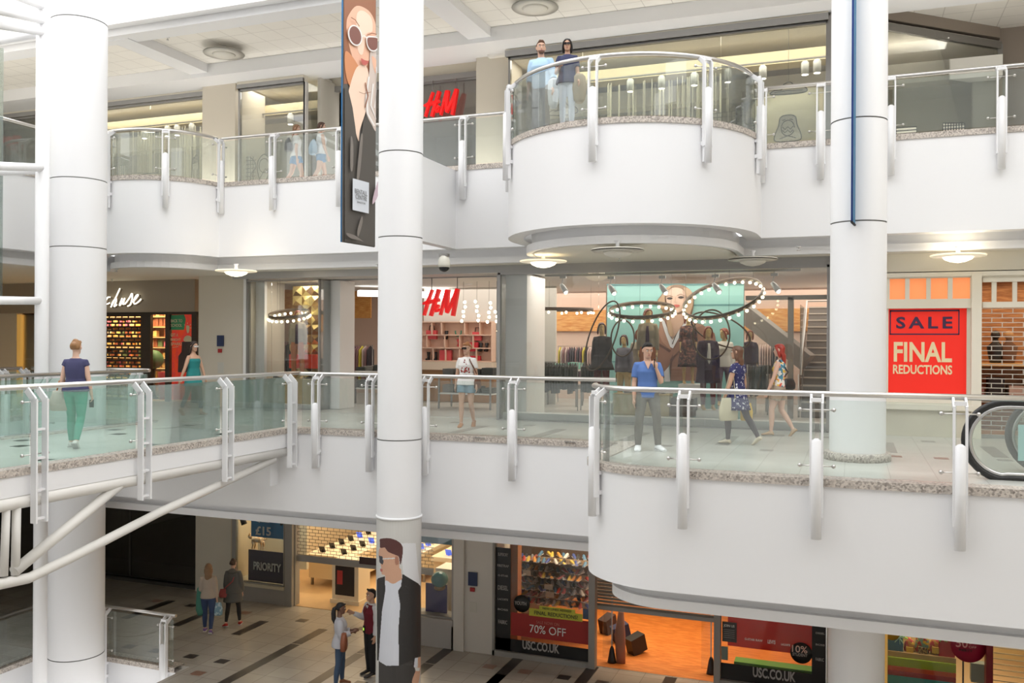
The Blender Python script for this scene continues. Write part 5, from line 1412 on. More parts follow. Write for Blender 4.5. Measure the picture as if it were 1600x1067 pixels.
# ======================= shop contents =======================
def wb(mb, name, m, parent, label=None):
    c = V(parent.location); mb.v = [tuple(V(v) - c) for v in mb.v]
    o = mb.build(name, m, parent)
    if label: o['label'] = label
    return o
def onebox(name, label, cat, x0, x1, y0, y1, z0, z1, m, group=None, part='body'):
    t = thing(name, label, cat, ((x0 + x1) / 2, (y0 + y1) / 2, z0), 0, group)
    wb(MB().box(x0, x1, y0, y1, z0, z1), part, m, t); return t
def wood_mat(name, c1, c2, sc=(1.2, 1, 14)):
    m = mat(name, c1, .5); nt = m.node_tree; b = nt.nodes['Principled BSDF']
    tc = nt.nodes.new('ShaderNodeTexCoord'); mp = nt.nodes.new('ShaderNodeMapping'); mp.inputs['Scale'].default_value = sc
    n = nt.nodes.new('ShaderNodeTexNoise'); n.inputs['Scale'].default_value = 4; n.inputs['Detail'].default_value = 5
    r = nt.nodes.new('ShaderNodeValToRGB'); r.color_ramp.elements[0].color = (*c1, 1); r.color_ramp.elements[1].color = (*c2, 1); r.color_ramp.elements[0].position = .38; r.color_ramp.elements[1].position = .64
    nt.links.new(tc.outputs['Object'], mp.inputs[0]); nt.links.new(mp.outputs[0], n.inputs['Vector']); nt.links.new(n.outputs['Fac'], r.inputs[0]); nt.links.new(r.outputs[0], b.inputs['Base Color'])
    return m
owood = wood_mat('orange_wood', (.62, .24, .05), (.85, .48, .16))
bulbm = mat('bulb_glow', (1, .95, .8), .4, emit=(1, .88, .6), es=9)
ringm = mat('ring_metal', (.10, .065, .04), .4, .3)
# --- back wall dressing
struct('trim_wood_band', MB().box(-10.5, 2.1, 25.9, 25.98, 2.05, 2.68), owood)
struct('wall_back_peach', MB().box(-16, 2.2, 26.0, 26.1, 0, 3.25), peach)
struct('wall_shelf', MB().box(-11.6, -7.6, 23.3, 23.4, 0, 3.25), mat('shelf_wall', (.60, .58, .54), .7))
struct('wall_partition', MB().box(XT(541, 24), XT(579, 24), 24, 24.05, 2.42, 3.25).box(XT(425, 22), XT(458, 22), 22, 22.05, 2.45, 3.2), owood)
struct('wall_left_display', MB().box(XT(425, 22.1), XT(458, 22.1), 22.08, 22.12, 0, 2.45), peach)
# glowing cove in the ceiling
cv = MB(); P = [PZ(x, y, 3.05) for x, y in ((560, 458), (690, 461), (765, 461), (830, 473), (900, 484), (935, 490))]
for a, b in zip(P, P[1:]): cv.beam(a, b, .35, .16)
P = [PZ(x, y, 3.05) for x, y in ((1165, 471), (1292, 470))]
cv.beam(P[0], P[1], .4, .16)
struct('ceiling_cove', cv, emis_c)
# downlights
def downlight(x, y, z, r=.07, group='recessed ceiling lights in the fashion shop', lab=None):
    t = thing('ceiling_light', lab or 'small round recessed light in the ceiling of the fashion shop', 'light', (x, y, z), 0, group)
    MB().lathe((0, 0, -.012), [(r, 0), (r + .02, .0), (r + .02, .012), (r, .012)], 16).build('trim_ring', whitem, t)
    MB().lathe((0, 0, -.008), [(.001, 0), (r, 0)], 16, caps=True).build('lens', emis_w, t)
    return t
dl0 = None
for px, py in ((733, 444), (779, 451), (834, 442), (857, 464), (890, 470), (913, 457), (947, 440), (943, 464), (918, 475), (1063, 438), (1188, 436), (1221, 454), (1235, 461), (1254, 470), (945, 479), (541, 452)):
    p = PZ(px, py, 3.24)
    if p.y > 25.8 or p.y < 18.4: continue
    if dl0 is None: dl0 = downlight(p.x, p.y, 3.25)
    else: dup(dl0, (p.x, p.y, 3.25))
# --- ring lights with bulbs
def ring_light(label, c, R, tilt, az, nb=22, h=.085, drop=.10, wires=True):
    t = thing('ring_light', label, 'light', c)
    A_ = (RT0 * math.cos(az) + V((0, 0, 1)) * math.sin(az)).normalized(); B_ = FW * math.cos(tilt) + V((0, 0, 1)) * math.sin(tilt); B_ = (B_ - A_ * B_.dot(A_)).normalized()
    Mx = Matrix((A_, B_, A_.cross(B_))).transposed()
    mb = MB(); n = 48
    for i in range(n):
        a, b = 2 * PI * i / n, 2 * PI * (i + 1) / n
        q = [Mx @ V((math.cos(x) * r, math.sin(x) * r, z)) for x, r, z in ((a, R, 0), (b, R, 0), (b, R, h), (a, R, h), (a, R - .012, 0), (b, R - .012, 0), (b, R - .012, h), (a, R - .012, h))]
        mb._add(q, [(0, 1, 2, 3), (5, 4, 7, 6), (3, 2, 6, 7), (1, 0, 4, 5)], 0, True)
    mb.build('band', ringm, t)
    for i in range(nb):
        a = 2 * PI * i / nb; p = Mx @ V((math.cos(a) * R, math.sin(a) * R, 0)) + V((0, 0, -drop * .45))
        b = MB().ball((0, 0, 0), .034, 10).build('bulb', bulbm, t, p); MB().lathe((0, 0, .02), [(.012, 0), (.012, .035)], 8).build('socket', ringm, b)
    if wires:
        for a in (.3, 2.4, 4.5):
            p = Mx @ V((math.cos(a) * R, math.sin(a) * R, h)); MB().tube([p, V((p.x, p.y, 3.25 - c[2]))], .003, 4).build('wire', black, t)
    return t
def ringpos(px, py, t): q = PT(px, py, t); return (q.x, q.y, q.z)
ring_light('tilted ring of bare bulbs hanging left of the portrait poster', ringpos(1003, 487, 19.45), .72, .26, .07)
ring_light('steeply tilted ring of bare bulbs hanging right of the portrait poster', ringpos(1130, 468, 19.4), .86, .42, .40, 28)
ring_light('ring of bare bulbs above the mannequin in the left display window', ringpos(452, 493, 19.38), .52, .24, .06)
ring_light('wide ring of bulbs deep inside the fashion shop', ringpos(868, 486, 22.5), 1.0, .02, 0, 14)
lsg = None
for i, (px, y0, y1) in enumerate(((724, 471, 507), (745, 470, 510), (764, 472, 511), (776, 486, 512))):
    a = PT(px, y0, 21.0)
    t = thing('light_string', 'string of bare bulbs hanging near the entrance, number %s from the left' % ('one', 'two', 'three', 'four')[i] if False else ('leftmost', 'second', 'third', 'rightmost')[i] + ' hanging string of bulbs seen right of the entrance sign', 'light', (a.x, a.y, a.z), 0, 'bulb strings at the entrance')
    n = 5
    MB().tube([V((0, 0, 3.25 - a.z)), V((0, 0, -.55))], .004, 4).build('cord', black, t)
    for k in range(n): MB().ball(((k % 2) * .03 + (k - 2) * (.02 if i % 2 else -.02), 0, -.02 - k * .12), .04, 10).build('bulb', bulbm, t)
# --- hoops hanging in the window
for lab, px0, px1, py0, py1, t_, tl in (('dark hanging hoop around the grey jumper mannequin', 955, 991, 500, 557, 19.15, .1), ('dark hanging hoop in front of the navy coat mannequin', 1083, 1140, 484, 562, 18.95, .25), ('large slack cable loop beside the dark coat mannequin', 915, 968, 478, 572, 18.8, .7), ('slanted dark hoop at the right end of the poster', 1080, 1172, 492, 540, 19.3, -.9)):
    a = PT(px0, py0, t_); b = PT(px1, py1, t_); c = (a + b) / 2; rx = abs(b.x - a.x) / 2; rz = abs(a.z - b.z) / 2
    t = thing('hoop', lab, 'hoop', c)
    MB().tube([V((math.cos(x) * rx, math.sin(x) * .25 * tl, math.sin(x) * rz + math.cos(x) * (0 if abs(tl) < .5 else -rz * .6 * (1 if tl < 0 else -1)))) for x in [2 * PI * i / 40 for i in range(41)]], .018, 8, caps=False).build('tube', ringm, t)
# --- spotlights on the ceiling behind the glass
for i, (px, py) in enumerate(((880, 433), (955, 434), (1035, 433), (1118, 431), (1210, 429))):
    a = PT(px, py, 18.95)
    t = thing('spotlight', ('first', 'second', 'third', 'fourth', 'fifth')[i] + ' ceiling spotlight from the left in the wide shop window', 'spotlight', (a.x, a.y, 3.22), 0, 'spotlights over the wide shop window')
    z = a.z - 3.22
    MB().box(-.07, .07, -.03, .03, z - .03, z + .03).box(-.008, .008, -.008, .008, z, .02).build('mount', mat('spot_grey', (.5, .49, .47), .4), t)
    MB().tube([V((0, 0, z - .03)), V((-.03, 0, z - .12)), V((-.02, 0, z - .18))], .01, 6).build('arm', mat('spot_grey', (.5, .49, .47)), t)
    h = MB().tube([V((-.05, 0, z - .16)), V((.0, -.02, z - .22)), V((.09, -.06, z - .34))], [.035, .055, .065], 14).build('lamp_head', mat('spot_light', (.75, .74, .73), .4), t)
    MB().ball(V((.085, -.075, z - .345)), .042, 10).build('lens', emis_w, h)
struct('trim_track', MB().box(XT(850, 18.9), XT(1250, 18.9), 18.93, 18.97, 3.17, 3.22), mat('spot_grey', (.5, .49, .47)))
# --- big portrait poster
PT0 = 20.35
pc = PT(1055, 655, PT0)
pp = thing('poster', 'very large teal fashion poster of a long-haired woman in a brown leather jacket', 'poster', pc)
Zq = Zm(940, 430, 4.6375)
pmap = lambda x, y: PT(x, y, PT0)
teal = ink('teal_poster', (.28, .53, .50)); teal2 = ink('teal_dark', (.10, .25, .25)); lh = ink('leather', (.30, .15, .10)); lh2 = ink('leather_dark', (.13, .06, .045)); lh3 = ink('leather_light', (.42, .23, .16)); blond = ink('blond', (.30, .18, .11)); blond2 = ink('blond_light', (.46, .31, .20)); face_ = ink('face', (.56, .37, .28)); facel = ink('face_light', (.70, .50, .40)); shirt_ = ink('shirt', (.72, .72, .76)); dk = ink('dark_line', (.06, .04, .035))
psheet('paper', pp, teal, 948.5, 1162, 445, 664, PT0, pxr=1055)
LP = [(Zq([(40, 216), (1030, 208), (1030, 222), (40, 229)]), teal2), (Zq([(40, 622), (300, 625), (300, 632), (40, 629)]), teal2), (Zq([(880, 640), (1030, 640), (1030, 646), (880, 646)]), teal2), (Zq([(40, 64), (1030, 60), (1030, 72), (40, 76)]), teal2),
      (Zq(crom([(430, 150), (480, 85), (560, 68), (630, 95), (668, 150), (665, 240), (640, 320), (600, 330), (560, 400), (520, 470), (490, 400), (470, 320), (440, 260), (405, 195)])), blond),
      (Zq([(430, 300), (520, 330), (640, 330), (735, 360), (820, 420), (850, 600), (700, 700), (690, 765), (500, 765), (495, 640), (440, 740), (410, 720), (400, 500)]), lh),
      (Zq([(430, 330), (500, 420), (500, 540), (440, 480), (415, 420)]), lh3), (Zq([(640, 340), (740, 360), (600, 420), (530, 500)]), lh3), (Zq([(400, 480), (505, 545), (495, 560), (400, 500)]), lh2), (Zq([(590, 520), (690, 470), (560, 560), (500, 640), (498, 610)]), lh2), (Zq([(495, 640), (520, 560), (500, 765)]), lh2), (Zq([(440, 740), (495, 640), (490, 660), (455, 745)]), lh2),
      (Zq([(432, 318), (455, 325), (515, 470), (600, 345), (640, 320), (650, 350), (580, 420), (520, 530), (500, 520), (460, 410)]), shirt_), (Zq(line_poly([(560, 390), (530, 460), (515, 500)], 6)), dk),
      (Zq([(455, 700), (490, 660), (500, 770), (460, 770)]), shirt_),
      (Zq([(505, 290), (590, 280), (600, 340), (560, 400), (515, 470), (500, 400)]), face_),
      (Zq(crom([(468, 150), (490, 105), (540, 90), (590, 105), (614, 150), (612, 200), (590, 250), (555, 272), (520, 262), (485, 225)])), facel), (Zq(crom([(590, 110), (614, 150), (612, 205), (590, 252), (560, 270), (585, 220), (596, 170)])), face_),
      (Zq(crom([(475, 170), (495, 160), (520, 168), (500, 178)])), dk), (Zq(crom([(556, 162), (578, 152), (602, 160), (580, 170)])), dk), (Zq(line_poly([(470, 158), (492, 148), (520, 156)], 5)), blond), (Zq(line_poly([(552, 148), (578, 138), (604, 150)], 5)), blond),
      (Zq(line_poly([(540, 160), (535, 195), (548, 202)], 5)), face_), (Zq(crom([(522, 220), (545, 212), (572, 220), (547, 234)])), lipc),
      (Zq(crom([(600, 90), (650, 110), (668, 180), (655, 250), (630, 310), (600, 300), (618, 240), (622, 170), (605, 120)])), blond2), (Zq(crom([(440, 150), (480, 90), (520, 75), (480, 120), (462, 170), (470, 230), (440, 240), (410, 200)])), blond2), (Zq(crom([(480, 300), (510, 340), (525, 430), (500, 440), (480, 380)])), blond2)]
art('portrait_print', LP, pmap, pp, .012)
struct('wall_poster_stand', MB().box(XT(948, PT0 + .1), XT(1163, PT0 + .1), PT0 + .01, PT0 + .09, 0, 3.06), mat('stand_brown', (.2, .12, .08), .6))
# --- mannequins
MSK = mat('mannequin_skin', (.58, .40, .18), .45); wig = mat('wig_red', (.28, .055, .02), .4); wig2 = mat('wig_dark', (.10, .03, .03), .4)
def manq(label, px, t, z, H, face, outfit, pose=None, w=wig, head=0):
    p = PT(px, 600, t)
    P = dict(armR=((.13, .0, -1), (.03, .12, -1)), armL=((.13, .0, -1), (.03, .12, -1)), legR=((.03, .05, -1), (0, -.02, -1)), legL=((.05, .0, -1), (0, -.03, -1)))
    P.update(pose or {})
    f = Fig('mannequin', label, 'mannequin', (p.x, p.y, z), face, H, 'f', P, .9, MSK, head=(head, 0), mannequin=True, group='mannequins in the fashion shop windows')
    f.hair(w, 'long', .03, .9)
    for k, *a in outfit:
        if k == 'top': f.top('top', a[0], hem=a[1], sleeve=a[2], o=a[3], vox=.014, flare=a[4] if len(a) > 4 else 0)
        if k == 'coat': f.top('coat', a[0], hem=-.05, sleeve=.92, o=.03, vox=.014); f.skirt('coat_skirt', a[0], .1, a[1], a[2], .035)
        if k == 'pants': f.pants('trousers', a[0], .96, .012, a[1])
        if k == 'skirt': f.skirt('skirt', a[0], .16, a[1], a[2], .016, folds=.03)
        if k == 'open': # open jacket front: inner panel
            mb = MB(); mb.tube([f.LM @ V((0, .075, f.hz + zz)) for zz in (-.04, .2, .36, .46)], [(.05, .075), (.045, .075), (.05, .080), (.03, .04)], 12); mb.build('shirt_front', a[0], f.t)
    return f
def plinth(label, px0, px1, y0, y1, z1, m, z0=.16):
    return onebox('display_block', label, 'display block', XT(px0, y0), XT(px1, y0), y0, y1, z0, z1, m)
bx = mat('block_beige', (.62, .50, .30), .6); bxw = mat('block_white', (.80, .79, .77), .5); bxb = mat('block_brown', (.10, .065, .05), .5)
plinth('beige display block behind the man on the phone', 958, 1046, 18.78, 19.2, .62, bx); plinth('white display block below the plaid dress mannequin', 1060, 1096, 19.75, 20.3, .80, bxw)
plinth('low white block under the navy coat mannequin', 1088, 1140, 18.8, 19.4, .30, bxw); plinth('dark brown display block in the window centre', 1049, 1084, 18.8, 19.3, .55, bxb)
plinth('low grey block under the dark coat mannequin', 925, 955, 18.8, 19.5, .40, bxw)
plinth('beige display block in the left window', 420, 500, 19.28, 19.55, .74, bx, .12)
wine = cloth('wine', (.13, .02, .02)); char = cloth('charcoal_knit', (.045, .035, .032)); grey_k = cloth('grey_knit', (.16, .15, .18)); creamp = cloth('cream_trousers', (.60, .46, .24)); rust = cloth('rust_trousers', (.50, .17, .07)); blz = cloth('blazer_beige', (.30, .25, .18)); navyc = cloth('navy_coat', (.055, .03, .05)); plum = cloth('plum', (.05, .025, .05)); whitec = cloth('white_top', (.75, .70, .62)); lil = cloth('lilac_trousers', (.22, .16, .18))
manq('mannequin in a dark wool coat and wine trousers at the left of the window', 940, 19.05, .40, 1.74, 150, [('pants', wine, .03), ('coat', char, -.22, .25)], w=wig2, head=30)
manq('mannequin in a grey jumper and cream trousers inside the hoop', 975, 19.5, .22, 1.66, 140, [('pants', creamp, .02), ('top', grey_k, -.06, .95, .028)], w=wig2, head=20)
manq('mannequin in a dark crop top, beige blazer and rust trousers above the man in blue', 1012, 19.1, .64, 1.80, 165, [('pants', rust, .025), ('top', plum, .13, 0, .014), ('top', blz, .0, .92, .022), ('open', plum)], head=30)
manq('mannequin in a beige jacket behind the blazer mannequin', 999, 19.9, .3, 1.72, 160, [('pants', plum, .02), ('top', blz, -.05, .95, .024)])
manq('mannequin in a long plaid dress on the white block', 1075, 20.0, .80, 1.56, 175, [('top', pattern('plaid', (.09, .035, .03), [(.22, .10, .07), (.03, .02, .02)], 18), 0, .6, .018), ('skirt', pattern('plaid', (.09, .035, .03), []) if False else MATS['plaid'], -.5, .24)])
manq('mannequin in a navy coat, white top and wine trousers', 1106, 19.1, .30, 1.76, 178, [('pants', wine, .014), ('coat', navyc, -.36, .22), ('open', whitec)], head=0)
plinth('low white block under the lilac trousers mannequin', 1122, 1142, 19.5, 20.0, .35, bxw, .012)
plinth('low beige block under the beige jacket mannequin', 990, 1008, 19.65, 20.1, .30, bxw, .012)
manq('mannequin in a cream top and lilac trousers right of the navy coat', 1131, 19.75, .35, 1.68, 170, [('pants', lil, .01), ('top', whitec, -.06, .9, .024)], head=-60)
plinth('small grey block far back beside the end of the poster', 1162, 1180, 22.1, 22.5, .42, bxw, .012)
manq('small mannequin far back beside the end of the poster', 1171, 22.3, .42, 1.6, 180, [('pants', plum, .02), ('top', plum, -.05, .9, .02)])
manq('mannequin in a dark crop top, grey blazer and rust ombre trousers in the left window', 465, 19.4, .74, 1.74, 178, [('pants', rust, .02), ('top', plum, .13, 0, .014), ('top', blz, .0, .92, .022), ('open', plum)], head=30)
# shoes on the blocks
def shoe(label, x, y, z, rz, m, L=.24, group=None, sole=None):
    t = thing('shoe', label, 'shoe', (x, y, z), rz, group)
    mb = MB(); R = []
    for f, w, h in ((0, .022, .05), (.06, .032, .085), (.22, .036, .088), (.45, .038, .060), (.7, .042, .038), (.9, .036, .028), (1, .016, .018)):
        R.append([V((f * L, math.cos(a) * w, max(0.006, h * .5 + math.sin(a) * h * .5))) for a in [2 * PI * i / 10 for i in range(10)]])
    mb.rings(R); mb.build('upper', m, t)
    MB().box(-.005, L * 1.0, -.034, .034, 0, .016).build('sole', sole or mat('sole_white', (.8, .8, .8)), t)
    return t
shg = mat('shoe_grey', (.12, .12, .12), .5)
sh0 = shoe('dark ankle shoe on the beige block in the wide window', XT(975, 18.9), 18.9, .62, .3, shg, .26, 'dark shoes on the beige blocks')
for px, t_, z in ((1022, 18.9, .62), (1035, 19.1, .62), (427, 19.35, .74), (442, 19.3, .74), (490, 19.35, .74)):
    dup(sh0, (XT(px, t_), t_, z), .4, 'dark ankle shoe on the beige block in the ' + ('wide window' if px > 600 else 'left window'))
# left window gold wall
gw = thing('gold_screen', 'gold and brown geometric panel behind the left window mannequin', 'panel', (XT(457, 20.05), 20.05, .1))
x0, x1 = XT(457, 20.05), XT(501, 20.05); mb = MB(); W = x1 - x0
gm = [mat('gold_a', (.32, .19, .06), .35, .6), mat('gold_b', (.60, .46, .18), .3, .7), mat('gold_c', (.14, .07, .025), .4, .4)]
random.seed(5)
nx, nz = 3, 12
for j in range(nz):
    for i in range(nx):
        a, b = i * W / nx, (i + 1) * W / nx; z0, z1 = j * 3.05 / nz, (j + 1) * 3.05 / nz; k = random.uniform(.02, .10); cx_, cz_ = (a + b) / 2, (z0 + z1) / 2
        for q in (((a, z0), (b, z0)), ((b, z0), (b, z1)), ((b, z1), (a, z1)), ((a, z1), (a, z0))):
            mb._add([(q[0][0], 0, q[0][1]), (q[1][0], 0, q[1][1]), (cx_, -k, cz_)], [(0, 1, 2)], random.choice([0, 0, 1, 2]))
mb.box(0, W, .0, .03, 0, 3.05, 2); mb.build('faceted_sheet', gm, gw)
onebox('display_box', 'bright red box behind the mannequin in the left window', 'box', XT(457, 19.9), XT(499, 19.9), 19.75, 20.0, 1.0, 1.36, mat('red_box', (.70, .05, .02), .4))
# --- clothes rails
def garment_rail(label, x0, x1, y, z1, cols, n, seedn, z0=0, drop=.95, group='clothes rails in the fashion shop'):
    random.seed(seedn)
    t = thing('clothes_rail', label, 'clothes rail', ((x0 + x1) / 2, y, z0), 0, group); w = (x1 - x0) / 2
    MB().tube([V((-w, 0, 0)), V((-w, 0, z1)), V((w, 0, z1)), V((w, 0, 0))], .014, 6).build('frame', dsteel, t)
    for i in range(n):
        x = -w + .06 + (2 * w - .12) * i / max(n - 1, 1) + random.uniform(-.01, .01); m = random.choice(cols)
        d = drop * random.uniform(.85, 1.05); 
        g = thing('hanging_garment', 'garment hanging on the rail: ' + label, 'garment', ((x0 + x1) / 2 + x, y, z0 + z1 - d - .02), 0, 'garments on the ' + label)
        mb = MB(); R = []
        for zz, ww, th in ((d, .03, .012), (d - .06, .10, .02), (d - .11, .20, .028), (d * .6, .20, .03), (d * .3, .21, .034), (0, .22 * random.uniform(.8, 1.1), .034)):
            R.append([V((math.cos(a) * th, math.sin(a) * ww, zz)) for a in [2 * PI * k / 10 for k in range(10)]])
        mb.rings(R); mb.build('cloth', m, g)
    return t
C_ = [cloth('g1', (.03, .025, .03)), cloth('g2', (.30, .16, .16)), cloth('g3', (.08, .07, .08)), cloth('g4', (.55, .42, .38)), cloth('g5', (.14, .07, .10)), cloth('g6', (.62, .55, .50))]
Cd = [cloth('olive', (.035, .036, .028)), cloth('dark_olive', (.05, .05, .04))]
Cy = C_ + [cloth('yellow', (.65, .55, .08))]
garment_rail('long rail at the back left seen beside the white pier', XT(825, 24), XT(868, 24), 24, 1.55, Cy, 12, 1)
garment_rail('long rail at the back centre of the fashion shop', XT(872, 24.4), XT(935, 24.4), 24.4, 1.6, Cy, 16, 2)
garment_rail('back rail beside the dark coat mannequin', XT(912, 25), XT(948, 25), 25, 1.6, [C_[3], C_[5], C_[2]], 9, 3)
garment_rail('low rail of dark jackets behind the straight balustrade', XT(850, 21.3), XT(903, 21.3), 21.3, 1.22, Cd, 12, 4, drop=.75)
garment_rail('low rail of dark jackets next to the curved corner', XT(908, 21.6), XT(945, 21.6), 21.6, 1.2, Cd, 7, 5, drop=.7)
garment_rail('rail behind the navy dress woman', XT(1168, 22.0), XT(1200, 22.0), 22.0, 1.2, Cd, 8, 6, drop=.7)
garment_rail('tall back rail left of the staircase', XT(1168, 25), XT(1225, 25), 25, 1.7, [C_[3], C_[5], C_[2], C_[0]], 13, 7)
garment_rail('rail in the left display window behind the mannequin', XT(426, 21.6), XT(456, 21.6), 21.6, 1.7, [C_[1], C_[0], C_[2], C_[4]], 9, 8)
garment_rail('rail of dark clothes beside the entrance', XT(543, 22.5), XT(582, 22.5), 22.5, 1.6, Cy, 9, 9)
# tables with folded clothes
def table(label, x0, x1, y0, y1, h, m, stacks, seedn, cols, group='display tables in the fashion shop'):
    t = thing('display_table', label, 'table', ((x0 + x1) / 2, (y0 + y1) / 2, 0), 0, group); w, d = (x1 - x0) / 2, (y1 - y0) / 2
    MB().box(-w, w, -d, d, h - .05, h).build('tabletop', m, t)
    for sx in (-1, 1):
        for sy in (-1, 1): MB().box(sx * w - .02 * (1 + sx), sx * w + .02 * (1 - sx), sy * d - .02 * (1 + sy), sy * d + .02 * (1 - sy), 0, h - .05).build('leg', dsteel, t)
    MB().box(-w, w, -d, d, h * .45, h * .45 + .03).build('shelf', m, t)
    random.seed(seedn)
    for i in range(stacks):
        x = (x0 + x1) / 2 - w + (2 * w) * (i + .5) / stacks
        for zz in (h, h * .45 + .03):
            hh = random.uniform(.12, .26); g = thing('folded_stack', 'stack of folded clothes on the ' + label, 'clothes', (x, (y0 + y1) / 2, zz), 0, 'stacks on the ' + label)
            mb = MB()
            for k in range(int(hh / .035)): mb.box(-.15 + random.uniform(-.01, .01), .15, -.2, .2, k * .035 + .002, k * .035 + .031)
            mb.build('folded_cloth', random.choice(cols), g)
Gs = [cloth('fold1', (.14, .14, .13)), cloth('fold2', (.07, .075, .07)), cloth('fold3', (.25, .24, .22))]
table('white table behind the woman in the white t-shirt', XT(690, 20.8), XT(772, 20.8), 20.6, 21.4, .85, bxw, 4, 11, Gs)
table('long table at the back behind the dark jackets', XT(848, 22.8), XT(905, 22.8), 22.6, 23.2, 1.0, bxw, 4, 12, [cloth('pink', (.50, .08, .20)), Gs[0], cloth('mint', (.2, .5, .4))])
table('small table right of the navy dress woman', XT(1165, 23.2), XT(1200, 23.2), 23.0, 23.5, .95, bxw, 3, 13, [cloth('pink', (.50, .08, .20)), Gs[1]])
table('dark table by the slim column', XT(560, 21.6), XT(600, 21.6), 21.4, 22.0, .9, bxw, 3, 14, Gs)
# --- accessories shelf unit
us = thing('display_shelf', 'pale pink wall shelf with bags and shoes right of the slim column', 'shelf', (XT(662, 23.0), 23.0, .62))
x0, x1 = XT(640, 23.0), XT(769, 23.0); zb_, zt_ = ZT(700, 564, 23.0), ZT(700, 503, 23.0); pk = mat('shelf_peach', (.80, .56, .44), .6)
mb = MB().box(x0, x1, 23.2, 23.25, zb_, zt_); 
for k in range(4): z = zb_ + (zt_ - zb_) * k / 3; mb.box(x0, x1, 22.95, 23.25, z - .015, z + .015)
for r_, xs in ((0, (0, .30, .45, .62, .82, 1)), (1, (0, .22, .44, .62, .78, 1)), (2, (0, .28, .40, .68, .86, 1))):
    z0, z1 = zb_ + (zt_ - zb_) * r_ / 3, zb_ + (zt_ - zb_) * (r_ + 1) / 3
    for f in xs: mb.box(x0 + (x1 - x0) * f - .012, x0 + (x1 - x0) * f + .012, 22.95, 23.25, z0, z1)
wb(mb, 'carcass', pk, us)
mb = MB().box(x0 - .05, x1 + .05, 22.9, 23.3, zb_ - .25, zb_ - .02); wb(mb, 'counter', mat('counter_cream', (.74, .62, .50), .5), us)
mb = MB().box(x0 - .05, x1 + .05, 23.0, 23.3, .02, zb_ - .25); wb(mb, 'base', mat('counter_brown', (.36, .20, .10), .5), us)
pinkb = mat('bag_coral', (.72, .09, .10), .5); redb = mat('bag_red', (.62, .03, .05), .5); bag_items = []
for lab, px, py, w_, h_, m_, s_ in (('coral handbag with dark handles on the top shelf, nearest the slim column', 674, 530, .16, .16, pinkb, 1), ('coral handbag on the top shelf at its right end', 745, 532, .13, .15, pinkb, 1), ('red box bag on the middle shelf beside the woman', 739, 549, .15, .16, redb, 0),
                              ('coral box bag on the bottom shelf', 696, 563, .18, .18, pinkb, 0), ('small red bag on the bottom shelf at the right', 741, 563, .18, .08, redb, 0)):
    q = PT(px, py, 23.05)
    b = thing('handbag', lab, 'bag', (q.x, 23.08, q.z), 0, 'bags on the pale pink shelf')
    MB().box(-w_, w_, -.05, .05, 0, h_ * 1.6).build('bag_body', m_, b)
    if s_: MB().tube([V((-w_ * .5, 0, h_ * 1.6)), V((-w_ * .4, 0, h_ * 2.4)), V((w_ * .4, 0, h_ * 2.4)), V((w_ * .5, 0, h_ * 1.6))], .012, 6).build('handle', black, b)
for i, (px, py) in enumerate(((751, 549), (760, 549), (669, 563), (680, 563), (697, 530))):
    q = PT(px, py, 23.05); b = thing('boot', ('dark heeled boot on the pink shelf, ' + ('left of the pair by the right edge', 'right of the pair by the right edge', 'left of the pair on the bottom shelf', 'right of the pair on the bottom shelf', 'standing alone on the top shelf')[i]), 'shoe', (q.x, 23.08, q.z), 0, 'boots on the pale pink shelf')
    MB().tube([V((0, 0, .03)), V((0, 0, .12)), V((0, 0, .24))], [.05, .04, .055], 10).tube([V((0, .02, .03)), V((-.03, -.10, .025))], [.045, .03], 8).build('upper', black, b)
q = PT(715, 514, 23.05); nk = thing('necklace', 'green and coral necklace hanging on the top shelf', 'necklace', (q.x, 23.1, q.z - .5))
mb = MB().tube([V((math.cos(a) * .09, 0, .42 + math.sin(a) * .12)) for a in [PI * .9 + PI * 1.2 * i / 12 for i in range(13)]], .02, 6); mb.build('beads', mat('green_beads', (.05, .3, .2), .4), nk)
MB().ball((0, 0, .18), .05, 8).ball((.03, 0, .12), .05, 8).ball((0, 0, .04), .045, 8).build('pendant', pinkb, nk)
# --- staircase inside, right end
SX_0, SX_1 = XT(1252, 21.6), XT(1292, 21.6)
sc_ = thing('staircase', 'grey staircase with pale nosings at the right end of the fashion shop', 'staircase', (SX_0, 21.6, 0)); sm = mat('stair_grey', (.20, .18, .165), .6); W = SX_1 - SX_0 + .9
a_, b_ = MB(), MB()
for i in range(15):
    z = .18 * (i + 1); y = .27 * i; a_.box(0, W, y, 4.2, z - .18, z - .02); b_.box(0, W, y - .03, y + .27, z - .03, z)
a_.build('steps', sm, sc_); b_.build('nosings', mat('stair_nosing', (.55, .50, .44), .6), sc_)
MB().tube([V((0, 0, 1.0)), V((0, 2.6, 2.8)), V((W, 2.6, 2.8))], .025, 8).tube([V((-.05, 0, 0)), V((-.05, 0, 1.0))], .02, 6).build('handrail', steel, sc_)
MB().box(-.03, -.015, .0, 2.6, .2, 2.6).build('glass_side', wglass, sc_)
ob_ = MB(); ob_.beam(PT(1150, 478, 23.4), PT(1262, 566, 23.0), .5, .42); struct('beam_stair', ob_, mat('stair_soffit', (.28, .25, .22), .6))
struct('trim_partition', MB().box(XT(1231, 21.2), XT(1240, 21.2), 21.15, 21.25, 0, 2.75).box(XT(1165, 21.2), XT(1292, 21.2), 21.15, 21.25, 2.70, 2.80), mat('part_grey', (.24, .22, .20), .4))
struct('window_95', MB().box(XT(1165, 21.2), XT(1231, 21.2), 21.19, 21.21, 0, 2.7), wglass)
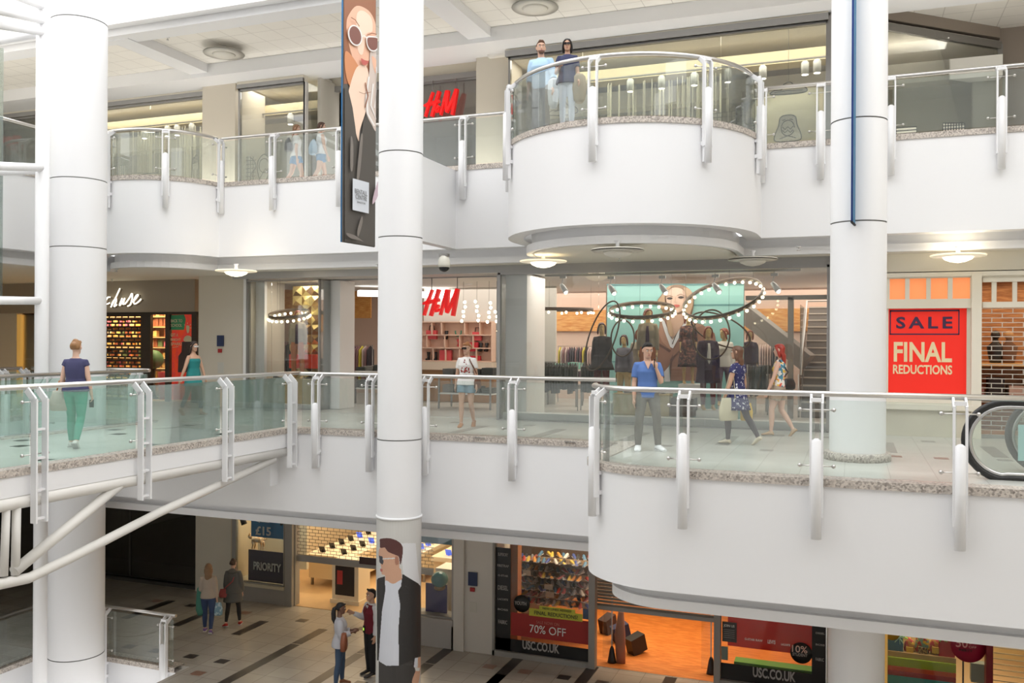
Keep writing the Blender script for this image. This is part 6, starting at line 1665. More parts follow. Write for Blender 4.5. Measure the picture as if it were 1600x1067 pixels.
# ======================= stationery shop, sale shop, lower shops, fittings =======================
T0 = 20.0
dkf = mat('dark_frame_brown', (.045, .035, .028), .5)
sf = MB()
for a, b in ((224, 239), (262, 269), (303, 311)): sheet(sf, a, b, 489, 632, T0, .10, 0, 270)
sheet(sf, 170, 311, 487.5, 491.5, T0, .12, 0, 270)
struct('trim_stationery', sf, dkf)
# perforated shutter, dark with brick-shaped holes
x0, x1 = XT(150, T0), XT(224, T0)
rs = thing('roller_shutter', 'dark roller shutter with brick-shaped openings at the stationery shop', 'shutter', (x0, T0, 0)); mb = MB(); z = .03; i = 0; W = x1 - x0
while z < 2.46:
    mb.box(0, W, -.01, .01, z, z + .05); x = 0 if i % 2 else .12
    while x < W: mb.box(x, min(x + .045, W), -.009, .009, z + .05, z + .107); x += .235
    z += .107; i += 1
mb.build('slats', dkf, rs); MB().box(0, W, -.02, .02, 0, .05).build('bottom_bar', dkf, rs)
x0, x1 = XT(30, T0), XT(78, T0)
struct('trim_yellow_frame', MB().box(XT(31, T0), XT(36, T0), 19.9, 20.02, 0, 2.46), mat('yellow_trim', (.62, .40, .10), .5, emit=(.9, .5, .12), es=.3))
struct('window_96', MB().box(XT(239, T0), XT(262, T0), 19.99, 20.01, .1, 2.46).box(XT(36, T0), XT(78, T0), 19.99, 20.01, .1, 2.46), wglass)
# poster BACK TO SCHOOL
q = PT(269, 622, 19.96); po = thing('poster', 'red back to school poster with a light bulb beside the woman in teal', 'poster', q)
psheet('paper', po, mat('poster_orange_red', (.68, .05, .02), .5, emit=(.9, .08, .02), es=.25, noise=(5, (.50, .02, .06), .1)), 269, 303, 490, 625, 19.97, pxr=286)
Zs = Zm(170, 470, 6.275)
green_i = ink('green', (.06, .36, .17)); ci = ink('cream2', (.80, .72, .50)); bkf = ink('figure_dark', (.07, .05, .05))
art('print', [(Zs([(600, 140), (740, 135), (755, 180), (738, 285), (600, 285)]), green_i), (Zs(crom([(760, 250), (775, 240), (792, 255), (785, 310), (768, 310)])), ci), (Zs(crom([(738, 395), (745, 355), (775, 340), (810, 355), (818, 398)])), ci),
              (Zs([(720, 400), (828, 400), (838, 460), (850, 700), (680, 700), (685, 540), (715, 500)]), bkf)] + [(Zs(line_poly(p, 4)), ci) for p in ([(750, 240), (742, 230)], [(775, 228), (775, 212)], [(798, 240), (810, 230)], [(800, 265), (815, 265)], [(630, 458), (688, 448)])], lambda x, y: PT(x, y, 19.955), po, .0)
for s_, a, b, c, d, m_ in (('BACK TO', 608, 720, 180, 212, ci), ('SCHOOL', 608, 718, 225, 255, ci), ('GET A', 608, 680, 320, 350, ci), ('BRIGHT', 608, 708, 368, 394, ci), ('SPARK!', 612, 715, 408, 436, ci)):
    (pa, ya), (pb_, yb) = Zs([(a, c), (b, d)]); ptext(s_, pa, pb_, ya, yb, 19.95, m_, po, .012, pxr=(pa + pb_) / 2)
# shelves with stationery
random.seed(21)
sh_cols = [mat('st_%d' % i, c, .5) for i, c in enumerate([(.75, .35, .08), (.60, .06, .04), (.80, .60, .22), (.30, .10, .05), (.85, .75, .55), (.15, .25, .12), (.55, .15, .25)])]
stack_lab = 'stationery item on the lit shelves behind the dark shutter'
shu = thing('wall_shelf', 'lit wooden shelves inside the stationery shop', 'shelf', (-19.0, 21.6, 0))
mb = MB(); xa, xb = -21.6, -16.95
for k in range(8): mb.box(xa, xb, 21.35, 21.7, .25 + k * .31, .275 + k * .31)
mb.box(xa, xb, 21.7, 21.75, 0, 2.75); wb(mb, 'shelves', mat('shelf_warm', (.45, .22, .08), .5), shu)
lg_ = MB()
for k in range(1, 8): lg_.box(xa, xb, 21.36, 21.38, .235 + k * .31, .25 + k * .31)
wb(lg_, 'light_strip', mat('warm_strip', (1, .8, .4), .5, emit=(1, .62, .22), es=2.0), shu)
protos = []
for k in range(8):
    x = xa + .05
    while x < xb - .1:
        w_, h_ = random.uniform(.06, .18), random.uniform(.10, .24)
        if random.random() < .9:
            t = thing('stationery_box', stack_lab, 'stationery', (x + w_ / 2, 21.5, .275 + k * .31), 0, 'stationery on the lit shelves')
            if len(protos) < 14:
                me = MB().box(-w_ / 2, w_ / 2, -.06, .06, 0, h_).mesh('carton', random.choice(sh_cols)); protos.append((me, w_))
            else: me, w_ = random.choice(protos)
            link('carton', me, t)
        x += w_ + random.uniform(.01, .05)
# far-left shelf seen left of the column
shl = thing('wall_shelf', 'warm lit shelf at the far left behind the lift mast', 'shelf', (-23.0, 21.6, 0)); mb = MB()
for k in range(7): mb.box(-24.0, -22.0, 21.3, 21.7, .3 + k * .32, .33 + k * .32)
mb.box(-24.0, -22.0, 21.7, 21.75, 0, 2.6); wb(mb, 'shelves', mat('shelf_warm', (.45, .22, .08)), shl)
for k in range(7):
    for j in range(8):
        t = thing('stationery_box', 'stationery item on the far left shelf behind the lift mast', 'stationery', (-23.85 + j * .23, 21.5, .33 + k * .32), 0, 'stationery on the far left shelf'); link('carton', protos[(k * 3 + j * 5) % len(protos)][0], t)
bn = thing('display_bin', 'round red and green bins of goods in the stationery doorway', 'bin', (XT(262, 20.6), 20.6, 0))
MB().lathe((0, 0, 0), [(.22, 0), (.26, .8), (.24, .8)], 16).build('body', mat('bin_red', (.55, .03, .05), .4), bn); MB().ball((-.5, 0, 1.15), .28, 12).build('globe', mat('bin_green', (.06, .16, .07), .6), bn)
MB().lathe((-.5, 0, 0), [(.2, 0), (.05, .1), (.05, .9)], 12).build('stand', dkf, bn)
# ---- sale shop inside
struct('wall_boards', MB().box(XT(1516, 18.6), 9, 20.6, 20.7, 0, 3), wood_mat('boards', (.30, .13, .05), (.50, .26, .11), (1, 1, 9)))
st_ = thing('display_shelf', 'long lit shelf behind the roller shutter', 'shelf', (3.2, 20.3, 0)); wb(MB().box(1.8, 5.2, 20.0, 20.6, 1.28, 1.34).box(1.8, 5.2, 20.0, 20.6, .6, .64), 'boards', mat('shelf_lit', (.75, .50, .22), .4), st_)
bu = None
for i, px in enumerate((1556, 1577)):
    x = XT(px, 20.2); z = 1.34
    t = thing('bust', ('left' if i == 0 else 'right') + ' dark bust on the shelf behind the roller shutter', 'bust', (x, 20.25, z), 0, 'busts on the lit shelf')
    MB().tube([V((0, 0, 0)), V((0, 0, .12)), V((0, 0, .32)), V((0, 0, .42)), V((0, 0, .48))], [(.10, .08), (.13, .09), (.16, .10), (.06, .06), (.05, .05)], 14).build('torso', black if i == 0 else cloth('brown_bust', (.15, .08, .05)), t)
    MB().ball((0, 0, .56), .09, 12).build('head_piece', cloth('hat_tan', (.45, .28, .14)) if i else black, t)
random.seed(9)
for i in range(9):
    t = thing('folded_stack', 'folded clothes on the lower shelf behind the roller shutter', 'clothes', (1.95 + i * .36, 20.25, .64), 0, 'folded clothes behind the roller shutter'); MB().box(-.14, .14, -.2, .2, 0, random.uniform(.15, .45)).build('folded_cloth', random.choice(C_ + [cloth('tan_f', (.4, .22, .1))]), t)

# ---- walkway lamps
def dish(label, p, lit, r=.46):
    t = thing('ceiling_lamp', label, 'ceiling lamp', p)
    MB().lathe((0, 0, 0), [(r, .03), (r * .96, .045), (.2, .02), (.2, .0), (r * .5, .0), (r * .98, .015)], 32).build('dish', mat('dish_white', (.84, .80, .70), .4, emit=(1, .85, .6), es=.45) if lit else mat('dish_plain', (.72, .69, .62), .5), t)
    MB().lathe((0, 0, -.10), [(.02, 0), (r * .28, .02), (r * .48, .06), (r * .55, .10)], 28).build('bowl', mat('bowl_lit', (1, .95, .8), .4, emit=(1, .9, .66), es=2.6) if lit else mat('bowl_plain', (.74, .71, .64), .5), t)
    MB().lathe((0, 0, .02), [(.05, 0), (.03, .12), (.06, .17)], 12).build('stem', whitem, t)
    if lit:
        d = bpy.data.lights.new('lamp', 'POINT'); d.energy = 14; d.shadow_soft_size = .2; d.color = (1, .86, .62); o = bpy.data.objects.new('lamp_light', d); COL.objects.link(o); o.location = (p[0], p[1], p[2] + .12)
for lab, px, py, lit in (('lit round ceiling lamp left of the slim column', 369, 424, True), ('lit round ceiling lamp right of the slim column', 849, 409, True), ('lit round ceiling lamp above the sale poster', 1497, 400, True), ('unlit round ceiling lamp beside the right column', 1176, 406, False), ('unlit round ceiling lamp under the round balcony', 965, 392, False)):
    p = PZ(px, py, 3.26); dish(lab, (p.x, p.y, 3.24), lit)
for lab, px, py in (('white round ceiling lamp over the upper walkway at the left', 350, 84), ('white round ceiling lamp over the round balcony', 836, 12)):
    p = PZ(px, py, 8.72); dish(lab, (p.x, p.y, 8.70), False, .5)
# cctv dome
p = PZ(694, 412, 3.2); cc = thing('cctv_camera', 'dome security camera hanging from the ceiling beside the slim column', 'camera', (p.x, p.y, 3.05))
MB().box(-.09, .09, -.05, .05, .29, .34).build('mount', dsteel, cc); MB().lathe((0, 0, .08), [(.11, 0), (.12, .05), (.11, .14), (.08, .2), (.06, .22)], 20).build('housing', mat('cctv_white', (.72, .70, .62), .4), cc); MB().ball((0, 0, .08), .105, 16, sz=.85).build('dome', mat('dome_black', (.01, .01, .012), .15), cc)
# sprinklers
sp0 = None
for px, py, z in ((590, 412, 3.38), (182, 420, 3.38), (175, 436, 3.38), (968, 402, 3.38), (700, 396, 3.38), (262, 58, 8.9), (388, 115, 8.9), (826, 54, 8.9), (1434, 50, 8.9), (1248, 385, 3.38)):
    p = PZ(px, py, z)
    if p.y > 19.8 or p.y < 15.5: continue
    if sp0 is None:
        sp0 = thing('sprinkler', 'small sprinkler head on the walkway ceiling', 'sprinkler', (p.x, p.y, z), 0, 'sprinkler heads'); MB().lathe((0, 0, -.07), [(.03, 0), (.03, .01), (.01, .015), (.01, .05), (.04, .055), (.04, .07)], 10).build('head', steel, sp0)
    else: dup(sp0, (p.x, p.y, z))
# small plates on piers
def plate(name, label, cat, px0, px1, y0, y1, t, m, d=.03):
    q = PT((px0 + px1) / 2, y1, t); o = thing(name, label, cat, q); psheet('plate', o, m, px0, px1, y0, y1, t, d, pxr=(px0 + px1) / 2); return o
nv = mat('panel_navy', (.02, .035, .10), .3); rd_ = mat('panel_red', (.40, .02, .02), .4); pap = mat('paper_white', (.62, .60, .54), .7)
plate('fire_notice', 'navy fire panel on the beige pier beside the fashion shop', 'panel', 340, 350, 524, 541, 18.94, nv); plate('call_point', 'red fire call point under the navy panel on the beige pier', 'alarm', 341.5, 347, 545, 551, 18.94, rd_); plate('notice', 'small paper notice on the beige pier', 'notice', 340.5, 350, 566, 583, 18.94, pap, .005)
plate('fire_notice', 'navy panel on the lower pillar beside the shoe shop', 'panel', 734, 748, 894, 915, 18.21, nv); plate('call_point', 'red fire call point on the lower pillar', 'alarm', 737, 744, 918, 924, 18.21, rd_); plate('notice', 'small paper notice on the lower pillar', 'notice', 736, 747, 941, 957, 18.21, pap, .005)

# ======================= upper shop windows =======================
upb = mat('window_beam_cream', (.72, .62, .40), .6); upw = mat('window_white', (.78, .76, .70), .6)
struct('beam_upper_window', MB().box(-8.0, .4, 21.0, 21.5, 8.02, 8.3).box(-24, -13.4, 21.0, 21.4, 8.02, 8.3), upb)
struct('beam_upper_bulkhead', MB().box(-8.0, 3.0, 21.9, 22.3, 7.55, 8.0).box(-24, -13.4, 21.8, 22.2, 7.55, 8.0), upw)
struct('wall_display_back', MB().box(-8.1, 3.1, 22.35, 22.45, ZU, 7.6).box(-24, -13.4, 22.3, 22.4, ZU, 7.6), mat('display_back', (.33, .32, .27), .8))
tk = None; spn = 0
def tspot(x, y, lab):
    t = thing('spotlight', lab, 'spotlight', (x, y, 8.02), 0, 'cylinder spotlights in the upper shop windows')
    MB().lathe((0, 0, -.34), [(.085, 0), (.085, .26), (.05, .30)], 16).build('lamp_head', mat('spot_cyl', (.66, .66, .62), .4), t); MB().lathe((0, 0, -.345), [(.001, 0), (.07, 0)], 14).build('lens', emis_w, t)
    MB().box(-.01, .01, -.01, .01, -.05, .0).build('arm', dsteel, t)
for px in (262, 277, 454, 300, 226): tspot(XT(px, 20.9, 170), 20.9, 'cylinder spotlight in the upper left shop window')
for px in (1138, 1192, 1258, 1034, 1085, 985): tspot(XT(px, 20.9, 90), 20.9, 'cylinder spotlight in the shop window behind the round balcony')
for i, k in enumerate((.08, .25, .42, .60, .80)):
    p = V((UWX1, 19.7)).lerp(V(ax1), k) + V((-.55, .9)); tspot(p.x, p.y, 'cylinder spotlight in the angled shop window right of the column')
struct('trim_spot_track', MB().box(-8, .3, 20.88, 20.92, 8.02, 8.05).box(-24, -13.4, 20.88, 20.92, 8.02, 8.05), dsteel)
# thread curtains
thr = thing('thread_curtain', 'pale hanging threads in the window behind the round balcony', 'curtain', (-4.6, 21.0, ZU + .1)); mb = MB(); random.seed(2)
for i in range(70): x = random.uniform(-5.6, -2.6); y = 21 + random.uniform(-.2, .3); mb.box(x - .008, x + .008, y - .004, y + .004, ZU + .1, 7.9)
o_ = wb(mb, 'threads', mat('thread', (.70, .66, .50), .8), thr)
thr = thing('thread_curtain', 'pale hanging threads in the upper left window', 'curtain', (-18, 21.0, ZU + .1)); mb = MB()
for i in range(80): x = random.uniform(-20, -15.6); y = 21 + random.uniform(-.2, .3); mb.box(x - .008, x + .008, y - .004, y + .004, ZU + .1, 7.9)
wb(mb, 'threads', mat('thread', (.70, .66, .50)), thr)
# drawn cut-outs (cardboard, outlined in black)
cutw = mat('cutout_cream', (.72, .66, .55), .7); cutk = mat('cutout_black', (.015, .014, .014), .6)
def cutout(label, px0, px1, y0, y1, t, shape, lines, cat='cutout', w=.02):
    a = PT(px0, y1, t); b = PT(px1, y0, t); c = V((a.x, t, a.z)); W, H = b.x - a.x, b.z - a.z
    o = thing('cutout', label, cat, c)
    f = lambda p, y: V((p[0] * W, y, p[1] * H))
    poly = [f(p, 0) for p in shape]; n = len(poly)
    mb = MB(); mb._add([V((p.x, -.01, p.z)) for p in poly] + [V((p.x, .01, p.z)) for p in poly], [tuple(range(n)), tuple(range(n, 2 * n))[::-1]] + [((i + 1) % n, i, n + i, n + (i + 1) % n) for i in range(n)])
    mb.build('board', cutw, o)
    lb = MB(); lb.tube([V((p.x, -.012, p.z)) for p in poly + [poly[0]]], w * .6, 5)
    for L_ in lines: lb.tube([f(p, -.014) for p in L_], w * .5, 5)
    lb.build('ink_lines', cutk, o)
    if 'hanging' in label: MB().tube([f((.5, .9), .012), V((W / 2, .012, 8.5 - c.z))], .004, 4).build('wire', cutk, o)
    else: MB().box(W / 2 - .03, W / 2 + .03, .012, .024, ZU + .035 - c.z, H * .5).box(W / 2 - .12, W / 2 + .12, .0, .12, ZU + .03 - c.z, ZU + .045 - c.z).build('stand', cutw, o)
    return o
zb = ZU + .05
def grid_lines(nx, nz): return [[(i / nx, 0), (i / nx, 1)] for i in range(1, nx)] + [[(0, j / nz), (1, j / nz)] for j in range(1, nz)]
sq = [(0, 0), (1, 0), (1, 1), (0, 1)]
cutout('drawn tiled roof cut-out right of the round balcony post', 1106, 1166, 171, 212, 20.3, [(0, 0), (1, 0), (.95, 1), (-.05, .9)], grid_lines(8, 4))
cutout('small drawn basket cut-out in the angled window', 1473, 1507, 190, 212, 20.9, [(0, 0), (1, 0), (1, .85), (0, 1)], grid_lines(8, 4))
owl = crom([(.5, 1), (.78, .92), (.85, .6), (1, .2), (.9, 0), (.1, 0), (0, .2), (.15, .6), (.22, .92)], 4)
cutout('drawn owl cut-out between the round balcony and the right column', 1210, 1252, 178, 222, 20.2, owl, [crom(ell(.5, .5, .25, .3, 8), 2), [(.3, .8), (.42, .84)], [(.58, .84), (.7, .8)], [(.3, .55), (.4, .45), (.5, .55), (.6, .45), (.7, .55)], [(.3, .42), (.4, .32), (.5, .42), (.6, .32), (.7, .42)], [(.2, .1), (.5, .2), (.8, .1)]])
cl = crom([(0, .1), (.1, .4), (.3, .4), (.35, .8), (.55, 1), (.7, .6), (.95, .5), (1, .1), (.5, 0)], 4)
cutout('drawn cloud cut-out hanging above the owl', 1204, 1260, 126, 150, 20.2, cl, [[(.1, .25), (.5, .3), (.9, .25)]]); cutout('drawn cloud cut-out standing behind the couple', 858, 902, 156, 182, 20.3, cl, [[(.2, .3), (.6, .5)]])
cutout('drawn house cut-out left of the inner pier on the upper floor', 300, 311, 241, 288, 20.25, [(0, 0), (1, 0), (1, .75), (.7, 1), (.1, .8)], [[(0, .7), (1, .75)], [(.3, .1), (.3, .5), (.8, .5), (.8, .1)]] + [[(0, .75 + .05 * i), (1, .78 + .05 * i)] for i in range(4)])
cutout('drawn fence cut-out in the upper left window', 175, 197, 258, 290, 20.3, sq, [[(i / 7, 0), (i / 7, 1)] for i in range(1, 7)]); cutout('drawn open book cut-out in the upper left window', 204, 249, 266, 285, 20.3, [(0, 0), (1, 0), (1, .7), (.05, .9)], [[(0, .6), (1, .8)], [(.1, .3), (.9, .5)]])
cutout('drawn tree cut-out in the upper corner window', 376, 400, 244, 283, 20.2, crom([(.5, 1), (.9, .8), (1, .5), (.7, .3), (.6, 0), (.4, 0), (.35, .3), (0, .5), (.1, .8)], 4), grid_lines(6, 6)); cutout('drawn curled plant cut-out beside the tree in the corner window', 400, 426, 240, 286, 20.3, crom([(.5, 1), (.95, .7), (.8, .3), (.5, 0), (.2, .2), (.1, .7)], 4), [crom(ell(.5, .6, .3, .25, 8), 2), [(.2, .1), (.6, .5), (.9, .2)]])
cutout('drawn striped balloon cut-out beside the right end of the round balcony', 1168, 1180, 184, 218, 20.2, crom(ell(.5, .5, .5, .5, 10), 2), [[(.1, .5 + .12 * i), (.9, .5 + .12 * i)] for i in range(-3, 4)])
cutout('drawn stack of books cut-out right of the column', 1400, 1432, 198, 214, 20.3, sq, [[(0, .3), (1, .3)], [(0, .65), (1, .65)]])
ar = MB(); struct('wall_display_arch', MB().lathe((-1.3, 22.2, 0), [(1.3, ZU), (1.3, ZU + 1.6), (.9, ZU + 2.1), (.02, ZU + 2.3)], 32), mat('arch_cream', (.55, .50, .36), .7))

# ======================= lower shops =======================
wf = mat('warm_tiles', (.62, .42, .22), .35, noise=(2, (.50, .34, .18), .3))
# phone shop
struct('floor_phone_shop', MB().box(-15.4, -8.3, 19.7, 28, ZL - .05, ZL + .01).box(-9.5, -8.3, 18.4, 19.7, ZL - .05, ZL + .01), wf)
struct('wall_phone_shop', MB().box(-15.5, -15.4, 19.7, 28, ZL, LH).box(-15.4, -8.2, 28, 28.1, ZL, LH).box(-8.3, -8.2, 18.4, 28, ZL, LH), mat('phone_wall', (.66, .56, .40), .6))
struct('ceiling_phone_shop', MB().box(-15.4, -8.2, 18.4, 28, LH + .02, LH + .08), sceil)
alight(-12.0, 23.0, LH - .02, 5, 5, 260, (1, .78, .5)); alight(-9.0, 19.6, LH - .02, .8, 1.2, 30, (1, .85, .65)); alight(-14.4, 20.0, LH - .02, 1.2, .4, 36, (1, .85, .6))
xa, xb = XT(367, 19.7), XT(450, 19.7)
cr = mat('window_cream', (.66, .60, .46), .6)
struct('wall_phone_base', MB().box(xa, xb, 19.62, 19.74, ZL, ZL + .40).box(XT(367, 19.7), XT(372, 19.7), 19.62, 19.75, ZL, LH), mat('grey_panel', (.36, .34, .32), .5))
struct('trim_phone_sill', MB().box(xa, xb, 19.56, 20.3, ZL + .40, ZL + .48), cr)
struct('wall_phone_display', MB().box(xa + .1, xb, 20.6, 20.7, ZL + .7, LH), cr)
struct('trim_phone_frame', MB().box(XT(449, 19.65), XT(460, 19.65), 19.58, 19.72, ZL, LH).box(XT(459.5, 19.7), XT(463, 19.7), 19.7, 19.9, ZL, LH), mat('frame_grey2', (.33, .32, .30), .4))
window(XT(372, 19.7), XT(449, 19.7), 19.66, ZL + .48, LH, wglass, mat('frame_grey2', (.33, .32, .30)), w=.03, label='phone shop window with the blue posters')
q = PT(420, 908, 19.80); po = thing('poster', 'dark purple one-word poster low in the phone shop window', 'poster', (q.x, q.y, q.z))
psheet('board', po, mat('poster_purple', (.022, .015, .055), .4), 391, 449, 858, 906, 19.80, .03, pxr=391)
ptext('PRIORITY', 398, 441, 877, 890, 19.76, ink('white2', (.85, .84, .82)), po, .03, pxr=398)
q = PT(420, 845, 19.85); po = thing('poster', 'blue £15 offer poster hanging in the phone shop window', 'poster', (q.x, q.y, q.z))
psheet('board', po, mat('poster_blue', (.02, .20, .48), .4), 395, 447, 805, 840, 19.85, .03, pxr=420); ptext('£15', 401, 425, 822.5, 836.5, 19.81, ink('white2', (.85, .84, .82)), po, .04, pxr=410); ptext('Big Bundles', 403, 422, 812, 817, 19.81, ink('white2', (.85, .84, .82)), po, .01, pxr=410)
ct = thing('cat_figure', 'ginger and white cat figure standing above the dark purple poster', 'figure', (PT(402, 858, 19.98).x, 19.98, PT(402, 858, 19.98).z)); gm_ = mat('ginger', (.66, .38, .16), .7, noise=(14, (.80, .70, .55), .1)); mb = MB()
mb.tube([V((-.14, 0, .24)), V((0, 0, .26)), V((.16, 0, .25))], [.07, .085, .075], 12); mb.ball((-.21, 0, .33), .075, 12); mb.tube([V((.2, 0, .26)), V((.30, 0, .30)), V((.32, 0, .40))], [.03, .022, .015], 8)
for x, y in ((-.13, -.04), (-.11, .04), (.14, -.04), (.16, .04)): mb.tube([V((x, y, .22)), V((x + .02, y, .1)), V((x - .01, y, 0))], [.035, .022, .024], 8)
for q_ in (-1, 1): mb.tube([V((-.21, q_ * .04, .39)), V((-.21, q_ * .05, .44))], [.022, .004], 6)
o_ = mb.build('body', gm_, ct); remesh(o_, .012, 1)
for lab, px in (('left black spotlight in the phone shop window', 379), ('right black spotlight in the phone shop window', 440)):
    q = PT(px, 812, 19.85); t = thing('spotlight', lab, 'spotlight', (q.x, q.y, q.z)); MB().tube([V((-.05, 0, .12)), V((.0, 0, 0)), V((.06, 0, -.12))], [.05, .07, .08], 12).build('lamp_head', black, t); MB().box(-.01, .01, -.01, .01, .05, LH - q.z).build('stem', black, t)
# half-open grille over the entrance
gx0, gx1 = XT(462, 19.8), -9.55; gz = ZT(520, 872, 19.8)
gr_ = thing('security_grille', 'half-lowered brick-pattern grille over the phone shop entrance', 'grille', (gx0, 19.8, gz)); mb = MB(); z = 0; i = 0
while z < LH - gz:
    mb.box(0, gx1 - gx0, -.005, .005, z, z + .010); x = 0 if i % 2 else .09
    while x < gx1 - gx0: mb.box(x - .004, x + .004, -.004, .004, z, z + .085); x += .18
    z += .085; i += 1
mb.build('mesh', mat('grille_dark', (.06, .045, .03), .5), gr_); MB().box(0, gx1 - gx0, -.03, .03, -.16, 0).build('bottom_bar', gframe, gr_)
MB().box(1.95, 2.85, -.04, -.03, -.06, .12).build('sign_plate', mat('plate_dark', (.05, .02, .02), .4), gr_)
# tables with phones
ph_m = [mat('phone_black', (.02, .02, .02), .2), mat('phone_blue', (.05, .10, .5), .3, emit=(.1, .2, 1), es=.6)]
pi = 0
for (lab, X0, X1, Y0, Y1) in (('left white phone table seen through the grille', -14.3, -12.9, 21.4, 26.5), ('middle white phone table seen through the grille', -12.3, -11.3, 22.8, 27.2), ('right white phone table seen through the grille', -10.9, -9.3, 22.4, 27)):
    t = thing('display_table', lab, 'table', ((X0 + X1) / 2, (Y0 + Y1) / 2, ZL + .01), 0, 'white tables in the phone shop'); w_, d_ = (X1 - X0) / 2, (Y1 - Y0) / 2
    MB().box(-w_, w_, -d_, d_, .78, .90).build('tabletop', mat('table_cream', (.85, .76, .60), .4), t); MB().box(-w_ + .05, w_ - .05, -d_ + .1, d_ - .1, .22, .78).build('cabinet', mat('table_cream2', (.80, .68, .48), .5), t)
    for sx in (-1, 1):
        for sy in (-1, 1): MB().box(sx * (w_ - .1) - .03, sx * (w_ - .1) + .03, sy * (d_ - .2) - .03, sy * (d_ - .2) + .03, 0, .22).build('leg', dsteel, t)
    random.seed(int(-X0 * 10))
    for k in range(9):
        for sx in (-.5, .5):
            g = thing('display_phone', 'phone on a stand on the ' + lab, 'phone', ((X0 + X1) / 2 + sx * w_, Y0 + .3 + k * (Y1 - Y0 - .5) / 9, ZL + .91), 0, 'phones on the ' + lab)
            mm_ = random.choice(ph_m); MB().obox((0, 0, .09), ((1, 0, 0), (0, 1, .5), (0, -.5, 1)), (.09, .008, .09)).box(-.02, .02, -.02, .06, 0, .04).build('casing', mm_, g)
kx0, kx1 = XT(521, 20.3), XT(562, 20.3)
ki = thing('kiosk', 'white kiosk with a dark screen inside the phone shop entrance', 'kiosk', ((kx0 + kx1) / 2, 20.6, ZL + .01)); w_ = (kx1 - kx0) / 2
MB().box(-w_, w_, -.3, .3, .10, 1.12).box(-w_ - .04, w_ + .04, -.34, .34, 0, .10).build('body', mat('table_cream', (.85, .76, .60)), ki); MB().box(-w_ + .1, w_ - .12, -.312, -.3, .22, .98).build('screen', mat('screen_dark', (.04, .03, .03), .2), ki); MB().box(-w_ + .16, -w_ + .32, -.318, -.31, .5, .86).build('screen_picture', mat('screen_red', (.5, .05, .05), .4), ki)
# right window of the phone shop
struct('trim_phone_right', MB().box(-9.5, XT(714, 18.3), 18.2, 18.36, ZL, ZT(685, 975, 18.2)).box(-9.5, XT(714, 18.3), 18.15, 18.8, ZT(685, 975, 18.2), ZT(685, 966, 18.2)).box(XT(710.5, 18.3), XT(714, 18.3), 18.2, 18.32, ZL, LH), mat('grey_panel2', (.42, .40, .38), .5))
window(-9.5, XT(711, 18.3), 18.3, ZT(685, 966, 18.2), LH, wglass, mat('frame_grey2', (.33, .32, .30)), w=.03, label='narrow phone shop window right of the advert column')
q = PT(675, 960, 18.6); po = thing('poster', 'dark purple panel in the window right of the advert column', 'poster', (q.x, q.y, q.z)); psheet('board', po, mat('poster_purple2', (.05, .035, .16), .4), 668, 701, 912, 964, 18.62, .03, pxr=685)
q = PT(687, 905, 18.5); fb2 = thing('fish_bowl', 'round teal bowl above the purple panel', 'bowl', (q.x, q.y, q.z - .25)); MB().ball((0, 0, .25), .20, 16, sz=.9).build('bowl', mat('bowl_teal', (.10, .28, .30), .2), fb2); MB().ball((0, 0, .06), .13, 12, sz=.5).build('gravel', mat('gravel_brown', (.35, .2, .08), .7), fb2)
q = PT(690, 850, 18.6); po = thing('poster', 'teal blue hanging banner at the top of the window right of the advert column', 'poster', (q.x, q.y, q.z)); psheet('board', po, mat('poster_tealblue', (.05, .16, .24), .4), 660, 711, 826, 850, 18.62, .02, pxr=690)
q = PT(704, 878, 19.4); onebox('display_counter', 'lit white counter behind the narrow phone shop window', 'counter', q.x - .3, q.x + .3, 19.2, 19.8, ZL + .01, ZL + 1.5, mat('counter_lit', (.85, .80, .70), .4))

# ---- shoe shop
bk = mat('sign_black', (.012, .012, .013), .3); LT2 = 18.28
ux0, ux1 = XT(774, 18.3), XT(927, 18.3)
struct('trim_shoe_front', MB().box(ux0, ux0 + .05, 18.2, 18.36, ZL, LH).box(XT(924, 18.3), XT(934, 18.3), 18.18, 18.36, ZL, LH).box(ux0, ux1, 18.2, 18.36, ZL, ZL + .11)
       .box(XT(1119, 18.3), XT(1129, 18.3), 18.18, 18.36, ZL, LH).box(XT(1129, 18.3), XT(1294, 18.3), 18.2, 18.36, ZL, ZL + .14), mat('frame_grey2', (.33, .32, .30)))
struct('window_97', MB().box(ux0 + .05, XT(924, 18.3), 18.29, 18.31, ZL + .11, LH).box(XT(1129, 18.3), XT(1294, 18.3), 18.29, 18.31, ZL + .14, LH), wglass)
ofl = wood_mat('orange_floor', (.55, .17, .03), (.72, .27, .06), (1, 5, 1))
room('shoe_shop', XT(774, 18.3), XT(1290, 18.3) - .2, 18.4, 23.5, ZL, LH + .02, ofl, mat('shoe_wall', (.10, .065, .045), .6), mat('shoe_ceil', (.3, .24, .2), .8))
alight(-5.8, 20.4, LH - .02, 2.5, 2.0, 150, (1, .80, .55)); alight(-3.2, 20.8, LH - .02, 2.5, 2.5, 90, (1, .66, .36)); alight(-1.5, 19.4, LH - .02, 1.4, 1.0, 90, (1, .75, .6))
def lsign(name, label, cat, px0, px1, y0, y1, t, m, pxr, d=.008):
    q = PT(pxr, y1, t); o = thing(name, label, cat, q); psheet('panel', o, m, px0, px1, y0, y1, t, d, pxr=pxr); return o
wt = ink('white2', (.85, .84, .82)); wd = ink('white_dim', (.42, .41, .40))
fr_ = lsign('window_graphic', 'black window graphic with a column of small names left of the trainers', 'sign', 776, 800, 855, 1014, 18.28, bk, 780)
psheet('panel', fr_, bk, 776, 924, 995, 1014.5, 18.28, .008, pxr=776)
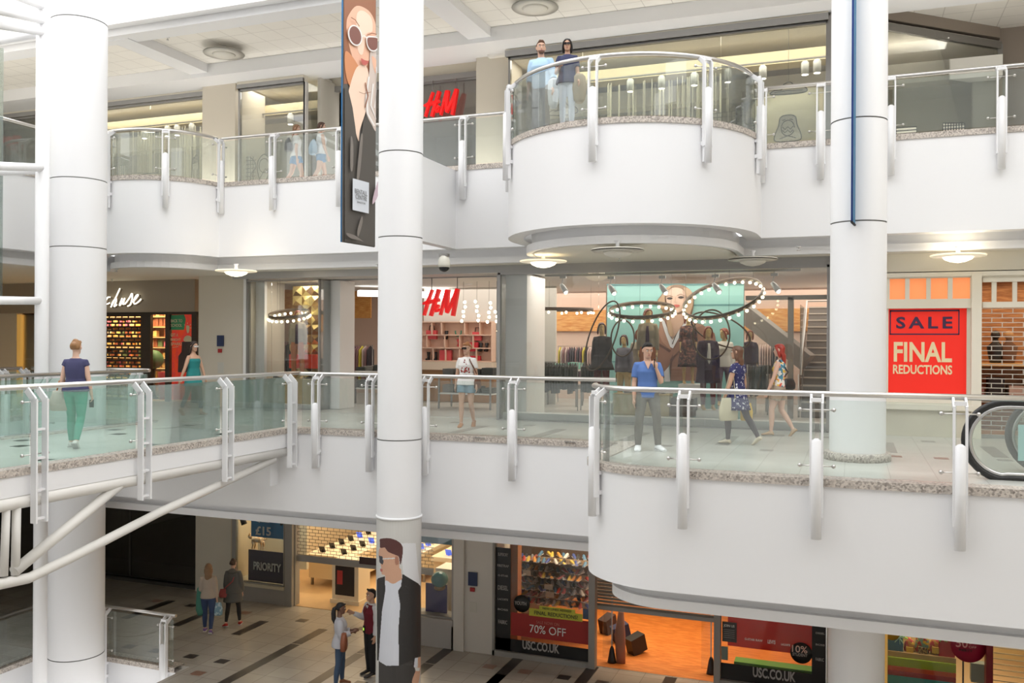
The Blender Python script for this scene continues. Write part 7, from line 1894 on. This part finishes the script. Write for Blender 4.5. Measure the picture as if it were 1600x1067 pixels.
# lower black band
for s_, a, b, c, d, m_ in (('FABRIC', 781, 795, 969, 975, wd), ('DIESEL', 780, 796, 915, 922, wd), ('FIRETRAP', 779, 797, 882, 886, wd), ('SUPERDRY', 780, 796, 864, 869, wd), ('G-STAR', 780, 796, 898, 901, wd), ('LACOSTE', 780, 796, 935, 938, wd), ('BOSS', 780, 796, 951, 954, wd)):
    ptext(s_, a, b, c, d, 18.268, m_, fr_, .01, pxr=788)
ptext('USC.CO.UK', 819, 876.5, 1000, 1014, 18.268, wd, fr_, .03, pxr=819)
rdp = lsign('poster', 'dark red 70% OFF banner across the shoe shop window', 'poster', 801, 923, 956.5, 992, 18.275, mat('poster_darkred', (.36, .025, .022), .45), 801)
ptext('70% OFF', 830, 886.5, 975.5, 988, 18.262, wt, rdp, .0, pxr=830); ptext('SALE NOW ON', 840.5, 876, 969.5, 974, 18.262, ink('pinkred', (.62, .2, .16)), rdp, 0, pxr=840)
yl = lsign('poster', 'yellow FINAL REDUCTIONS strip above the red banner', 'poster', 829, 912.5, 950, 961.5, 18.27, mat('poster_yellow', (.56, .55, .06), .5), 829); psheet('paper', yl, MATS['poster_yellow'], 845, 901, 946.5, 953.5, 18.268, .008, pxr=845)
ptext('FINAL REDUCTIONS!', 837, 905, 954, 960, 18.256, ink('olive_ink', (.10, .10, .03)), yl, .01, pxr=837); ptext('NEW LINES ADDED!', 850, 895, 949, 952, 18.256, ink('olive_ink', (.10, .10, .03)), yl, 0, pxr=850)
def disc(name, label, cat, px, py, rpx, t, m, texts):
    q = PT(px, py, t); D = (q - CAM).dot(FW); r = rpx / FPX * D
    o = thing(name, label, cat, (q.x, q.y, q.z)); MB().lathe((0, 0, 0), [(.001, 0), (r, 0), (r, .012), (.001, .012)], 36, ax=(0, -1, 0)).build('disc', m, o)
    for s_, dx0, dx1, dy0, dy1, m_ in texts: ptext(s_, px + dx0, px + dx1, py + dy0, py + dy1, t - .02, m_, o, .01, pxr=px)
    return o
disc('window_sticker', 'round black YOUTH sticker on the shoe shop window', 'sticker', 815.5, 943, 13.5, 18.27, bk, [('YOUTH', -9, 9, -3, 2.5, wd)])
blu = lsign('poster', 'small blue panel at the right edge of the shoe window', 'poster', 913, 922, 951, 967, 18.3, mat('poster_navyblue', (.02, .07, .20), .4), 915)
# shoe wall
random.seed(33)
shelf = thing('wall_shelf', 'glass shelves full of trainers behind the shoe shop window', 'shelf', (-6.2, 20.2, ZL)); mb = MB()
X0s, X1s = XT(812, 19.8), XT(930, 19.8)
zs_ = [ZT(850, y, 19.8) for y in (874, 897, 918, 938)]
for z in zs_: mb.box(X0s, X1s, 19.6, 20.05, z - .02, z)
wb(mb, 'shelves', mat('shelf_glass_brown', (.35, .25, .16), .3), shelf); mb = MB().box(X0s, X1s, 20.1, 20.15, ZL + .9, LH); wb(mb, 'back_panel', mat('shoe_back', (.14, .09, .06), .6), shelf)
scol = [mat('sh_%d' % i, c, .5) for i, c in enumerate([(.75, .72, .70), (.05, .08, .30), (.55, .06, .04), (.03, .03, .03), (.70, .50, .08), (.30, .30, .32), (.75, .35, .08), (.4, .1, .1), (.08, .20, .35)])]
sp_ = []
rown = ('top', 'second', 'third', 'bottom')
for r_, z in enumerate(zs_):
    x = X0s + .06; 
    while x < X1s - .1:
        for y_ in (19.68, 19.9):
            lab = 'trainer on the %s glass shelf of the shoe shop' % rown[r_]
            if len(sp_) < len(scol): t = shoe(lab, x, y_, z, -PI / 2 + random.uniform(-.5, .5), scol[len(sp_)], .26, 'trainers on the %s shelf' % rown[r_]); sp_.append(t)
            else: t = dup(random.choice(sp_), (x, y_, z + (.10 if y_ > 19.8 else 0)), -PI / 2 + random.uniform(-.5, .9), lab, 'trainers on the %s shelf' % rown[r_])
        x += .125
onebox('shoe_display', 'orange-brown wooden pillar at the left of the shoe shelves', 'pillar', XT(801, 18.8), XT(812, 18.8), 18.75, 19.0, ZL, LH, mat('orange_pillar', (.45, .17, .06), .4))
for i, (px, py) in enumerate(((823, 899), (859, 933), (857, 921))):
    q = PT(px, py, 19.55); plate_ = thing('price_sign', ('left', 'lower', 'middle')[i] + ' small white sign on the shoe shelves', 'sign', (q.x, q.y, q.z)); MB().box(-.10, .10, -.01, .01, 0, .12).build('card', pap, plate_)
# entrance shutter and floor things
ex0, ex1 = XT(934, 18.5), XT(1119, 18.5); ez = ZT(1030, 960, 18.5)
es = thing('roller_shutter', 'half-lowered grey slatted shutter over the shoe shop entrance', 'shutter', (ex0, 18.5, ez)); mb = MB(); z = .05
while z < LH - ez: mb.box(0, ex1 - ex0, -.006, .006, z, z + .052); z += .072
mb.build('slats', mat('shutter_grey', (.23, .20, .17), .5, .4), es); MB().box(0, ex1 - ex0, -.02, .02, -.03, .05).build('bottom_bar', gframe, es)
struct('trim_threshold', MB().box(ex0, ex1, 18.36, 18.75, ZL - .01, ZL + .006), tile_low)
cone = None
for i, (px, py) in enumerate(((956, 1034), (1111, 1052))):
    q = PZ(px, py, ZL + .02); t = thing('security_post', ('left' if i == 0 else 'right') + ' thin clear security post with a dark foot at the shoe shop entrance', 'security post', (q.x, q.y, ZL + .005), 0, 'security posts at the shoe shop entrance')
    MB().lathe((0, 0, 0), [(.10, 0), (.09, .05), (.045, .3), (.02, .36)], 14).build('foot', black, t); MB().box(-.2, -.01, -.006, .006, .1, 1.45).build('clear_panel', wglass, t); MB().box(-.012, .012, -.01, .01, .3, 1.45).build('stem', steel, t)
for i, (px, py) in enumerate(((968, 1004), (992, 1022), (948, 990))):
    q = PZ(px, py, ZL + .02); b = thing('box_stack', ('dark shoe box carton leaning in the shoe shop entrance, ' + ('middle one', 'nearest one', 'rear one')[i]), 'box', (q.x, q.y + .1, ZL + .01), .6 + i * .25, 'cartons in the shoe shop entrance')
    MB().obox((0, 0, .21), ((1, .1, .25), (0, 1, 0), (-.25, 0, 1)), (.20, .13, .18)).build('carton', [cloth('carton_navy', (.03, .04, .10)), black, cloth('carton_d', (.05, .03, .03))][i], b)
gb = thing('garment_stand', 'folded pale garments on a stand in the shoe shop entrance', 'stand', PZ(970, 1036, ZL + .01)); MB().tube([V((0, 0, 0)), V((-.02, 0, .6)), V((0, 0, 1.1))], [(.10, .05), (.12, .06), (.06, .03)], 10).build('cloth', cloth('pink_brown', (.36, .18, .13)), gb)
# right window: red display
struct('wall_red_display', MB().box(XT(1129, 18.3), XT(1272, 18.3), 19.35, 19.4, ZT(1200, 1016, 19.35), LH), mat('display_red', (.62, .012, .012), .4))
struct('floor_green_display', MB().box(XT(1150, 18.5), XT(1272, 18.5), 18.45, 18.75, ZL + .2, ZT(1200, 1036, 18.6)), mat('display_green', (.18, .45, .08), .6))
fr2 = lsign('window_graphic', 'black window graphic with a web address below the red display', 'sign', 1129, 1272, 1035, 1060, 18.28, bk, 1129); psheet('panel', fr2, bk, 1271, 1293, 950, 1075, 18.28, .008, pxr=1280)
ptext('USC.CO.UK', 1179, 1246, 1046, 1062, 18.265, wd, fr2, .03, pxr=1212); ptext('FABRIC', 1277, 1290, 1028, 1033, 18.265, wd, fr2, .01, pxr=1283); ptext('DIESEL', 1277, 1291, 988, 991, 18.265, wd, fr2, .01, pxr=1283); ptext('BOSS', 1277, 1291, 1006, 1009, 18.265, wd, fr2, .01, pxr=1283)
disc('window_sticker', 'round black 10% STUDENT sticker on the red shoe shop window', 'sticker', 1252, 1020, 16.5, 18.27, bk, [('10%', -12, 12, -11, 0, ink('pink_w', (.70, .5, .42))), ('STUDENT', -11, 12, 1, 5.5, wd)])
ju = lsign('poster', 'small dark grey JOIN US notice on the red shoe shop window', 'poster', 1131, 1153.5, 972, 1003, 18.275, mat('notice_grey', (.07, .07, .07), .5), 1142); ptext('JOIN US', 1133, 1150, 976, 981, 18.262, wt, ju, .02, pxr=1142)
for y in (984, 987, 990, 993, 996): ptext('--------------', 1133, 1150, y, y + .8, 18.262, wd, ju, 0, pxr=1142)
for s_, a, b, c, d in (("G-STAR RAW", 1166, 1194, 998, 1001.5), ("LEVI'S", 1202, 1214, 1000, 1006), ('LACOSTE', 1223, 1237, 1006, 1009)): ptext(s_, a, b, c, d, 18.265, wt, fr2, .02, pxr=(a + b) / 2)
cd_ = lsign('intercom', 'small grey-green box on the frame of the red window', 'intercom', 1130, 1140, 1010, 1030, 18.26, mat('grey_green', (.20, .24, .21), .5), 1135, .05)

# ---- toy and gift shop
room('toy_shop', XT(1386, 18.3), 4.5, 18.4, 22.0, ZL, LH + .02, mat('toy_floor', (.5, .35, .2), .5), mat('toy_wall', (.62, .48, .25), .6), mat('toy_ceil', (.6, .5, .35), .8))
alight(1.2, 19.8, LH - .02, 3, 2, 150, (1, .85, .6))
struct('trim_toy_frame', MB().box(XT(1542, 18.3), XT(1552.5, 18.3), 18.15, 18.4, ZL, LH), mat('maroon_frame', (.20, .006, .012), .4)); struct('trim_toy_left', MB().box(XT(1385, 18.3), XT(1389, 18.3), 18.2, 18.4, ZL, LH), mat('yellow_trim', (.62, .40, .10)))
struct('window_98', MB().box(XT(1389, 18.3), XT(1542, 18.3), 18.29, 18.31, ZL + .1, LH), wglass)
Zt = Zm(1370, 960, 6.957)
def tb(name, label, cat, x0, x1, y0, y1, t, m, dep=.3, group=None):
    (pa, ya), (pb_, yb) = Zt([(x0, y0), (x1, y1)]); pm = (pa + pb_) / 2
    X0, X1, z0, z1 = rectz(pa, pb_, ya, yb, t, pm); return onebox(name, label, cat, X0, X1, t, t + dep, z0, z1, m, group)
tb('display_shelf', 'lime green shelf front in the toy shop window', 'shelf', 140, 880, 505, 600, 18.9, mat('lime', (.35, .50, .03), .5)); tb('display_shelf', 'orange-red shelf front below the lime one', 'shelf', 140, 880, 600, 650, 18.88, mat('toy_orange', (.62, .10, .03), .5)); tb('display_shelf', 'maroon shelf front below the orange one', 'shelf', 140, 880, 650, 700, 18.86, mat('toy_maroon', (.38, .03, .04), .5)); tb('display_shelf', 'turquoise shelf front at the bottom of the toy window', 'shelf', 140, 880, 705, 900, 18.84, mat('toy_turq', (.05, .33, .36), .5))
tb('display_shelf', 'tan wooden shelf in the toy shop window', 'shelf', 140, 880, 440, 500, 18.95, mat('toy_tan', (.50, .34, .15), .5))
tb('storage_box', 'blue box on the toy shop shelf', 'box', 140, 305, 250, 415, 19.0, mat('toy_blue', (.04, .16, .32), .5)); tb('storage_box', 'red box on the toy shop shelf', 'box', 690, 868, 270, 470, 19.0, mat('toy_red', (.50, .02, .02), .5))
for i, x in enumerate((355, 495, 635)):
    (px, py), = Zt([(x, 425)]); q = PT(px, py, 19.1); t = thing('backpack', ('yellow and brown backpack left on the toy shop shelf', 'teal and red patterned backpack in the middle of the toy shop shelf', 'yellow and brown backpack right on the toy shop shelf')[i], 'backpack', (q.x, q.y, q.z)); s_ = 1.15 if i == 1 else .9
    MB().tube([V((0, 0, 0)), V((0, 0, .1)), V((0, 0, .26 * s_)), V((0, 0, .34 * s_))], [(.10 * s_, .06), (.12 * s_, .08), (.10 * s_, .07), (.03, .03)], 14).build('bag_body', pattern('bp_%d' % i, ((.45, .22, .05) if i != 1 else (.20, .35, .28)), [(.75, .50, .05), (.45, .05, .05)], 16), t); MB().box(-.07 * s_, .07 * s_, -.10, -.06, .03, .15).build('pocket', mat('toy_yellow', (.75, .5, .05), .5) if i != 1 else pattern('bp_leopard', (.5, .36, .14), [(.08, .05, .03)], 30, .5), t)
for i, (x, y, m_) in enumerate(((270, 225, (.25, .65, .08)), (245, 255, (.30, .60, .50)), (720, 240, (.20, .60, .10)), (790, 245, (.28, .62, .06)))):
    (px, py), = Zt([(x, y)]); q = PT(px, py, 18.7); t = thing('paper_decoration', 'green paper decoration hanging in the toy shop window, ' + ('upper left', 'lower left', 'left of the red disc', 'touching the red disc')[i], 'decoration', (q.x, q.y, q.z)); mb = MB(); random.seed(i)
    for k in range(7): a = random.uniform(0, 6.3); mb.beam(V((0, 0, 0)), V((math.cos(a) * .13, random.uniform(-.03, .03), math.sin(a) * .11)), .06, .01)
    mb.box(-.002, .002, -.002, .002, 0, LH - q.z).build('strips', mat('deco_%d' % i, m_, .5), t)
(px, py), = Zt([(995, 345)]); disc('hanging_sign', 'large round red 50% off PARTY sign in the toy shop window', 'sign', px, py, 25, 18.27, mat('sign_crimson', (.34, .01, .045), .4), [('50', -17, 1.5, -11, 3, ink('pink_text', (.75, .35, .35))), ('%', 3, 7, -8, -3, ink('pink_text', (.75, .35, .35))), ('OFF', 3, 15, -1, 2.5, ink('pink_text', (.75, .35, .35))), ('PARTY', -12, 9, 5, 9, bk)])
(px, py), = Zt([(160, 190)]); disc('hanging_sign', 'round mustard sign at the left edge of the toy shop window', 'sign', px, py, 12.5, 18.27, mat('sign_mustard', (.45, .26, .02), .4), [])
sx_, sy_ = XT(1519, 18.9), 18.9
cam2 = thing('counter_stand', 'grey box on a thin stand in the toy shop window', 'stand', (sx_, sy_, ZL)); zq = ZT(1530, 1060, 18.9) - ZL; MB().box(.0, .3, -.1, .1, zq - .05, zq + .3).build('box', mat('grey_green', (.20, .24, .21)), cam2); MB().box(-.14, -.11, -.01, .01, 0, zq + .7).build('pole', black, cam2); MB().box(-.3, .1, -.05, .05, zq + .62, zq + .82).build('head', mat('brown_head', (.10, .05, .03), .5), cam2)
gx = thing('roller_shutter', 'see-through grille at the far right of the lower floor', 'shutter', (XT(1553, 18.35), 18.35, ZL)); mb = MB(); z = .05
while z < LH - ZL: mb.box(0, 1.9, -.006, .006, z, z + .018); z += .10
mb.build('slats', mat('grille_tan', (.70, .58, .36), .4, .4), gx)
random.seed(4)
for i in range(14):
    x, z = random.uniform(XT(1556, 20), XT(1640, 20)), random.uniform(ZL + .9, LH - .4); t = thing('soft_toy', 'soft toy on the wall behind the far right grille', 'toy', (x, 20.8, z), 0, 'soft toys behind the far right grille'); MB().ball((0, 0, 0), .12, 10, sz=1.2).ball((0, 0, .17), .08, 8).build('body', random.choice(scol), t)

# ======================= escalator at the right =======================
def escalator(label, t_, px0):
    x0 = XT(px0, t_); e = thing('escalator', label, 'escalator', (x0, t_, 0)); H = .98; r = H / 2
    prof = [(6.0, .98 - .0), (r, .98)] + [(r - math.sin(a) * r, r + math.cos(a) * r) for a in [PI * i / 20 for i in range(1, 20)]] + [(r, .02), (1.05, .02)]
    path = [V((x, 0, z)) for x, z in prof]
    MB().tube(path, [(.035, .045)] * len(path), 10).build('handrail', mat('rubber_black', (.02, .02, .02), .4), e)
    inner = [V((r + (x - r) * .88 if x < 5 else x, 0, r + (z - r) * .88)) for x, z in prof]
    MB().tube(inner, .026, 8).build('rail_profile', steel, e)
    g = [(p.x, p.z) for p in inner]; g = [(x, z) for x, z in g if z > .0]
    mb = MB(); n = len(g); mb._add([(x, -.006, z) for x, z in g] + [(6.0, -.006, .06)] + [(x, .006, z) for x, z in g] + [(6.0, .006, .06)], [tuple(range(n + 1)), tuple(range(n + 1, 2 * n + 2))[::-1]]); mb.build('glass_panel', glass_mat('escalator_glass', (.88, .93, .90), .06, (.7, .75, .7), .10), e)
    MB().box(.95, 6.0, -.09, .09, -.0, .12).build('skirt', steel, e); MB().box(.78, 1.0, -.07, .07, -.0, .13).build('drive_box', mat('dark_box', (.05, .045, .04), .5), e)
    return e
escalator('black-railed escalator end at the right edge, nearer balustrade', 12.75, 1508); escalator('black-railed escalator end at the right edge, farther balustrade', 13.75, 1576)
q = PT(1600, 720, 13.6); sgn = thing('notice', 'pale turquoise notice on the farther escalator balustrade', 'sign', (q.x, q.y, q.z)); MB().box(-.07, .5, -.01, .01, 0, .48).build('panel', mat('notice_turq', (.45, .75, .75), .5), sgn)
# ---------------------------------------------------------------- world and light
w = bpy.data.worlds.new('world'); SC.world = w; w.use_nodes = True
nt = w.node_tree; nt.nodes.clear()
o = nt.nodes.new('ShaderNodeOutputWorld'); bg = nt.nodes.new('ShaderNodeBackground')
tc = nt.nodes.new('ShaderNodeTexCoord'); sp = nt.nodes.new('ShaderNodeSeparateXYZ'); r = nt.nodes.new('ShaderNodeValToRGB')
mr = nt.nodes.new('ShaderNodeMapRange'); mr.inputs['From Min'].default_value = -1; mr.inputs['From Max'].default_value = 1
nt.links.new(tc.outputs['Generated'], sp.inputs[0]); nt.links.new(sp.outputs['Z'], mr.inputs['Value']); nt.links.new(mr.outputs[0], r.inputs['Fac'])
e0, e1 = r.color_ramp.elements
e0.position = .38; e0.color = (.5, .49, .48, 1)
e1.position = .72; e1.color = (1.0, 1.0, 1.0, 1)
e2 = r.color_ramp.elements.new(.52); e2.color = (.85, .85, .85, 1)
nt.links.new(r.outputs['Color'], bg.inputs['Color']); nt.links.new(bg.outputs[0], o.inputs[0])
bg.inputs['Strength'].default_value = 3.25
# shops and walkways: ceiling light
alight(-4.0, 19.6, 3.2, 6, 1.2, 95)
alight(-5.0, 24.0, 3.2, 12, 5, 420, (1, .9, .8))
alight(-12.9, 19.8, 3.2, 1.4, .9, 40)
alight(-19.5, 20.8, 2.9, 6, .8, 300, (1, .74, .42))
alight(4.0, 19.6, 2.95, 6, 1.5, 80, (1, .7, .42))
alight(-18.0, 20.6, 8.55, 9, .8, 170, (1, .96, .88))
alight(-3.5, 20.4, 8.5, 8, .8, 170, (1, .96, .88))
alight(1.2, 22.2, 8.45, 1.5, .8, 60, (1, .96, .88))
# fill lights added at floor level to brighten the upper ceiling
alight(-9.5, 19.35, ZU + .03, 18, .12, 150, (1, .96, .9), (PI, 0, 0))
alight(3.5, 19.3, ZU + .03, 7, .12, 60, (1, .96, .9), (PI, 0, 0))
alight(-10.8, 23.0, 8.4, 3, 3, 110, (1, .95, .9))
v = SC.view_settings; v.view_transform = 'Standard'; v.look = 'None'; v.exposure = 0.0; v.gamma = 1.0; v.use_curve_mapping = False
SC.cycles.max_bounces = 8; SC.cycles.transparent_max_bounces = 24; SC.cycles.diffuse_bounces = 4; SC.cycles.glossy_bounces = 3
SC.cycles.caustics_reflective = False; SC.cycles.caustics_refractive = False
SC.cycles.sample_clamp_indirect = 5
